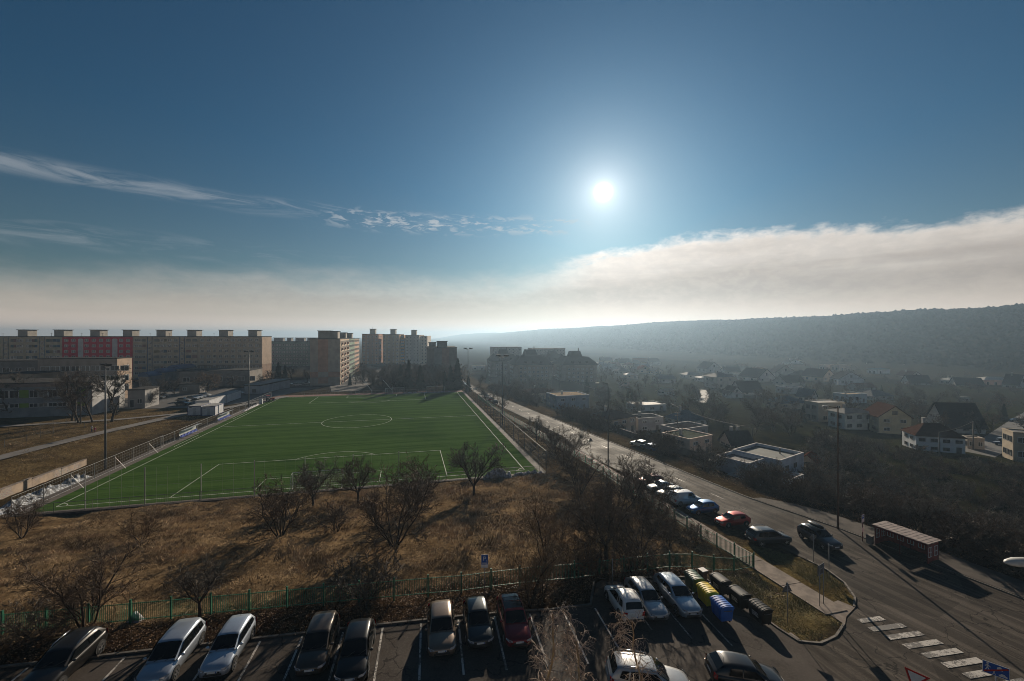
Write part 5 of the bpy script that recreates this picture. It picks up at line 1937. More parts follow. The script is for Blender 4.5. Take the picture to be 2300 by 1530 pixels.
# garden trees of the village
pr_ = random.Random(8)
LAB_G = 'bare garden tree among the village houses below the hill'
n = 0
while n < 230:
    px, py = pr_.uniform(1340, 2330), 812 + 170 * pr_.random() ** 1.15
    if px < 1560 and py > 945 or any(a_ < px < b_ and c_ - 30 < py < c_ + 25 for a_, b_, c_ in HOUSE_KEEP[3:]):
        continue
    x, y, z = gz(px, py)
    if any(abs(x - a) < c_ * .62 + 1 and -1.5 < y - b_ < c_ + 1 for a, b_, c_ in HOUSES):
        continue
    s_ = pr_.uniform(.55, 1.0)
    tree(pr_.choice(['far_a', 'far_a', 'far_b']), 'garden_tree', LAB_G, 'tree', x, y, pr_.random() * 6, s_, 'bare garden trees of the village', None, z)
    n += 1
for px, py, kind, s_, label in ((1657, 838, 'conifer_a', 1.05, 'big dark pine standing above the far village roofs'), (1688, 838, 'conifer_b', .75, 'small pointed conifer right of the big pine'),
                                (1410, 908, 'conifer_b', .75, 'left one of two dark cypresses in the valley'), (1419, 908, 'conifer_b', .62, 'right one of two dark cypresses in the valley'),
                                (1478, 850, 'conifer_b', .95, 'dark poplar-like conifer in the hazy valley'), (1804, 950, 'conifer_a', .72, 'dark conifer between cream bungalow and beige cube house'),
                                (1318, 882, 'conifer_a', 1.0, 'tall spruce at the right corner of the mansard flats'), (1864, 862, 'conifer_a', .5, 'dark conifer before the brown-roofed house'),
                                (2255, 945, 'conifer_a', .75, 'dark conifer beside the lane near the right edge'), (1980, 880, 'conifer_a', .5, 'dark conifer in front of far white bungalow'),
                                (1095, 862, 'conifer_a', .9, 'dark spruce at the far end of the road'), (1132, 872, 'conifer_a', .85, 'spruce in front of left mansard block'),
                                (1028, 874, 'conifer_a', 1.55, 'tall dark spruce right of the brown-grey gable'), (1012, 876, 'conifer_a', 1.2, 'dark spruce against the brown-grey gable'),
                                (1052, 880, 'conifer_a', .8, 'small dark conifer by the far corner of the pitch fence'), (918, 872, 'conifer_a', 1.45, 'wide dark spruce behind the far goal'),
                                (900, 870, 'conifer_a', 1.2, 'dark spruce left of the wide spruce behind the goal'), (625, 858, 'conifer_a', 1.15, 'dark conifer right of the long row of flats'),
                                (640, 856, 'conifer_a', .95, 'smaller dark conifer beside the street car park'), (786, 866, 'conifer_b', .7, 'clipped conifer at the foot of the patchwork gable block'),
                                (944, 874, 'conifer_a', 1.2, 'dark spruce between far goal and brown-grey gable'), (1000, 878, 'conifer_b', .9, 'narrow dark conifer by the second far goal')):
    x, y, z = gz(px, py)
    tree(kind, 'conifer', label, 'conifer', x, y, px * .7, s_, 'conifers', None, z)

# bare trees behind the pitch and around the flats
LAB_F = 'bare tree in the belt behind the far end of the pitch'
pr_ = random.Random(18)
for i in range(62):
    px = pr_.uniform(795, 1045)
    py = pr_.uniform(846, 874)
    x, y, z = gz(px, py)
    if to_uv(x, y)[1] < 114:
        continue
    tree(pr_.choice(['far_a', 'far_b', 'far_a']), 'bare_tree', LAB_F, 'tree', x, y, pr_.random() * 6, pr_.uniform(.8, 1.25), 'bare trees behind the far goal', None, z)
LAB_H = 'bare tree lining the far stretch of the road'
for i in range(44):
    px = pr_.uniform(1045, 1235)
    py = pr_.uniform(838, 915)
    x, y, z = gz(px, py)
    u_, v_ = to_uv(x, y)
    if float(strip_left(v_)) - 2 < u_ < float(road_right(v_)) + 2 or u_ < 72:
        continue
    tree(pr_.choice(['far_a', 'far_b']), 'bare_tree', LAB_H, 'tree', x, y, pr_.random() * 6, pr_.uniform(.55, .95), 'bare trees by the far road', None, z)
LAB_I = ['leftmost thin bare tree behind the school annex', 'bare tree beside the school yard entrance, behind the annex', 'small bare tree between annex and school yard cars', 'bare tree before the low hall with blue ridge roof',
         'bare tree in front of the flat blue hall roof', 'bare tree at the right end of the low grey service building', 'bare tree at the foot of the sunlit gable of the long row', 'bare tree in front of the dark green-grey flats, left one',
         'bare tree by the cars below the long row', 'bare tree close to the left edge of the patchwork gable', 'thin bare tree on the bank in front of the annex']
for i, (px, py, s_) in enumerate(((318, 905, .8), (340, 898, .9), (352, 905, .7), (372, 888, .9), (392, 885, .8), (520, 872, .8), (610, 862, .9), (655, 850, .9), (590, 866, .7), (690, 858, .8), (332, 915, .7))):
    x, y, z = gz(px, py)
    tree('far_b' if px < 350 else 'far_a', 'bare_tree', LAB_I[i], 'tree', x, y, px, s_, 'bare trees around the flats', None, z)
x, y, z = gz(465, 880)
tree('willow', 'willow_tree', 'round ochre weeping willow in front of the flats', 'tree', x, y, .3, 1.25, None, .95, z)
# big trees by the school, with mistletoe
for px, py, kind, rz, s_, label, mist in ((22, 938, 'broad', .2, 1.3, 'bare tree before the school at the far left edge', 2), (176, 950, 'tall', 1.5, 1.2, 'tall bare tree left of the pair of posts before the school', 3),
                                          (208, 948, 'tall', .4, 1.15, 'tall bare tree at the corner of the white school wall', 3), (250, 948, 'broad', 2.2, 1.45, 'broad leaning bare tree hung with mistletoe by the floodlight', 7),
                                          (162, 946, 'broad', 3.6, 1.25, 'bare tree with crooked branches in front of school windows', 4)):
    x, y, z = gz(px, py)
    t = tree(kind, 'bare_tree', label, 'tree', x, y, rz, s_, 'old trees by the school', None, z)
    for i in range(mist):
        a = pr_.random() * 6.28
        rr = pr_.uniform(.8, 2.4)
        o = link('mistletoe', ME_MIST, t, (rr * math.cos(a), rr * math.sin(a), pr_.uniform(5.5, 8.8)))
        o.scale = (pr_.uniform(.3, .55),) * 3
# ------------------------------------------------------------------ cars
M_TYRE = mat('tyre rubber', (0.018, 0.018, 0.018), (0.03, 0.028, 0.026), 3, 0.85)
M_RIM = mat('alloy rim', (0.42, 0.42, 0.43), (0.30, 0.30, 0.31), 2, 0.35, 0.8)
M_CGL = glass('car glass', (0.004, 0.005, 0.006), 0.04, 0.32)
M_TRIM = mat('black plastic trim', (0.020, 0.020, 0.021), (0.03, 0.03, 0.03), 4, 0.6)
M_HEAD = mat('headlight lens', (0.55, 0.57, 0.60), (0.30, 0.31, 0.33), 6, 0.12, 0.3)
M_TAIL = mat('tail light lens', (0.38, 0.012, 0.010), (0.25, 0.008, 0.008), 6, 0.15)
M_PLATE = mat('licence plate', (0.68, 0.68, 0.66), (0.60, 0.60, 0.58), 6, 0.45)
M_PBLUE = mat('plate strip', (0.02, 0.06, 0.30), None, 1, 0.45)
M_CHROME = mat('chrome', (0.55, 0.56, 0.58), (0.5, 0.5, 0.5), 2, 0.15, 1.0)


def car_paint(name, col, metal=0.5, rough=0.32):
    return mat(name, col, tuple(c * .86 for c in col), 0.8, rough, metal, coat=0.5, spec=0.4)


def car(name, label, col, x, y, rz, L=4.2, Wd=1.76, Ht=1.48, style='hatch', rails=False, glassroof=None, group=None, z=None, tilt=True, plate=True):
    """body is lofted from stations; glass, lamps, plates and wheels are parts"""
    gzv = h(x, y) if z is None else z
    t = thing(name, label, 'car', (x, y, gzv + .0), rz, group)
    if tilt:                                  # sit on the slope
        c_, s_ = math.cos(rz), math.sin(rz)
        e = 1.2
        px_, nx_ = h(x + c_ * e, y + s_ * e), h(x - c_ * e, y - s_ * e)
        py_, ny_ = h(x - s_ * e, y + c_ * e), h(x + s_ * e, y - c_ * e)
        t.rotation_euler = (math.atan2(py_ - ny_, 2 * e), -math.atan2(px_ - nx_, 2 * e), rz)
    paint_m = car_paint('paint ' + '%.3f %.3f %.3f' % col, col, 0.0 if max(col) > .6 else .55)
    hw = Wd / 2
    tall = style in ('suv', 'van', 'mpv')
    bz = (0.94 if style != 'suv' else 1.08) * (Ht / 1.48) ** .35       # belt height
    hood = {'hatch': .265, 'suv': .28, 'mpv': .225, 'van': .22, 'sedan': .30, 'estate': .28}[style]
    zl = .20 if style != 'suv' else .28
    # stations: x/L, half width ratio, top height, bottom height
    ST = [(-.5, .80, bz - .12, zl + .16), (-.488, .90, bz - .04, zl + .06), (-.44, .965, bz + .01, zl), (-.33, 1.0, bz + .02, zl), (-.1, 1.0, bz, zl), (.1, 1.0, bz - .01, zl),
          (.5 - hood, .99, bz - .02, zl), (.5 - hood * .72, .985, bz - .06, zl), (.5 - hood * .36, .965, bz - .13, zl), (.455, .92, bz - .20, zl + .01), (.486, .83, bz - .27, zl + .05), (.5, .66, bz - .36, zl + .12)]
    prof = lambda w, zt, zb: [(0, zt + .012), (w * .55, zt + .004), (w * .84, zt - .03), (w * .955, zt - .10), (w, zt - .26), (w * .985, .5 * (zt - .26) + .5 * (zb + .06)), (w * .95, zb + .04), (w * .78, zb), (0, zb)]
    G = [[(sx * L, a, b_) for a, b_ in prof(hw * wr, zt, zb)] for sx, wr, zt, zb in ST]
    mb = MB()
    n9 = 9
    V_ = []
    for ring in G:
        base = len(mb.v)
        mb.v += ring + [(p[0], -p[1], p[2]) for p in ring[7:0:-1]]
        V_.append(base)
    K = 16
    for a, b_ in zip(V_, V_[1:]):
        for j in range(K):
            j2 = (j + 1) % K
            mb.f.append((a + j, a + j2, b_ + j2, b_ + j))
            mb.mi.append(0)
    mb.f.append(tuple(V_[0] + j for j in range(K)))
    mb.f.append(tuple(V_[-1] + j for j in range(K))[::-1])
    mb.mi += [0, 0]
    # cabin
    wb, wr_ = hw * .955, hw * .76
    xa = (.5 - hood) * L + .02                                        # windscreen foot
    if style == 'van':
        xb, xc, xd = xa - .62, -.47 * L, -.497 * L
        wr_ = hw * .88
    elif style == 'mpv':
        xb, xc, xd = xa - .98, -.40 * L, -.485 * L
        wr_ = hw * .80
    elif style == 'suv':
        xb, xc, xd = xa - .80, -.385 * L, -.475 * L
    elif style == 'sedan':
        xb, xc, xd = xa - .80, -.19 * L, -.36 * L
    elif style == 'estate':
        xb, xc, xd = xa - .85, -.41 * L, -.485 * L
    else:
        xb, xc, xd = xa - .78, -.36 * L, -.48 * L
    zb = bz - .05
    xm = (xb + xc) / 2
    CS = []
    for sx, zt, w1, w0 in ((xd, zb + .06, wb * .86, wb * .9), (xc, Ht - .07, wr_ * .93, wb * .97), (xc + .25 * (xb - xc), Ht - .015, wr_ * .985, wb * .985), (xm, Ht, wr_, wb), (xb - .12, Ht - .03, wr_ * .97, wb), (xb, Ht - .065, wr_ * .95, wb), (xa, zb + .05, wb * .86, wb * .93)):
        f = (zt - zb) / (Ht - zb)
        CS.append([(sx, 0, zt + .0), (sx, w1 * .6, zt - .012), (sx, w1 * .9, zt - .04 * f), (sx, w1, zt - .10 * f), (sx, (w1 * .45 + w0 * .55), zb + (zt - zb) * .45), (sx, w0, zb - .02)])
    C0 = []
    for ring in CS:
        base = len(mb.v)
        mb.v += ring[::-1] + [(p[0], -p[1], p[2]) for p in ring[1:]]
        C0.append(base)
    for a, b_ in zip(C0, C0[1:]):
        for j in range(10):
            mb.f.append((a + j + 1, a + j, b_ + j, b_ + j + 1))
            mb.mi.append(0)
    body = mb.build('body', paint_m, t, True)
    me = body.data
    bm = bmesh.new()
    bm.from_mesh(me)
    bmesh.ops.recalc_face_normals(bm, faces=bm.faces)
    bm.to_mesh(me)
    bm.free()
    lp = lambda a, b_, k: tuple(a[i] + (b_[i] - a[i]) * k for i in range(3))

    def half(ring, q):                          # q from -1 (left) to 1: point across a cabin section, over the roof line part (indices 0..3)
        s_ = 1 if q >= 0 else -1
        f = abs(q) * 3
        i = min(int(f), 2)
        p = lp(ring[i], ring[i + 1], f - i)
        return (p[0], p[1] * s_, p[2])

    def patch(r0, r1, k0, k1, q0, q1, off, nq=8):
        m2 = MB()
        for a in range(nq):
            qa, qb = q0 + (q1 - q0) * a / nq, q0 + (q1 - q0) * (a + 1) / nq
            P = [lp(half(r0, qq), half(r1, qq), k) for qq, k in ((qa, k0), (qb, k0), (qb, k1), (qa, k1))]
            n_ = (Vector(P[1]) - Vector(P[0])).cross(Vector(P[3]) - Vector(P[0])).normalized()
            if n_.dot(Vector(off)) < 0:
                n_ = -n_
            P = [tuple(Vector(p) + n_ * .014) for p in P]
            m2.quad(*P)
        return m2
    patch(CS[6], CS[5], .10, .94, -.9, .9, (1, 0, .6)).build('windscreen', M_CGL, t, True)
    if style != 'van':
        patch(CS[0], CS[1], .22, .93, -.84, .84, (-1, 0, .4)).build('rear_window', M_CGL, t, True)
    if glassroof:
        m2 = MB()
        for r0, r1 in ((CS[1], CS[2]), (CS[2], CS[3]), (CS[3], CS[4])):
            q = patch(r0, r1, 0.04, .96, -.80, .80, (0, 0, 1))
            nb = len(m2.v)
            m2.v += q.v
            m2.f += [tuple(i + nb for i in f) for f in q.f]
            m2.mi += q.mi
        m2.build('roof_panel', glassroof, t, True)
    # side windows: follow the slope between belt and roof edge
    zr = Ht - .15
    zw = zb + .07

    def side_pt(xx, zz, s_):
        f = (zz - zb) / (Ht - zb)
        w = wb * (1 - f) + wr_ * f + .030 - .02 * f
        if f > .3:
            w += .012
        return (xx, s_ * w, zz)
    split = [xa - .30, xm + .12 if style != 'van' else xb - .55]
    if style == 'van':
        wins = [((xa - .34, zw), (xb - .04, zr), (xb - .75, zr), (xb - .80, zw))]
    else:
        bp = xm + .10
        cp = xc + .10
        wins = [((xa - .30, zw), (xb - .06, zr), (bp + .05, zr + .02), (bp + .03, zw)), ((bp - .05, zw), (bp - .03, zr + .02), (cp + .22, zr), (cp + .08, zw))]
        if style in ('mpv', 'estate', 'suv'):
            wins[1] = ((bp - .05, zw), (bp - .03, zr + .02), (cp + .62, zr), (cp + .55, zw))
            wins.append(((cp + .45, zw), (cp + .52, zr - .01), (cp + .12, zr - .03), (cp - .02, zw + .06)))
    for s_ in (1, -1):
        for wq in wins:
            m2 = MB()
            P = [side_pt(a, b_, s_) for a, b_ in wq]
            m2.poly(P if s_ < 0 else P[::-1])
            m2.build('side_window', M_CGL, t)
        # mirror
        m2 = MB()
        yy = s_ * (hw + .10)
        m2.tube([(xa - .36, yy - s_ * .14, bz + .02), (xa - .36, yy - s_ * .02, bz + .05), (xa - .38, yy + s_ * .07, bz + .05)], [.03, .085, .05], 8)
        m2.build('mirror', paint_m if max(col) > .05 else M_TRIM, t, True)
        # head and tail lights, wrapped on the corners
        m2 = MB()
        zt = bz - .25
        P = [(.452 * L, s_ * hw * .925, zt - .02), (.487 * L, s_ * hw * .78, zt - .10), (.497 * L, s_ * hw * .50, zt - .14), (.492 * L, s_ * hw * .52, zt - .02), (.478 * L, s_ * hw * .78, zt + .03), (.435 * L, s_ * hw * .94, zt + .05)]
        P = [(p[0] + .028, p[1] * 1.025, p[2]) for p in P]
        m2.poly(P if s_ > 0 else P[::-1])
        m2.build('headlight', M_HEAD, t)
        m2 = MB()
        P = [(-.462 * L, s_ * hw * .975, bz - .30), (-.494 * L, s_ * hw * .86, bz - .32), (-.494 * L, s_ * hw * .62, bz - .27), (-.49 * L, s_ * hw * .66, bz - .05), (-.484 * L, s_ * hw * .88, bz - .02), (-.455 * L, s_ * hw * .975, bz - .05)]
        P = [(p[0] - .03, p[1] * 1.02, p[2]) for p in P]
        m2.poly(P[::-1] if s_ > 0 else P)
        m2.build('tail_light', M_TAIL, t)
        if rails:
            m2 = MB()
            yr = s_ * wr_ * .93
            m2.tube([(xc + .25, yr, Ht - .06), (xc + .38, yr, Ht + .045), (xm, yr, Ht + .06), (xb - .38, yr, Ht + .035), (xb - .25, yr, Ht - .06)], .022, 6)
            m2.build('roof_rail', M_CHROME, t, True)
    # front: grille, intake, plate
    fx = .5 * L
    for nm, z0, z1, w, m_ in (('grille', bz - .50, bz - .39, .44, M_TRIM), ('air_intake', zl + .13, zl + .24, .56, M_TRIM)):
        m2 = MB()
        m2.box(fx - .06, fx + .012, -hw * w, hw * w, z0, z1)
        m2.build(nm, m_, t)
    for sx, zz in ((fx + .016, zl + .28), (-fx - .016, zl + .34)):
        if plate:
            m2 = MB()
            m2.box(sx - .008, sx + .008, -.26, .26, zz, zz + .115)
            pl_ = m2.build('licence_plate', M_PLATE, t)
            m2 = MB()
            f = 1 if sx > 0 else -1
            m2.box(sx + f * .009, sx + f * .012, f * .20 - .03, f * .20 + .03, zz + .012, zz + .103)
            m2.build('plate_strip', M_PBLUE, pl_)
    m2 = MB()
    m2.box(-fx - .012, -fx + .2, -hw * .78, hw * .78, zl + .08, zl + .26)
    m2.build('rear_bumper', M_TRIM if tall else paint_m, t)
    # wheels
    Rw = .315 if style != 'suv' else .345
    for xx in (.5 * L - .83, -.5 * L + .78):
        for s_ in (1, -1):
            w = wheel(t, xx, s_ * (hw - .10), Rw, s_, hw)
    if Ht < 1.6 and style != 'van':
        m2 = MB()
        m2.tube([(xc + .15, 0, Ht - .05), (xc - .12, 0, Ht + .22)], .008, 4)
        m2.build('aerial', M_TRIM, t)
    m2 = MB()                                   # wipers
    for yy in (-.35, .25):
        m2.bar((xa - .02, yy, zb + .075), (xa - .22, yy + .42, zb + .22), .02)
    m2.build('wiper', M_TRIM, t)
    return t


WHEELS = {}


def wheel(t, xx, yy, Rw, s_, hw):
    key = round(Rw, 3)
    if key not in WHEELS:
        mb = MB()
        prof = [(-.105, Rw * .62), (-.105, Rw * .92), (-.07, Rw), (.07, Rw), (.105, Rw * .92), (.105, Rw * .62)]
        n = 20
        for i in range(n):
            a, b_ = 2 * math.pi * i / n, 2 * math.pi * (i + 1) / n
            for (y0, r0), (y1, r1) in zip(prof, prof[1:]):
                mb.quad((r0 * math.cos(a), y0, r0 * math.sin(a)), (r0 * math.cos(b_), y0, r0 * math.sin(b_)), (r1 * math.cos(b_), y1, r1 * math.sin(b_)), (r1 * math.cos(a), y1, r1 * math.sin(a)))
        tyre = mb.mesh('tyre', M_TYRE, True)
        mb = MB()
        n = 10
        mb.tube([(0, .03, 0), (0, .075, 0)], [Rw * .62, Rw * .62], 20)
        for i in range(5):
            a = 2 * math.pi * i / 5
            mb.bar((0, .09, 0), (math.cos(a) * Rw * .60, .09, math.sin(a) * Rw * .60), .07, .03, up=(0, 1, 0))
        rim = mb.mesh('rim', M_RIM)
        mb = MB()
        mb.tube([(0, -.02, 0), (0, .0, 0)], [Rw + .065, Rw + .065], 22)
        WHEELS[key] = (tyre, rim, mb.mesh('wheel_arch', M_TRIM))
    tyre, rim, arch = WHEELS[key]
    a = link('wheel_arch', arch, t, (xx, s_ * (hw + .008), Rw + .03), 0 if s_ > 0 else math.pi)
    w = bpy.data.objects.new('wheel', None)
    COL.objects.link(w)
    w.parent = t
    w.location = (xx, s_ * (hw - .085), Rw)
    w.rotation_euler = (0, 0, 0 if s_ > 0 else math.pi)
    link('tyre', tyre, w)
    link('rim', rim, w, (0, .012, 0))
    return w


HN = math.atan2(-.98, .19)                     # nose to the camera, square to the kerb
FWD = Vector((.19, -.98)).normalized()


def nose_at(px, py, L, z=0.0):
    """car centre when its front bumper meets the ground at this pixel"""
    x, y, _ = gz(px, py)
    return x - FWD.x * L / 2, y - FWD.y * L / 2


GL = 'cars in the parking lot'
car('parked_car', 'dark grey sport utility car with chrome roof rails, far left of parking lot', (0.022, 0.020, 0.019), *nose_at(62, 1588, 4.5), HN, 4.5, 1.84, 1.66, 'suv', True, group=GL)
car('parked_car', 'silver people carrier with tree shadows on its roof', (0.36, 0.40, 0.46), *nose_at(335, 1556, 4.45), HN, 4.45, 1.80, 1.60, 'mpv', group=GL)
car('parked_car', 'light silver estate car right of the silver people carrier', (0.42, 0.47, 0.54), *nose_at(476, 1532, 4.25), HN, 4.25, 1.70, 1.46, 'estate', group=GL)
car('parked_car', 'bronze-grey hatchback with round grille, fourth car from the left', (0.075, 0.058, 0.046), *nose_at(694, 1527, 4.35), HN, 4.35, 1.78, 1.55, 'mpv', group=GL)
car('parked_car', 'black hatchback parked right of the bronze-grey one', (0.008, 0.008, 0.009), *nose_at(785, 1548, 4.5), HN, 4.5, 1.82, 1.50, 'hatch', group=GL)
car('parked_car', 'beige metallic hatchback beside an empty bay', (0.21, 0.155, 0.115), *nose_at(993, 1483, 4.3), HN, 4.3, 1.79, 1.49, 'hatch', group=GL)
car('parked_car', 'dark teal small hatchback right of the beige one', (0.028, 0.036, 0.040), *nose_at(1080, 1464, 3.9), HN, 3.9, 1.72, 1.53, 'hatch', group=GL)
car('parked_car', 'red hatchback with dark roof behind the birch twigs', (0.20, 0.010, 0.016), *nose_at(1167, 1462, 4.3), HN, 4.3, 1.78, 1.46, 'hatch', glassroof=M_CGL, group=GL)
x, y, z = gz(1424, 1405)
car('parked_car', 'white small hatchback parked tail towards the camera', (0.66, 0.65, 0.63), x - .19 * 1.85, y + .98 * 1.85, HN + math.pi, 3.75, 1.69, 1.58, 'mpv', True, group=GL)
car('parked_car', 'old silver hatchback between two other pale cars', (0.37, 0.38, 0.40), *nose_at(1482, 1402, 4.3), HN, 4.3, 1.72, 1.42, 'hatch', group=GL)
car('parked_car', 'silver-blue compact crossover beside the waste containers', (0.37, 0.43, 0.50), *nose_at(1556, 1398, 4.4), HN, 4.4, 1.80, 1.58, 'suv', group=GL)
car('driving_car', 'silver estate with roof rails cut by the bottom edge', (0.40, 0.40, 0.40), 7.9, 24.6, -.06, 4.75, 1.84, 1.55, 'estate', True, group=GL)
car('driving_car', 'black hatchback at the bottom edge right of the silver estate', (0.012, 0.013, 0.016), 14.1, 25.6, -.08, 4.3, 1.80, 1.46, 'hatch', group=GL)
GR = 'cars by the main road'
UA = YAW - .03
car('parked_car', 'dark blue-grey people carrier parked nearest the end of the roadside fence', (0.030, 0.040, 0.050), 28.9, 47.6, UA - .1, 4.6, 1.85, 1.64, 'mpv', True, group=GR)
car('parked_car', 'bright red hatchback parked across the verge by the road', (0.42, 0.030, 0.015), 27.3, 52.4, UA + math.pi, 4.1, 1.72, 1.45, 'hatch', group=GR)
car('parked_car', 'bright blue hatchback right beside the white van', (0.020, 0.125, 0.31), 25.4, 56.4, UA + math.pi, 4.1, 1.74, 1.50, 'hatch', group=GR)
car('parked_van', 'white panel van parked by the roadside fence', (0.60, 0.62, 0.66), 24.5, 59.6, UA, 4.4, 1.83, 1.83, 'van', group=GR)
car('parked_car', 'silver car half hidden behind the white van', (0.46, 0.47, 0.48), 23.4, 62.3, UA + math.pi, 4.2, 1.75, 1.47, 'hatch', group=GR)
car('parked_car', 'silver-grey car glinting under bare branches behind the van', (0.40, 0.41, 0.41), 22.9, 65.0, UA + math.pi, 4.3, 1.76, 1.46, 'sedan', group=GR)
car('parked_car', 'dark red car under bare branches, farthest of the roadside cars', (0.13, 0.022, 0.018), 22.2, 68.0, UA + math.pi, 4.2, 1.75, 1.47, 'hatch', group=GR)
sv = car('driving_car', 'dark blue sport utility car driving with a black roof box', (0.022, 0.028, 0.038), 34.3, 47.2, HN - .06, 4.5, 1.86, 1.66, 'suv', True, group=GR)
mb = MB()
pts = [(-.95, 0, .02), (-.85, 0, .03), (-.3, 0, .04), (.5, 0, .04), (.95, 0, .03), (1.05, 0, .02)]
rad = [.06, .22, .30, .28, .2, .05]
mb.tube(pts, rad, 12)
mb.v = [(v[0], v[1] * 1.25, v[2] * .72) for v in mb.v]
bx_ = thing('roof_box', 'black roof box strapped on the dark blue driving car', 'roof box', sv.matrix_world.translation, 0)
bx_.location = sv.location
bx_.rotation_euler = sv.rotation_euler
o = mb.build('shell', mat('roof box plastic', (0.008, 0.008, 0.009), None, 2, .3, spec=.3), bx_, True)
o.location = (-.35, -.12, 1.66 + .27)
mb = MB()
for xx in (-.85, .15):
    mb.bar((xx, -.66, 1.70), (xx, .66, 1.70), .05, .03)
mb.build('cross_bar', M_CHROME, bx_)

# ---- far cars: one simple mesh each
def small_car(col):
    mb = MB()
    L, w = 4.2, .87
    side_p = [(-2.1, .35), (-2.08, .85), (-1.75, .95), (-1.3, 1.40), (.1, 1.45), (.75, .98), (1.75, .80), (2.08, .62), (2.1, .32)]
    for (x0, z0), (x1, z1) in zip(side_p, side_p[1:]):
        gl = {(-1.75, -1.3): 1, (.1, .75): 1}.get((x0, x1), 0)
        a0, a1 = (w * (.8 if z0 > 1.2 else 1)), (w * (.8 if z1 > 1.2 else 1))
        mb.quad((x0, -a0, z0), (x1, -a1, z1), (x1, a1, z1), (x0, a0, z0), gl)
    for s_ in (1, -1):
        low = [(-2.1, .35), (-2.08, .85), (-1.75, .95), (.75, .98), (1.75, .80), (2.08, .62), (2.1, .32)]
        P = [(a, s_ * w, b_) for a, b_ in low]
        mb.poly(P if s_ > 0 else P[::-1], 0)
        P = [(-1.75, s_ * w, .95), (-1.3, s_ * w * .8, 1.40), (.1, s_ * w * .8, 1.45), (.75, s_ * w, .98)]
        mb.poly(P if s_ > 0 else P[::-1], 1)
        for xx in (-1.3, 1.3):
            mb.tube([(xx, s_ * (w - .16), .31), (xx, s_ * (w + .02), .31)], .31, 10, 2)
    return mb.mesh('far_car', [car_paint('paint ' + '%.3f %.3f %.3f' % col, col, 0 if max(col) > .6 else .5), M_CGL, M_TYRE])


FAR = [small_car(c_) for c_ in ((0.40, 0.41, 0.42), (0.03, 0.03, 0.035), (0.60, 0.60, 0.58), (0.03, 0.06, 0.14), (0.12, 0.12, 0.12), (0.20, 0.03, 0.02), (0.25, 0.24, 0.22))]
pr_ = random.Random(3)


def far_car(x, y, rz, label, group, ci=None, zoff=.14):
    o = link('parked_car', FAR[pr_.randrange(len(FAR)) if ci is None else ci], None, (x, y, h(x, y) + zoff), rz)
    return tag(o, label, 'car', group)


ORD = ['first', 'second', 'third', 'fourth', 'fifth', 'sixth', 'seventh', 'eighth', 'ninth', 'tenth', 'eleventh', 'twelfth', 'thirteenth', 'fourteenth', 'fifteenth', 'sixteenth', 'seventeenth', 'eighteenth', 'nineteenth']
ORD += ['twentieth'] + ['twenty-' + q for q in ORD[:9]] + ['thirtieth'] + ['thirty-' + q for q in ORD[:9]]
CNAME = ['silver', 'black', 'white', 'dark blue', 'dark grey', 'red', 'beige-grey']
v_ = 128.0
n_ = 0
while v_ < 245:
    u_ = float(road_left(v_)) - 3.0
    ci = pr_.randrange(7)
    far_car(*uv(u_, v_), YAW + 2.75, '%s car, %s from the near end of the slanting row along the far road' % (CNAME[ci], ORD[n_]), 'cars parked along the far road', ci)
    n_ += 1
    v_ += 3.6
for i, (px, py, ci) in enumerate(((1092, 893, 2), (1101, 900, 5), (1112, 907, 1), (1085, 886, 4))):
    far_car(*gz(px, py)[:2], YAW + 1.5, ['white car on the road by the far floodlight', 'red car queueing on the far road', 'black car on the far road nearest the camera', 'dark grey car at the end of the far queue'][i], 'cars on the far road', ci, .1)
for px, py, ci, label in ((411, 911, 1, 'black car at the near edge of the school yard'), (412, 903, 6, 'brown car behind the black one in school yard'), (432, 899, 0, 'silver car in the school yard row, left end'), (441, 897, 2, 'white car in the school yard row'),
                          (450, 895, 0, 'silver car second from the right in the school yard row'), (459, 891, 2, 'white car at the right end of school yard row'), (365, 893, 4, 'dark grey car under birches in the school yard'), (355, 896, 0, 'silver car under birches in the school yard'),
                          (330, 903, 2, 'white car beside the school annex'), (515, 888, 1, 'black car behind the white containers'), (534, 886, 0, 'silver car behind the white containers')):
    x, y, z = gz(px, py)
    far_car(x, y, .15 + (px % 3) * .1, label, 'cars in the school yard', ci)
for i in range(13):
    p = Vector((-110, 190)).lerp(Vector((-92, 218)), i / 12)
    ci = pr_.randrange(7)
    far_car(p.x, p.y, .35, '%s car, %s from the near end of the slanting row below the flats' % (CNAME[ci], ORD[i]), 'cars parked below the flats', ci)
for i in range(16):
    p = Vector((-99, 214)).lerp(Vector((-112, 286)), i / 15)
    ci = pr_.randrange(7)
    far_car(p.x, p.y, .2 + .1 * (i % 2), '%s car, %s along the left side of the shaded street between the blocks' % (CNAME[ci], ORD[i]), 'cars in the street between the blocks', ci)
for i in range(10):
    p = Vector((-92, 232)).lerp(Vector((-99, 276)), i / 9)
    ci = pr_.randrange(7)
    far_car(p.x, p.y, .3, '%s car, %s in the row beside the patchwork gable block' % (CNAME[ci], ORD[i]), 'cars beside the gable block', ci)
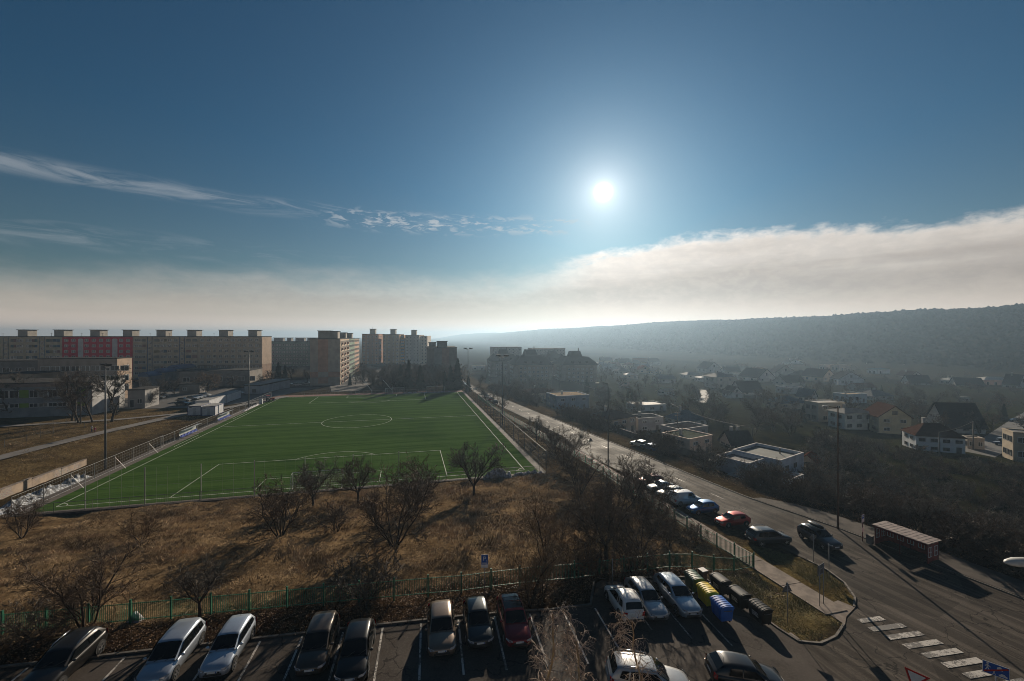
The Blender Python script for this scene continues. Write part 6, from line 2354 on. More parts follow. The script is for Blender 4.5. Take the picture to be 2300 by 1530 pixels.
for px, py, ci, rz, label in ((1436, 1004, 0, 2.1, 'silver car under bushes beside the garden wall'), (1460, 1012, 3, 2.0, 'blue-grey car under bushes nearest the road by the garden wall'),
                              (2262, 993, 2, 2.2, 'white car parked in the village lane'), (2255, 1002, 3, 2.2, 'dark blue car parked in the village lane'), (2283, 948, 0, 2.6, 'silver car farther up the village lane'), (1206, 893, 0, .3, 'silver car by the brown hip-roofed house'),
                              (1215, 899, 2, .4, 'white car in front of the tan-roofed house'), (1228, 903, 4, .4, 'grey car in front of the tan-roofed house'), (1238, 905, 0, .5, 'silver car right of the others before the tan-roofed house'), (1562, 903, 2, 1.0, 'white car on the village track')):
    x, y, z = gz(px, py)
    far_car(x, y, rz, label, 'cars in the village', ci)
# ------------------------------------------------------------------ fences
M_GREEN = mat('green fence paint', (0.020, 0.155, 0.080), (0.014, 0.095, 0.055), 2.0, 0.5)
M_GALV = mat('galvanised steel', (0.33, 0.33, 0.33), (0.24, 0.24, 0.24), 2.0, 0.5, 0.4)
M_GALVD = mat('dull steel', (0.12, 0.12, 0.12), (0.08, 0.08, 0.08), 2.0, 0.55, 0.3)
M_WHITE = mat('white paint', (0.62, 0.62, 0.60), (0.52, 0.52, 0.50), 2.0, 0.5)


def pole_mesh(r, hh, sides=8, m_=None, name='post'):
    mb = MB()
    mb.tube([(0, 0, -.5), (0, 0, hh)], r, sides)
    return mb.mesh(name, m_ or M_GALV)


mb = MB()
mb.box(-.012, .012, -.012, .012, .10, 1.36)
ME_PICK = mb.mesh('picket', M_GREEN)
mb = MB()
mb.box(-.05, .05, -.05, .05, -.5, 1.55)
mb.box(-.06, .06, -.06, .06, 1.552, 1.58)
ME_GPOST = mb.mesh('post', M_GREEN)
N_PICK = 0


def picket_fence(label, pts, step=2.6, gap=.125):
    """steel picket fence: posts, rails and pickets; past 300 pickets the rest is one joined part"""
    global N_PICK
    t = thing('picket_fence', label, 'fence', (0, 0, 0))
    rest = MB()
    P = []
    for a, c_ in zip(pts, pts[1:]):
        a, c_ = Vector(a), Vector(c_)
        n = max(1, round((c_ - a).length / step))
        P += [a.lerp(c_, i / n) for i in range(n)]
    P.append(Vector(pts[-1]))
    for a, c_ in zip(P, P[1:]):
        za, zc = h(*a), h(*c_)
        ang_ = math.atan2(c_.y - a.y, c_.x - a.x)
        link('post', ME_GPOST, t, (a.x, a.y, za), ang_)
        L = (c_ - a).length
        for zz in (.18, 1.30):
            mb = MB()
            mb.bar((a.x, a.y, za + zz), (c_.x, c_.y, zc + zz), .045, .03)
            mb.build('rail', M_GREEN, t)
        k = int(L / gap)
        for i in range(1, k):
            p = a.lerp(c_, i / k)
            z = za + (zc - za) * i / k
            if N_PICK < 300:
                link('picket', ME_PICK, t, (p.x, p.y, z), ang_)
                N_PICK += 1
            else:
                rest.box(p.x - .014, p.x + .014, p.y - .014, p.y + .014, z + .10, z + 1.36)
    link('post', ME_GPOST, t, (*P[-1], h(*P[-1])), ang_)
    if rest.v:
        o = rest.build('pickets', M_GREEN, t)
        o['kind'] = 'stuff'
    return t


FA = gz(5, 1425)[:2]
FB = gz(560, 1374)[:2]
FC = gz(1036, 1331)[:2]
FD = gz(1290, 1302)[:2]
FE = gz(1504, 1277)[:2]
FG = gz(1693, 1276)[:2]
picket_fence('green steel picket fence between the parking lot and the dry meadow', [(FA[0] - 6, FA[1] - 1.2), FA, FB, FC, FD, FE, FG])
walk = [FG] + [uv(walk_r(v) - 2.75, v) for v in (-30, -20, -10, 0, 12, 24, 36, 48, 60, 75, 90)]
picket_fence('green steel picket fence along the roadside sidewalk', walk, gap=.16)


def wire_fence(name, label, pts, hh, step, m_=M_GALV, wires=.3, horiz=4, rail=True, wr=.006, brace=False, pr=.035, z=None, group=None):
    """posts with a top rail and a net of thin wires"""
    t = thing(name, label, 'fence', (0, 0, 0), 0, group)
    post = pole_mesh(pr, hh, 7, m_)
    P = []
    for a, c_ in zip(pts, pts[1:]):
        a, c_ = Vector(a), Vector(c_)
        n = max(1, round((c_ - a).length / step))
        P += [a.lerp(c_, i / n) for i in range(n)]
    P.append(Vector(pts[-1]))
    zz = lambda p: (h(*p) if z is None else z)
    net = MB()
    for i, a in enumerate(P):
        link('post', post, t, (*a, zz(a)))
        if i == len(P) - 1:
            break
        c_ = P[i + 1]
        za, zc = zz(a), zz(c_)
        if rail:
            mb = MB()
            mb.bar((*a, za + hh), (*c_, zc + hh), .05)
            mb.bar((*a, za + .06), (*c_, zc + .06), .05)
            mb.build('rail', m_, t)
        k = max(2, int((c_ - a).length / wires))
        for j in range(1, k):
            p = a.lerp(c_, j / k)
            q = za + (zc - za) * j / k
            net.bar((p.x, p.y, q + .1), (p.x, p.y, q + hh - .03), wr * 2)
        for j in range(1, horiz):
            f = hh * j / horiz
            net.bar((*a, za + f), (*c_, zc + f), wr * 2)
        if brace and i % 2 == 0:
            d_ = (c_ - a).normalized()
            nn = Vector((d_.y, -d_.x)) * 1.6
            mb = MB()
            mb.bar((*a, za + hh * .85), (a.x + nn.x, a.y + nn.y, za + .02), .04)
            mb.build('brace', m_, t)
    o = net.build('wire_net', m_, t)
    o['kind'] = 'stuff'
    return t


wire_fence('pitch_fence', 'steel mesh fence with slanting braces along the left side of pitch', [uv(-3.2, -2.4), uv(-3.2, 33)], 2.5, 5.4, wires=.5, horiz=5, brace=True, z=PITCH_Z, pr=.05)
wire_fence('pitch_fence', 'steel mesh fence behind the dugouts on the left side', [uv(-3.6, 33), uv(-3.6, 108)], 2.2, 5.4, wires=.5, horiz=4, z=PITCH_Z, pr=.05)
wire_fence('low_fence', 'low wire fence along the near end of the pitch', [uv(-3, -2.3), uv(69.5, -2.3)], 1.3, 4.2, M_GALVD, .22, 3, z=PITCH_Z)
wire_fence('ball_net', 'tall thin posts with ball net behind the near goal line', [uv(4.5, -1.9), uv(46, -1.9)], 5.2, 7.5, M_GALV, 1.3, 2, False, .006, z=PITCH_Z, pr=.06)
wire_fence('pitch_fence', 'tall mesh fence along the right side of the pitch', [uv(70.6, -2.5), uv(70.6, 109)], 3.8, 4.6, M_GALVD, .34, 4, wr=.005, pr=.055, z=PITCH_Z)
wire_fence('railing', 'grey railing along the far end of the pitch', [uv(8, 108.6), uv(58, 108.6)], 1.5, 6.0, M_GALV, 1.5, 2, wr=.01, z=PITCH_Z, pr=.05)
wire_fence('yard_fence', 'thin dark post fence beside the school path', [gz(10, 1005)[:2], gz(60, 992)[:2], gz(120, 974)[:2], gz(190, 962)[:2]], 1.6, 4.5, M_GALVD, 2.0, 3, False)
wire_fence('yard_fence', 'dark wire fence below the school windows', [gz(20, 975)[:2], gz(90, 962)[:2], gz(150, 950)[:2]], 1.6, 4.0, M_GALVD, 2.0, 3, False)

# posts and slanting struts of the far ball stop
t = thing('ball_stop', 'slanting white struts of the ball stop beyond the far goal', 'ball stop', (0, 0, 0))
for u0 in (33, 41):
    mb = MB()
    a, c_ = uv(u0, 110), uv(u0 - 4, 118)
    mb.bar((*a, PITCH_Z), (*a, PITCH_Z + 3.0), .09)
    mb.bar((*a, PITCH_Z + 1.2), (*c_, PITCH_Z + 4.6), .09)
    mb.build('strut', M_WHITE, t)

# ---- graffiti retaining wall
gw = bpy.data.materials.new('graffiti concrete')
gw.use_nodes = True
N = NT(gw.node_tree)
b = N.n['Principled BSDF']
b.inputs['Roughness'].default_value = .85
tc = N.new('ShaderNodeTexCoord').outputs['Object']
c = N.mix(N.ss(N.noise(tc, .6, 8, .65), .35, .65), (0.36, 0.27, 0.19), (0.22, 0.165, 0.12))
tagc = N.ramp(N.noise(tc, 1.1, 2, .5, 2.5), [(.40, (0.30, 0.24, 0.19)), (.47, (0.10, 0.045, 0.09)), (.50, (0.42, 0.38, 0.33)), (.55, (0.08, 0.13, 0.13)), (.60, (0.40, 0.32, 0.25)), (.66, (0.12, 0.08, 0.07))])
c = N.mix(N.m('MULTIPLY', N.ss(N.noise(tc, .35, 3), .44, .54), .75), c, tagc)
N.put(b.inputs['Base Color'], c)
t = thing('retaining_wall', 'low sunlit retaining wall covered in graffiti left of the pitch', 'wall', (0, 0, 0))
for i in range(5):
    v0, v1 = -7 + i * 5.8, -7 + (i + 1) * 5.8 - .05
    h0 = 1.75 - .17 * i
    mb = MB()
    P = [uv(-10.2, v0), uv(-9.9, v0), uv(-9.9, v1), uv(-10.2, v1)]
    mb.prism(P, PITCH_Z - .4, PITCH_Z + h0)
    o = mb.build('wall_panel', gw, t)
    mb = MB()
    P = [uv(-10.25, v0), uv(-9.82, v0), uv(-9.82, v1), uv(-10.25, v1)]
    mb.prism(P, PITCH_Z + h0 + .003, PITCH_Z + h0 + .09)
    mb.build('coping', M_CONC, o)

# ---- snow heaps
M_SNOW = mat('old snow', (0.42, 0.44, 0.47), (0.15, 0.145, 0.14), 3.0, 0.8, bump=.6, lo=.38, hi=.60)


def heap(name, label, x, y, L, Wd, hh, rz, seed, z):
    n, m_ = 46, 18
    g_ = np.linspace(-1, 1, n)
    q_ = np.linspace(-1, 1, m_)
    A, B_ = np.meshgrid(g_, q_)
    prof_ = np.clip(1 - B_ ** 2, 0, 1) * np.clip(1 - A ** 6, 0, 1)
    Z_ = hh * prof_ * (.55 + 1.3 * np.clip(fbm(A * L, B_ * Wd, seed, 4, .9) + .35, 0, 1.2)) - .12
    V_ = np.stack([A * L / 2, B_ * Wd / 2, Z_], -1).reshape(-1, 3)
    idx = np.arange(n * m_).reshape(m_, n)
    f_ = np.stack([idx[:-1, :-1], idx[:-1, 1:], idx[1:, 1:], idx[1:, :-1]], -1).reshape(-1, 4)
    o = link(name, np_mesh(name, V_, f_, M_SNOW, True), None, (x, y, z), rz)
    return tag(o, label, 'snow heap', 'heaps of old snow')


heap('snow_heap', 'long heap of cleared snow at the near left pitch corner', *uv(-5.8, 4.0), 13, 2.4, .7, YAW + math.pi / 2, 4, PITCH_Z)
heap('snow_heap', 'second snow heap further along the left pitch fence', *uv(-5.6, 12.5), 4.5, 2.0, .6, YAW + math.pi / 2, 9, PITCH_Z)
heap('snow_heap', 'white snow heap at the near right corner of the pitch', *uv(62.0, -2.4), 5.0, 1.9, 1.1, YAW, 14, PITCH_Z)
heap('snow_heap', 'thin strip of snow along the near right pitch edge', *uv(67.5, -2.2), 5.5, 1.0, .5, YAW, 17, PITCH_Z)
heap('snow_heap', 'thin line of snow behind the far right corner of the pitch', *uv(55, 107.8), 22, 1.0, .45, YAW, 19, PITCH_Z)
heap('snow_heap', 'snow strip beyond the dugouts on the left side', *uv(-2.8, 84), 16, 1.0, .45, YAW + math.pi / 2, 23, PITCH_Z)
x, y, z = gz(304, 1392)
heap('snow_heap', 'small lump of snow at the foot of the green fence', x, y, .9, .6, .5, .1, 27, z)

# ---- goals
def goal(label, u0, v0, s_, w=7.32, hh=2.44):
    x, y = uv(u0, v0)
    t = thing('football_goal', label, 'goal', (x, y, PITCH_Z + .01), YAW + (0 if s_ > 0 else math.pi), 'football goals')
    for xx in (-w / 2, w / 2):
        mb = MB()
        mb.tube([(xx, 0, 0), (xx, 0, hh)], .06, 8)
        mb.build('post', M_WHITE, t)
        mb = MB()
        mb.tube([(xx, 0, hh), (xx, -.9, hh), (xx, -1.8, .03), (xx, 0, .03)], .03, 6)
        mb.build('stay', M_WHITE, t)
    mb = MB()
    mb.tube([(-w / 2, 0, hh), (w / 2, 0, hh)], .06, 8)
    mb.build('crossbar', M_WHITE, t)
    mb = MB()
    for i in range(31):
        xx = -w / 2 + w * i / 30
        mb.bar((xx, -.9, hh), (xx, -1.8, .03), .012)
    for k in range(8):
        f = k / 8
        mb.bar((-w / 2, -.9 - .9 * f, hh * (1 - f)), (w / 2, -.9 - .9 * f, hh * (1 - f)), .012)
    o = mb.build('net', M_WHITE, t)
    o['kind'] = 'stuff'


goal('white goal at the near end behind the bare trees', m, -.2, 1)
goal('white goal at the far end of the pitch, left of two', m + 8.5, PL + 1.1, -1)
goal('white goal stored at the far right corner of the pitch', m + 25, PL + 3.0, -1)

# ---- dugouts with blue seats
M_SEAT = mat('blue seat', (0.02, 0.06, 0.36), None, 2, .5)
M_POLY = mat('clear panel', (0.45, 0.47, 0.46), (0.36, 0.38, 0.37), 1, .25)
for v0, label in ((44.0, 'nearer team dugout with blue seats'), (64.0, 'farther team dugout with blue seats')):
    x, y = uv(-2.9, v0)
    t = thing('team_dugout', label + ' on the left side of the pitch', 'dugout', (x, y, PITCH_Z + .01), YAW - math.pi / 2, 'team dugouts')
    w = 8.0
    for xx in np.linspace(-w / 2, w / 2, 5):
        mb = MB()
        mb.tube([(xx, .9, 0), (xx, -.5, 0), (xx, -.55, 1.5), (xx, -.2, 1.95), (xx, .7, 2.05)], .035, 6)
        mb.build('frame', M_WHITE, t)
    mb = MB()
    mb.quad((-w / 2, -.53, .8), (w / 2, -.53, .8), (w / 2, -.53, 1.5), (-w / 2, -.53, 1.5))
    mb.quad((-w / 2, -.53, 1.5), (w / 2, -.53, 1.5), (w / 2, -.2, 1.95), (-w / 2, -.2, 1.95))
    mb.quad((-w / 2, -.2, 1.97), (w / 2, -.2, 1.97), (w / 2, .7, 2.07), (-w / 2, .7, 2.07))
    mb.build('canopy', M_POLY, t)
    for i in range(12):
        xx = -w / 2 + w * (i + .5) / 12
        mb = MB()
        mb.box(xx - .21, xx + .21, -.35, .08, .42, .47)
        mb.box(xx - .21, xx + .21, -.40, -.34, .473, .82)
        mb.build('seat', M_SEAT, t)

# ---- floodlights
M_MAST = mat('mast steel', (0.125, 0.135, 0.15), (0.09, 0.095, 0.105), 1, .5, .3)
for u0, v0, rz, z0, label in ((-5.2, 18.8, -.6, None, 'tall floodlight mast on the left side nearest the camera'), (-3.4, 83.5, -.4, None, 'floodlight mast on the left side by the cabins'),
                              (71.6, 37.0, 2.4, None, 'floodlight mast on the right side beside the road'), (71.6, 103.0, 2.6, None, 'floodlight mast at the far right corner of the pitch')):
    x, y = uv(u0, v0)
    t = thing('floodlight_mast', label, 'floodlight', (x, y, PITCH_Z), rz, 'floodlight masts of the pitch')
    mb = MB()
    mb.tube([(0, 0, -.6), (0, 0, 9), (0, 0, 18.3)], [.19, .14, .09], 10)
    mb.build('mast', M_MAST, t, True)
    mb = MB()
    mb.bar((-1.9, 0, 18.3), (1.9, 0, 18.3), .14, .10)
    mb.bar((-1.0, .35, 18.0), (1.0, .35, 18.0), .08)
    mb.build('cross_arm', M_GALV, t)
    for i, xx in enumerate((-1.75, -1.1, 1.1, 1.75)):
        mb = MB()
        mb.prism([(xx - .30, -.35), (xx + .30, -.35), (xx + .22, .42), (xx - .22, .42)], 18.40, 18.72)
        o = mb.build('lamp_head', M_TRIM, t)

# ---- street lamps
M_RUST = mat('rusty pole', (0.10, 0.055, 0.032), (0.055, 0.034, 0.025), 1.2, .8)
M_LUM = mat('lamp housing', (0.48, 0.47, 0.44), (0.33, 0.32, 0.30), 3, .5)


def street_lamp(label, px, py, top_py, m_, ang_, armL=1.9, rr=.10):
    x, y, z = gz(px, py)
    ztop = CAM_Z - (top_py - HY) / F * y
    hh = ztop - z
    t = thing('street_lamp', label, 'street lamp', (x, y, z), ang_, 'street lamps along the road')
    mb = MB()
    mb.tube([(0, 0, -.5), (0, 0, hh * .45), (0, 0, hh * .46), (0, 0, hh)], [rr * 1.35, rr * 1.25, rr, rr * .8], 9)
    mb.build('pole', m_, t, True)
    mb = MB()
    mb.tube([(0, 0, hh), (armL * .6, 0, hh + .12), (armL, 0, hh + .2)], .05, 7)
    mb.build('arm', m_, t)
    mb = MB()
    mb.tube([(armL - .05, 0, hh + .2), (armL + .15, 0, hh + .24), (armL + .65, 0, hh + .26), (armL + .85, 0, hh + .22)], [.05, .15, .17, .05], 9)
    mb.v = [(v[0], v[1], hh + .2 + (v[2] - hh - .2) * .7) for v in mb.v]
    mb.build('lamp_head', M_LUM, t, True)
    return t


street_lamp('rusty street lamp with short arm rising from the thicket', 1882, 1188, 916, M_RUST, math.pi + .25, 1.5, .085)
street_lamp('thin street lamp beside the road opposite the pitch corner', 1366, 1028, 862, M_GALVD, math.pi + .2, 1.9, .09)
street_lamp('distant street lamp by the brown hip-roofed house', 1238, 905, 845, M_GALVD, .4, 1.2, .07)
# the lamp whose head enters the picture at the right edge
t = thing('street_lamp', 'large grey street lamp head reaching in from the right edge', 'street lamp', (19.6, 15.0, h(19.6, 15.0)), math.pi, 'street lamps along the road')
zt = 11.75 - h(19.6, 15.0)
mb = MB()
mb.tube([(0, 0, -.5), (0, 0, zt - 1.0)], [.12, .08], 10)
mb.tube([(0, 0, zt - 1.0), (.3, 0, zt - .25), (1.0, 0, zt - .12)], .05, 8)
mb.build('pole', M_GALV, t, True)
mb = MB()
sec = [(.85, .05, .05), (1.0, .16, .08), (1.35, .23, .11), (1.75, .22, .10), (2.0, .15, .07), (2.12, .04, .02)]
mb.tube([(a, 0, zt - .05 * (i < 2)) for i, (a, b_, c_) in enumerate(sec)], [b_ for a, b_, c_ in sec], 14)
mb.v = [(v[0], v[1], zt + (v[2] - zt) * (.75 if v[2] > zt else .45)) for v in mb.v]
mb.build('lamp_head', M_LUM, t, True)
mb = MB()
mb.tube([(1.35, 0, zt - .05), (1.35, 0, zt - .11)], [.13, .1], 12)
mb.build('lens', M_POLY, t, True)

# ---- utility poles and cables
M_CPOLE = mat('concrete pole', (0.17, 0.155, 0.14), (0.12, 0.11, 0.10), 1.5, .85)


def util_pole(label, px, py, top_py, arms=True):
    x, y, z = gz(px, py)
    hh = CAM_Z - (top_py - HY) / F * y - z
    t = thing('utility_pole', label, 'utility pole', (x, y, z), .4, 'utility poles')
    mb = MB()
    mb.tube([(0, 0, -.5), (0, 0, hh)], [.20, .12], 8)
    mb.build('pole', M_CPOLE, t, True)
    if arms:
        for zz in (hh - .1, hh - .9):
            mb = MB()
            mb.bar((-1.1, 0, zz), (1.1, 0, zz), .12)
            for xx in (-1.0, -.4, .4, 1.0):
                mb.tube([(xx, 0, zz), (xx, 0, zz + .3)], .05, 6)
            mb.build('cross_arm', M_CPOLE, t)
    return Vector((x, y, z + hh))


A1 = util_pole('forked concrete utility pole between the houses', 1522, 985, 926)
A2 = util_pole('thin pole carrying the cable above the dark cottage', 1690, 1000, 960, False)
A3 = util_pole('concrete pole beside the lane at the right', 2186, 1012, 946, False)
A4 = util_pole('dark wooden pole in front of the brown-roofed white house', 2110, 1030, 970, False)
A5 = util_pole('cable pole on the valley floor left of white bungalow', 1507, 935, 907, False)
A6 = util_pole('cable pole among the far village roofs', 1550, 875, 849, False)
A7 = util_pole('cable pole above the two-storey pale house', 1700, 905, 888, False)
A8 = util_pole('pole beside the far road by the tan-roofed house', 1258, 905, 845, False)
A9 = util_pole('left of two dark poles before the school', 170, 948, 858, False)
A10 = util_pole('right of two dark poles before the school', 181, 951, 868, False)


def cable(label, a, c_, sag, r=.045):
    mb = MB()
    a, c_ = Vector(a), Vector(c_)
    P = []
    for i in range(17):
        f = i / 16
        p = a.lerp(c_, f)
        p.z -= sag * 4 * f * (1 - f)
        P.append(p)
    mb.tube(P, r, 5)
    return tag(mb.build('overhead_cable', M_CPOLE, None, True), label, 'cable', 'overhead cables')


cable('sagging cable from the valley floor pole to thin pole above the cottage', A5, A2, 1.2, .11)
cable('sagging cable crossing the far village roofs', A6, A7, 1.6, .16)
cable('cable from the far road pole to the valley floor pole', A8, A5, 2.0, .09)
cable('cable from the lane pole down to wooden pole', A3, A4, .5, .04)


# ------------------------------------------------------------------ signs
M_SBACK = mat('sign back', (0.17, 0.17, 0.175), (0.13, 0.13, 0.13), 3, .55, .3)
M_SBLUE = mat('sign blue', (0.012, 0.085, 0.36), (0.010, 0.07, 0.30), 3, .45)
M_SWHITE = mat('sign white', (0.62, 0.62, 0.62), (0.55, 0.55, 0.55), 3, .45)
M_SRED = mat('sign red', (0.42, 0.018, 0.014), (0.34, 0.015, 0.012), 3, .45)


def glyph(txt, size, m_, parent, loc, name='lettering'):
    """flat letters facing -y"""
    cu = bpy.data.curves.new('txt', 'FONT')
    cu.body = txt
    cu.size = size
    cu.align_x = 'CENTER'
    cu.align_y = 'CENTER'
    ob = bpy.data.objects.new('txt', cu)
    me = bpy.data.meshes.new_from_object(ob)
    bpy.data.objects.remove(ob)
    bpy.data.curves.remove(cu)
    me.materials.clear()
    me.materials.append(m_)
    return link(name, me, parent, loc, (math.pi / 2, 0, 0))


def post(t, x, hh, r=.03, y=.04):
    mb = MB()
    mb.tube([(x, y, -.4), (x, y, hh)], r, 8)
    return mb.build('post', M_GALV, t, True)


def plate(name, pts, y, m_, t, d=.012):
    mb = MB()
    F_ = [(a, y, b_) for a, b_ in pts]
    B_ = [(a, y + d, b_) for a, b_ in pts]
    mb.poly(F_)
    mb.poly(B_[::-1])
    n = len(pts)
    for i in range(n):
        j = (i + 1) % n
        mb.quad(F_[i], B_[i], B_[j], F_[j])
    return mb.build(name, m_, t)


rect = lambda x0, x1, z0, z1: [(x0, z0), (x1, z0), (x1, z1), (x0, z1)]
# parking sign
x, y, z = gz(1088.7, 1335)
t = thing('parking_sign', 'blue P parking sign on a pole behind the fence', 'sign', (x, y, z), .05)
hh = CAM_Z - (1246 - HY) / F * y - z
post(t, 0, hh - .02)
plate('sign_border', rect(-.27, .27, hh - .78, hh), 0, M_SWHITE, t)
plate('sign_face', rect(-.25, .25, hh - .76, hh - .02), -.006, M_SBLUE, t, .005)
glyph('P', .50, M_SWHITE, t, (-.02, -.010, hh - .33))
plate('sub_plate', rect(-.27, .27, hh - 1.0, hh - .80), 0, M_SWHITE, t)
for k in range(2):
    plate('text_line', rect(-.2, .2, hh - .64 - k * .06, hh - .61 - k * .06), -.009, M_SWHITE, t, .003)
# wheelchair mark
mb = MB()
for i in range(10):
    a0, a1 = i * .5 - .8, (i + 1) * .5 - .8
    mb.quad(*[(.16 + r_ * math.cos(a), -.010, hh - .5 + r_ * math.sin(a)) for r_, a in ((.035, a0), (.05, a0), (.05, a1), (.035, a1))][::-1])
mb.box(.135, .155, -.011, -.009, hh - .5, hh - .42)
mb.build('wheelchair_mark', M_SWHITE, t)
# thin pole behind the white hatchback
x, y, z = gz(1376, 1320)
t = thing('steel_pole', 'thin grey steel pole behind the white hatchback', 'pole', (x, y, z), 0)
post(t, 0, 2.3, .03)
mb = MB()
mb.tube([(0, .04, 2.302), (0, .04, 2.34)], .036, 8)
mb.build('cap', M_SBACK, t)

RV = HN + math.pi / 2                           # signs seen from behind face up the road
def back_sign(label, px, py, top_py, shape, rz, w=.7, two=False):
    x, y, z = gz(px, py)
    t = thing('road_sign', label, 'sign', (x, y, z), rz, 'road signs seen from behind')
    hh = CAM_Z - (top_py - HY) / F * y - z
    if shape == 'diamond':
        pts = [(0, hh - w), (w / 2, hh - w / 2), (0, hh), (-w / 2, hh - w / 2)]
    elif shape == 'tri':
        pts = [(-w / 2, hh - w * .87), (w / 2, hh - w * .87), (0, hh)]
    else:
        pts = rect(-w / 2, w / 2, hh - two, hh)
    if shape == 'board':
        for xx in (-w * .3, w * .3):
            post(t, xx, hh - .05, .035, -.05)
    else:
        post(t, 0, hh - .04, .03, -.045)
    plate('sign_back', pts, 0, M_SBACK, t, .02)
    plate('sign_face', [(a * .94, (b_ - hh + w / 2) * .94 + hh - w / 2) if shape != 'board' else (a * .97, b_) for a, b_ in pts], .0215, M_SWHITE, t, .003)
    mb = MB()
    for zz in (.3, .7):
        mb.bar((-w * .22, -.022, hh - w * zz), (w * .22, -.022, hh - w * zz), .04, .03)
    mb.build('bracket', M_GALV, t)


back_sign('grey back of a diamond road sign on the grass verge', 1826, 1262, 1199, 'diamond', .1, .75)
back_sign('narrow grey sign back on a thin post near the kerb', 1860.6, 1297, 1222, 'rect', .9, .42, .95)
back_sign('rectangular sign board on two posts on the grass island', 1844, 1360, 1268, 'board', .55, 1.15, .85)
back_sign('grey back of a triangular sign nearest the waste containers', 1768, 1399, 1307, 'tri', .15, .9)
back_sign('dark back of a triangular warning sign by the far sidewalk', 1327, 1015, 983, 'tri', .1, .95)

# give way sign at the bottom edge
Yg = 23.0
x = (2008 - CX) / F * Yg
t = thing('give_way_sign', 'red and white triangular give way sign at the bottom edge', 'sign', (x, Yg, h(x, Yg)), -.55)
ht = CAM_Z - (1492 - HY) / F * Yg - h(x, Yg)
post(t, 0, ht - .1)
plate('sign_border', [(0, ht - .95), (.55, ht), (-.55, ht)], 0, M_SRED, t)
plate('sign_face', [(0, ht - .76), (.385, ht - .09), (-.385, ht - .09)], -.006, M_SWHITE, t, .005)
t.rotation_euler = (0, R(14), -.45)
# end of residential zone sign
Yg = 23.2
x = (2237 - CX) / F * Yg
t = thing('zone_sign', 'blue sign with white figures and a red bar at the bottom right', 'sign', (x, Yg, h(x, Yg)), -.75)
ht = CAM_Z - (1492 - HY) / F * Yg - h(x, Yg)
post(t, 0, ht - .1)
w, hz_ = 1.0, .66
plate('sign_border', rect(-w / 2, w / 2, ht - hz_, ht), 0, M_SWHITE, t)
plate('sign_face', rect(-w / 2 + .03, w / 2 - .03, ht - hz_ + .03, ht - .03), -.006, M_SBLUE, t, .005)


def bar2(name, a, c_, wd, m_=M_SWHITE, y=-.010):
    d_ = (Vector(c_) - Vector(a)).normalized()
    n_ = Vector((-d_.y, d_.x)) * wd / 2
    plate(name, [tuple(Vector(a) - n_), tuple(Vector(c_) - n_), tuple(Vector(c_) + n_), tuple(Vector(a) + n_)], y, m_, t, .003)


k7 = .69
fx, fz = -.31, ht - .31
for a, c_, wd in (((0, 0), (0, .25), .10), ((0, 0), (-.12, -.24), .06), ((0, 0), (.12, -.24), .06), ((0, .2), (.17, .06), .05), ((0, .2), (-.15, .05), .05)):
    bar2('figure', (fx + a[0] * k7, fz + a[1] * k7), (fx + c_[0] * k7, fz + c_[1] * k7), wd * k7)
plate('figure', [(fx + .05 * math.cos(q), fz + .23 + .05 * math.sin(q)) for q in np.linspace(0, 6.28, 11)[:-1]], -.0102, M_SWHITE, t, .003)
plate('house_mark', [(a * k7, ht + b_ * k7) for a, b_ in [(.05, -.40), (.35, -.40), (.35, -.24), (.20, -.10), (.05, -.24)]], -.010, M_SWHITE, t, .003)
plate('car_mark', [(a * k7, ht + b_ * k7) for a, b_ in [(.15, -.85), (.6, -.85), (.6, -.74), (.52, -.72), (.46, -.62), (.28, -.62), (.22, -.72), (.15, -.74)]], -.010, M_SWHITE, t, .003)
fx, fz = -.07, ht - .48
for a, c_, wd in (((0, 0), (0, .13), .07), ((0, 0), (-.07, -.16), .04), ((0, 0), (.08, -.15), .04)):
    bar2('figure', (fx + a[0] * k7, fz + a[1] * k7), (fx + c_[0] * k7, fz + c_[1] * k7), wd * k7)
bar2('red_bar', (-w / 2 + .05, ht - hz_ + .08), (w / 2 - .05, ht - .08), .085, M_SRED, -.0135)

# ---- bus stop: flag, bin, shelter
M_BRICK = mat('dark red print panel', (0.30, 0.075, 0.055), (0.17, 0.045, 0.036), 3.0, .55)
M_DRED = mat('dark red frame', (0.13, 0.020, 0.020), (0.09, 0.016, 0.016), 2, .5)
x, y, z = gz(1938.5, 1216)
t = thing('bus_stop_sign', 'red bus stop post with white and blue flag', 'bus stop sign', (x, y, z), .5)
hh = CAM_Z - (1156 - HY) / F * y - z
mb = MB()
mb.tube([(0, .05, -.4), (0, .05, hh)], .05, 8)
mb.build('post', M_DRED, t, True)
plate('sign_face', rect(-.30, .30, hh - .85, hh), 0, M_SWHITE, t)
plate('bus_mark', rect(-.22, .22, hh - .45, hh - .08), -.006, M_SBLUE, t, .005)
plate('bus_window', rect(-.15, .15, hh - .26, hh - .14), -.010, M_SWHITE, t, .003)
plate('timetable', rect(-.22, .22, hh - 1.95, hh - 1.45), 0, M_SWHITE, t)
x, y, z = gz(1954, 1223)
t = thing('litter_bin', 'concrete litter bin between bus stop post and shelter', 'litter bin', (x, y, z + .1), .5)
mb = MB()
mb.prism([(-.26, -.26), (.26, -.26), (.26, .26), (-.26, .26)], 0, .85)
mb.build('body', M_CONC, t)
mb = MB()
mb.box(-.30, .30, -.30, .30, .852, .93)
mb.box(-.12, .12, -.262, -.2, .55, .72)
mb.build('rim', M_KERB, t)

SL = Vector((40.2, 46.9))
sa = math.atan2(-3.5, 1.35)
t = thing('bus_shelter', 'dark red bus shelter with ribbed roof beside the road', 'bus shelter', (SL.x, SL.y, -3.50), sa)
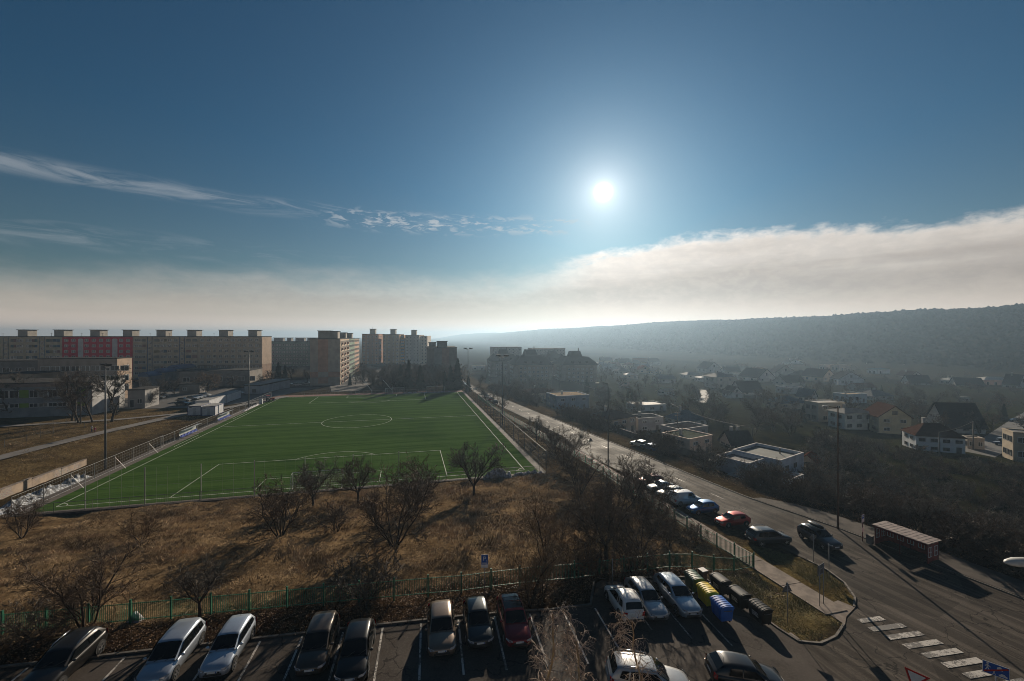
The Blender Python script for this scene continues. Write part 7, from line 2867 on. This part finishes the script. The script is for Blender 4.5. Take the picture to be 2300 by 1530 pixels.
# local x along the road (towards the camera), y towards the back (away from the road)
w, d_, hh = 4.6, 2.0, 2.35
mb = MB()
n = 23
for i in range(n):
    x0, x1 = -.15 + (w + .3) * i / n, -.15 + (w + .3) * (i + 1) / n
    zt = .018 if i % 2 else 0
    mb.box(x0, x1 - .002, -.25, d_ + .2, hh + .02, hh + .06 + zt)
mb.build('roof', mat('weathered sheet', (0.29, 0.225, 0.20), (0.18, 0.14, 0.125), 2, .7, .0), t)
for xx, yy in ((.03, .03), (w - .03, .03), (.03, d_ - .03), (w - .03, d_ - .03), (w / 2, .03), (w / 2, d_ - .03)):
    mb = MB()
    mb.box(xx - .03, xx + .03, yy - .03, yy + .03, -.2, hh + .015)
    mb.build('post', M_DRED, t)
mb = MB()
mb.box(-.12, w + .12, -.22, -.16, hh - .16, hh + .015)
mb.build('fascia', M_DRED, t)


def shelter_panel(pts_fn, length, nm, nwin):
    """a panel of wall with printed windows: pts_fn maps (along, height, out) to local coordinates"""
    def slab(a0, a1, z0, z1, o0, o1, m_, name, par):
        mb = MB()
        P = [pts_fn(a, z, o) for o in (o0, o1) for a, z in ((a0, z0), (a1, z0), (a1, z1), (a0, z1))]
        mb.v = P
        mb.f = [(0, 1, 2, 3), (7, 6, 5, 4), (0, 4, 5, 1), (1, 5, 6, 2), (2, 6, 7, 3), (3, 7, 4, 0)]
        mb.mi = [0] * 6
        return mb.build(name, m_, par)
    b0 = slab(.07, length - .07, .12, hh - .2, -.015, .015, M_BRICK, nm, t)
    for i in range(nwin):
        c_ = length * (i + .5) / nwin
        ww = min(.34, length / nwin * .32)
        for o0, o1 in ((.016, .03), (-.03, -.016)):
            for a0, a1, z0, z1 in ((c_ - ww, c_ - ww + .06, .95, 1.85), (c_ + ww - .06, c_ + ww, .95, 1.85), (c_ - .03, c_ + .03, .95, 1.85), (c_ - ww, c_ + ww, .89, .949), (c_ - ww, c_ + ww, 1.851, 1.92), (c_ - ww + .06, c_ - .03, 1.35, 1.41), (c_ + .03, c_ + ww - .06, 1.35, 1.41)):
                slab(a0, a1, z0, z1, o0, o1, M_SWHITE, 'window_bar', b0)


shelter_panel(lambda a, z, o: (a, d_ - .03 + o, z), w, 'back_wall', 5)
shelter_panel(lambda a, z, o: (w - .03 - o, a, z), d_, 'end_wall', 2)
shelter_panel(lambda a, z, o: (.03 + o, a, z), d_, 'end_wall', 2)
mb = MB()
mb.box(.4, w - .4, d_ - .55, d_ - .15, .42, .47)
mb.build('bench', M_TRIM, t)

# ------------------------------------------------------------------ waste containers
def container(label, x, y, rz, m_, dark=False, sticker=True, ribs=6):
    z = h(x, y)
    t = thing('waste_container', label, 'waste container', (x, y, z), rz, 'wheeled waste containers')
    mb = MB()
    # local x: long side 1.37, y: depth 1.05
    lo = [(-.58, -.42), (.58, -.42), (.58, .42), (-.58, .42)]
    hi = [(-.66, -.50), (.66, -.50), (.66, .50), (-.66, .50)]
    for i in range(4):
        j = (i + 1) % 4
        mb.quad((*lo[i], .18), (*lo[j], .18), (*hi[j], 1.08), (*hi[i], 1.08))
    mb.quad(*[(*p, .18) for p in lo[::-1]])
    for i in range(4):
        j = (i + 1) % 4
        a, c_ = hi[i], hi[j]
        mb.bar((*a, 1.08), (*c_, 1.08), .06, .07)
    for xx in (-.35, .35):
        for s_ in (-1, 1):
            mb.bar((xx, s_ * .435, .25), (xx, s_ * .505, 1.0), .06, .04)
    mb.build('body', m_, t)
    mb = MB()
    n = 10
    P = [(.56 * math.cos(q), 1.13 + .21 * math.sin(q)) for q in np.linspace(math.pi, 0, n + 1)]
    for i in range(n):
        mb.quad((-.70, *P[i]), (.70, *P[i]), (.70, *P[i + 1]), (-.70, *P[i + 1]))
    for s_ in (-.70, .70):
        q = [(s_, *p) for p in P]
        mb.poly(q if s_ > 0 else q[::-1])
    lid = mb.build('lid', m_, t, False)
    for k in range(ribs):
        xx = -.58 + 1.16 * k / (ribs - 1)
        m2 = MB()
        m2.tube([(xx, p[0] * 1.01, p[1] + .004) for p in P], .016, 6)
        m2.build('rib', m_, lid, True)
    for xx in (-.46, .46):
        for yy in (-.3, .3):
            m2 = MB()
            m2.tube([(xx, yy - .03, .09), (xx, yy + .03, .09)], .09, 12)
            m2.bar((xx, yy, .09), (xx, yy, .2), .05)
            m2.build('castor', M_TYRE, t)
    for s_ in (-1, 1):
        m2 = MB()
        m2.tube([(s_ * .69, -.3, 1.0), (s_ * .78, -.28, 1.02), (s_ * .78, .28, 1.02), (s_ * .69, .3, 1.0)], .02, 6)
        m2.build('handle', M_GALVD, t)
    if sticker:
        for s_ in (-1, 1):
            mb = MB()
            f = lambda z_: s_ * (.42 + .08 * (z_ - .18) / .9 + .012)
            P = [(-.3, f(.5), .5), (.3, f(.5), .5), (.3, f(.86), .86), (-.3, f(.86), .86)]
            mb.poly(P if s_ < 0 else P[::-1])
            mb.build('sticker', mat('faded sticker', (0.42, 0.42, 0.41), (0.07, 0.07, 0.07), 14, .6, lo=.42, hi=.6), t)
    return t


M_BG = mat('green plastic', (0.03, 0.10, 0.045), (0.025, 0.08, 0.04), 3, .4)
M_BY = mat('yellow plastic', (0.80, 0.56, 0.014), (0.70, 0.49, 0.014), 3, .4)
M_BB = mat('blue plastic', (0.012, 0.13, 0.50), (0.012, 0.11, 0.42), 3, .4)
M_BK = mat('black plastic', (0.009, 0.009, 0.010), (0.014, 0.013, 0.012), 3, .45, spec=.2)
RB = math.radians(98)
container('green glass container at the back of the coloured row', 15.15, 35.2, RB, M_BG, sticker=False)
container('yellow plastics container in the middle of the coloured row', 15.45, 33.45, RB, M_BY, sticker=False)
container('blue paper container at the front of the coloured row', 15.75, 31.75, RB, M_BB, sticker=False)
container('black waste container with white sticker, farthest from the crossing', 17.55, 35.6, RB + .12, M_BK, ribs=2)
container('black waste container in the middle of the black row', 18.25, 33.95, RB + .12, M_BK, ribs=2)
container('black waste container with ribbed lid nearest the give way triangle', 18.95, 32.3, RB + .12, M_BK)
x, y = 16.7, 37.0
t = thing('wheelie_bin', 'small brown wheelie bin behind the black containers', 'wheelie bin', (x, y, h(x, y)), .3)
mb = MB()
lo = [(-.2, -.2), (.2, -.2), (.2, .2), (-.2, .2)]
for i in range(4):
    j = (i + 1) % 4
    mb.quad((lo[i][0], lo[i][1], .05), (lo[j][0], lo[j][1], .05), (lo[j][0] * 1.35, lo[j][1] * 1.4, .95), (lo[i][0] * 1.35, lo[i][1] * 1.4, .95))
mb.build('body', mat('brown plastic', (0.10, 0.05, 0.035), None, 3, .45), t)
mb = MB()
mb.box(-.30, .30, -.32, .30, .952, 1.02)
mb.build('lid', mat('grey lid', (0.34, 0.33, 0.32), None, 3, .5), t)
for s_ in (-1, 1):
    mb = MB()
    mb.tube([(s_ * .22, .25, .1), (s_ * .28, .25, .1)], .1, 12)
    mb.build('wheel', M_TYRE, t)
x, y = 16.8, 35.9
t = thing('rubbish_bags', 'heap of grey rubbish bags and boards between the container rows', 'rubbish', (x, y, h(x, y)), .5)
for i, (a, c_, s_) in enumerate(((0, 0, .28), (.35, .2, .22), (-.3, .25, .2))):
    mb = MB()
    mb.tube([(0, 0, -.02), (0, 0, s_ * .5), (0, 0, s_), (0, 0, s_ * 1.25)], [s_ * .8, s_, s_ * .55, .03], 9)
    mb.v = [(v[0] * (1 + .15 * math.sin(k * 2.3)), v[1] * (1 + .15 * math.cos(k * 1.7)), v[2]) for k, v in enumerate(mb.v)]
    o = mb.build('bag', mat('bag plastic', (0.10, 0.10, 0.11), (0.30, 0.30, 0.31), 5, .4), t, True)
    o.location = (a, c_, 0)
mb = MB()
mb.bar((-.5, -.4, .05), (.6, -.1, .5), .5, .03)
mb.build('board', M_SBACK, t)

# storm drain by the island
x, y, z = gz(1776, 1430)
t = thing('storm_drain', 'square iron storm drain in the asphalt beside the island kerb', 'drain', (x, y, h(x, y) - .012), .3)
mb = MB()
mb.box(-.45, .45, -.35, .35, -.05, .0)
mb.build('frame', M_CONC, t)
for i in range(7):
    mb = MB()
    mb.box(-.26 + i * .08, -.22 + i * .08, -.2, .2, .002, .02)
    mb.build('bar', M_GALVD, t)

# ------------------------------------------------------------------ tractor by the far corner
x, y = uv(-1.2, 98)
t = thing('tractor', 'small red tractor standing at the far left corner of pitch', 'tractor', (x, y, PITCH_Z + .01), YAW + .4)
mb = MB()
mb.box(-.2, 1.3, -.35, .35, .55, 1.15)
mb.box(1.3, 1.36, -.3, .3, .6, 1.1)
mb.build('bonnet', mat('tractor red', (0.30, 0.025, 0.02), None, 2, .45), t)
mb = MB()
for xx in (-1.1, -.15):
    for yy in (-.55, .55):
        mb.bar((xx, yy, .7), (xx, yy * .9, 2.0), .06)
mb.build('cab_frame', M_TRIM, t)
mb = MB()
mb.box(-1.2, -.05, -.6, .6, 2.02, 2.12)
mb.build('cab_roof', MATS['tractor red'], t)
mb = MB()
mb.box(-1.0, -.6, -.25, .25, .7, 1.3)
mb.build('seat', M_TRIM, t)
for xx, rr, yy in ((-.8, .6, .62), (1.0, .36, .5)):
    for s_ in (-1, 1):
        mb = MB()
        mb.tube([(xx, s_ * (yy - .13), rr), (xx, s_ * (yy + .13), rr)], rr, 16)
        o = mb.build('wheel', M_TYRE, t)
        mb = MB()
        mb.tube([(xx, s_ * (yy + .12), rr), (xx, s_ * (yy + .15), rr)], rr * .5, 12)
        mb.build('rim', M_RIM, o)
x, y = uv(-2.4, 92)
t = thing('ticket_kiosk', 'small white control box beside the far left floodlight', 'kiosk', (x, y, PITCH_Z), YAW)
mb = MB()
mb.box(-.5, .5, -.4, .4, 0, 1.75)
mb.build('body', M_CAB, t)
mb = MB()
mb.box(-.56, .56, -.46, .46, 1.752, 1.82)
mb.build('lid', M_SBACK, t)


# ------------------------------------------------------------------ people on the path
def person(label, x, y, rz, s, top, legs, hairc, skin=(0.45, 0.27, 0.19), stride=.22, hood=None, bag=None):
    me = bpy.data.meshes.new('person')
    J = {'pel': (0, 0, .95), 'spi': (0.01, 0, 1.15), 'che': (.02, 0, 1.36), 'nec': (.03, 0, 1.50), 'hea': (.05, 0, 1.62), 'top': (.05, 0, 1.74),
         'sl': (.02, .19, 1.42), 'el': (-.06, .26, 1.15), 'hl': (.10, .27, .93), 'sr': (.02, -.19, 1.42), 'er': (.03, -.26, 1.14), 'hr': (.20, -.25, .96),
         'tl': (.0, .10, .90), 'kl': (.12, .10, .50), 'al': (stride * .6, .10, .09), 'fl': (stride * .6 + .18, .10, .03),
         'tr': (.0, -.10, .90), 'kr': (.02, -.10, .50), 'ar': (-stride, -.10, .12), 'fr': (-stride + .16, -.10, .04)}
    rad = {'pel': .15, 'spi': .14, 'che': .165, 'nec': .06, 'hea': .10, 'top': .085, 'sl': .075, 'el': .055, 'hl': .04, 'sr': .075, 'er': .055, 'hr': .04, 'tl': .10, 'kl': .07, 'al': .05, 'fl': .04, 'tr': .10, 'kr': .07, 'ar': .05, 'fr': .04}
    E_ = [('pel', 'spi'), ('spi', 'che'), ('che', 'nec'), ('nec', 'hea'), ('hea', 'top'), ('che', 'sl'), ('sl', 'el'), ('el', 'hl'), ('che', 'sr'), ('sr', 'er'), ('er', 'hr'),
          ('pel', 'tl'), ('tl', 'kl'), ('kl', 'al'), ('al', 'fl'), ('pel', 'tr'), ('tr', 'kr'), ('kr', 'ar'), ('ar', 'fr')]
    ks = list(J)
    me.from_pydata([J[k] for k in ks], [(ks.index(a), ks.index(b_)) for a, b_ in E_], [])
    ob = bpy.data.objects.new('person', me)
    COL.objects.link(ob)
    ob.modifiers.new('skin', 'SKIN')
    for i, k in enumerate(ks):
        me.skin_vertices[0].data[i].radius = (rad[k], rad[k] * (1.2 if k in ('che', 'pel', 'spi') else 1))
        me.skin_vertices[0].data[i].use_root = (k == 'pel')
    sub = ob.modifiers.new('sub', 'SUBSURF')
    sub.levels = sub.render_levels = 2
    dg = bpy.context.evaluated_depsgraph_get()
    me2 = bpy.data.meshes.new_from_object(ob.evaluated_get(dg))
    bpy.data.objects.remove(ob)
    for m_ in (mat('skin tone', skin, None, 2, .6), mat('jacket ' + str(top), top, None, 6, .8), mat('trousers ' + str(legs), legs, None, 6, .8), mat('shoes', (.35, .34, .33), None, 3, .6)):
        me2.materials.append(m_)
    for p in me2.polygons:
        z = p.center.z
        ax = abs(p.center.y)
        p.material_index = 0 if z > 1.52 or (ax > .21 and z < 1.0) else 1 if z > .86 or ax > .2 else 2 if z > .13 else 3
        p.use_smooth = True
    t = thing('person', label, 'person', (x, y, h(x, y) + .17), rz, None, s)
    link('body', me2, t)
    mb = MB()
    mb.tube([(.045, 0, 1.60), (.03, 0, 1.68), (.04, 0, 1.76), (.05, 0, 1.79)], [.098, .112, .085, .02], 10)
    mb.build('hair', mat('hair ' + str(hairc), hairc, None, 6, .7), t, True)
    if bag:
        mb = MB()
        mb.box(-.30, -.13, -.14, .14, 1.05, 1.45)
        mb.build('backpack', mat('bag ' + str(bag), bag, None, 4, .7), t)
    return t


x, y, z = gz(206.5, 973)
person('person in a pale jacket and jeans walking along the path', x, y, -1.9, 1.0, (0.55, 0.50, 0.48), (0.04, 0.06, 0.13), (0.42, 0.28, 0.12))
x, y, z = gz(213.5, 974)
person('child in a pink jacket walking beside the pale-jacketed person', x, y, -1.7, .78, (0.42, 0.05, 0.10), (0.10, 0.02, 0.05), (0.10, 0.06, 0.04), stride=.28)
x, y, z = gz(236.5, 968)
person('person in a dark red jacket near the floodlight mast', x, y, -1.5, .92, (0.26, 0.015, 0.02), (0.015, 0.015, 0.02), (0.40, 0.30, 0.22), bag=(0.15, .01, .012))

# ------------------------------------------------------------------ dry grass, leaves: stuff
M_STRAW = mat('dry grass', (0.50, 0.35, 0.20), (0.17, 0.115, 0.062), .32, .9, spec=.1, lo=.36, hi=.64, detail=7)
M_STRAW2 = mat('verge grass', (0.30, 0.245, 0.105), (0.16, 0.135, 0.055), .4, .9, spec=.15)


def tufts(name, label, pts, hgt, blades, m_, seed, spread=.16, lean=.9):
    g_ = np.random.default_rng(seed)
    n = len(pts)
    P = np.repeat(pts, blades, 0)
    k = len(P)
    a = g_.random(k) * 2 * np.pi
    comb = 1.1 + .9 * fbm(P[:, 0], P[:, 1], 77, 2, .35) * 3
    a2 = np.where(g_.random(k) < .6, comb, a)
    r_ = spread * np.sqrt(g_.random(k))
    base = P + np.stack([r_ * np.cos(a), r_ * np.sin(a), -.03 + 0 * a], 1)
    L = hgt * (.5 + g_.random(k)) * (1 + 1.3 * fbm(P[:, 0], P[:, 1], 50, 3, .45))
    ln = lean * (.35 + .9 * g_.random(k))
    tip = base + np.stack([L * ln * np.cos(a2), L * ln * np.sin(a2), L * np.clip(1.05 - ln * .8, .12, 1)], 1)
    wv = np.stack([-np.sin(a2), np.cos(a2), 0 * a], 1) * (.016 + .018 * g_.random(k))[:, None]
    V_ = np.stack([base - wv, base + wv, tip], 1).reshape(-1, 3)
    o = link(name, np_mesh(name, V_, np.arange(k * 3).reshape(-1, 3), m_))
    return stuff(o, label, 'grass')


def zg(x, y):
    """height of the ground sheet as built (nearest vertex, bilinear)"""
    ix = np.clip(np.searchsorted(gx, x) - 1, 0, len(gx) - 2)
    iy = np.clip(np.searchsorted(gy, y) - 1, 0, len(gy) - 2)
    tx = (x - gx[ix]) / (gx[ix + 1] - gx[ix])
    ty = (y - gy[iy]) / (gy[iy + 1] - gy[iy])
    return (Z[iy, ix] * (1 - tx) + Z[iy, ix + 1] * tx) * (1 - ty) + (Z[iy + 1, ix] * (1 - tx) + Z[iy + 1, ix + 1] * tx) * ty


def scatter(n, u0, u1, v0, v1, seed, dens=None):
    g_ = np.random.default_rng(seed)
    u_ = u0 + (u1 - u0) * g_.random(n)
    v_ = v0 + (v1 - v0) * g_.random(n)
    x, y = OX + u_ * CW - v_ * SW, OY + u_ * SW + v_ * CW
    k = (np.abs(x / y) < 1.26) & (y > 22)
    if dens is not None:
        k &= g_.random(n) < dens(x, y)
    x, y = x[k], y[k]
    return np.stack([x, y, zg(x, y)], 1)


clump = lambda x, y: np.clip(.55 + 1.5 * fbm(x, y, 61, 3, .22), .08, 1)
tufts('dry_grass', 'matted dry straw-coloured grass covering the meadow', scatter(64000, 6, 80, -38.0, -2.7, 1, clump), .34, 6, M_STRAW, 2)
tufts('dry_grass', 'dry grass on the bank left of the pitch', scatter(16000, -44, -11, 2, 80, 3, clump), .34, 5, M_STRAW, 4, .22)
tufts('verge_grass', 'rough grass of the strip between pitch fence and sidewalk', scatter(11000, 71.2, 78.6, -30, 70, 5, clump), .30, 5, M_STRAW, 6)
isl = np.array([(17.6, 37.2), (20.6, 30.9), (22.6, 31.2), (26.0, 33.6), (25.4, 36.2), (22.6, 41.5), (20.5, 41.5)])
g_ = np.random.default_rng(9)
q = np.stack([17 + 15 * g_.random(16000), 30 + 17 * g_.random(16000)], 1)
isl2 = [(28.3, 36.4), (29.9, 37.4), (30.8, 39.4), (30.8, 41.6), (30.2, 43.4), (27.4, 46.6), (26.6, 46.2)]
kk = inside([tuple(p) for p in isl], q[:, 0], q[:, 1]) | inside(isl2, q[:, 0], q[:, 1])
q = q[kk]
tufts('verge_grass', 'short sunlit grass on the islands beside the sidewalk', np.concatenate([q, zg(q[:, 0], q[:, 1])[:, None]], 1), .17, 5, M_STRAW2, 10, .14)


def litter(name, label, pts, m_, seed, size=.05):
    g_ = np.random.default_rng(seed)
    n = len(pts)
    a = g_.normal(size=(n, 3))
    a[:, 2] *= .45
    a /= np.linalg.norm(a, axis=1, keepdims=True)
    b_ = np.cross(a, g_.normal(size=(n, 3)) + [0, 0, 1.5])
    b_ /= np.linalg.norm(b_, axis=1, keepdims=True)
    s_ = (size * (.6 + .8 * g_.random(n)))[:, None]
    c_ = pts + [0, 0, .03]
    V_ = np.stack([c_ - a * s_, c_ + b_ * s_ * .6, c_ + a * s_, c_ - b_ * s_ * .6], 1).reshape(-1, 3)
    return stuff(link(name, np_mesh(name, V_, np.arange(n * 4).reshape(-1, 4), m_)), label, 'leaves')


M_LEAF = mat('dead leaves', (0.17, 0.095, 0.042), (0.075, 0.040, 0.022), 3, .75, lo=.4, hi=.6)
litter('leaf_litter', 'dead brown leaves on the strip between kerb and green fence', scatter(26000, 12, 80, -42.0, -37.0, 21, lambda x, y: 1 - inside(PARK, x, y)), M_LEAF, 22, .055)
litter('leaf_litter', 'dead leaves and debris under the thicket beyond the road', scatter(9000, 98, 112, -60, -5, 23), M_LEAF, 24, .07)

# tangled undergrowth that fills the thicket: one mass
def under(n, seed):
    g_ = np.random.default_rng(seed)
    v_ = -85 + 235 * g_.random(n)
    e_ = 94.0 - 0.075 * v_ + 1.6 * ss(-18, -34, v_)
    u_ = e_ + 4.6 + 3.0 * ss(-14, -24, v_) + 76 * g_.random(n) ** 1.2
    x, y = OX + u_ * CW - v_ * SW, OY + u_ * SW + v_ * CW
    k = (y > 22) & (np.abs(x / y) < 1.27)
    x, y = x[k], y[k]
    px_ = CX + F * x / y
    py_ = HY + F * (CAM_Z - H(x, y)) / y
    k = np.ones(len(x), bool)
    for a_, b_, c_ in HOUSE_KEEP:
        k &= ~((px_ > a_) & (px_ < b_) & (py_ < c_))
    k &= g_.random(len(x)) < np.clip(.6 + 1.6 * fbm(x, y, 91, 3, .09), .05, 1)
    x, y = x[k], y[k]
    return np.stack([x, y, zg(x, y)], 1)


o = tufts('undergrowth', 'tangled dark brown undergrowth of the thicket beyond the road', under(20000, 31), 1.5, 9, M_TWIG, 32, .7, .5)
o['category'] = 'undergrowth'
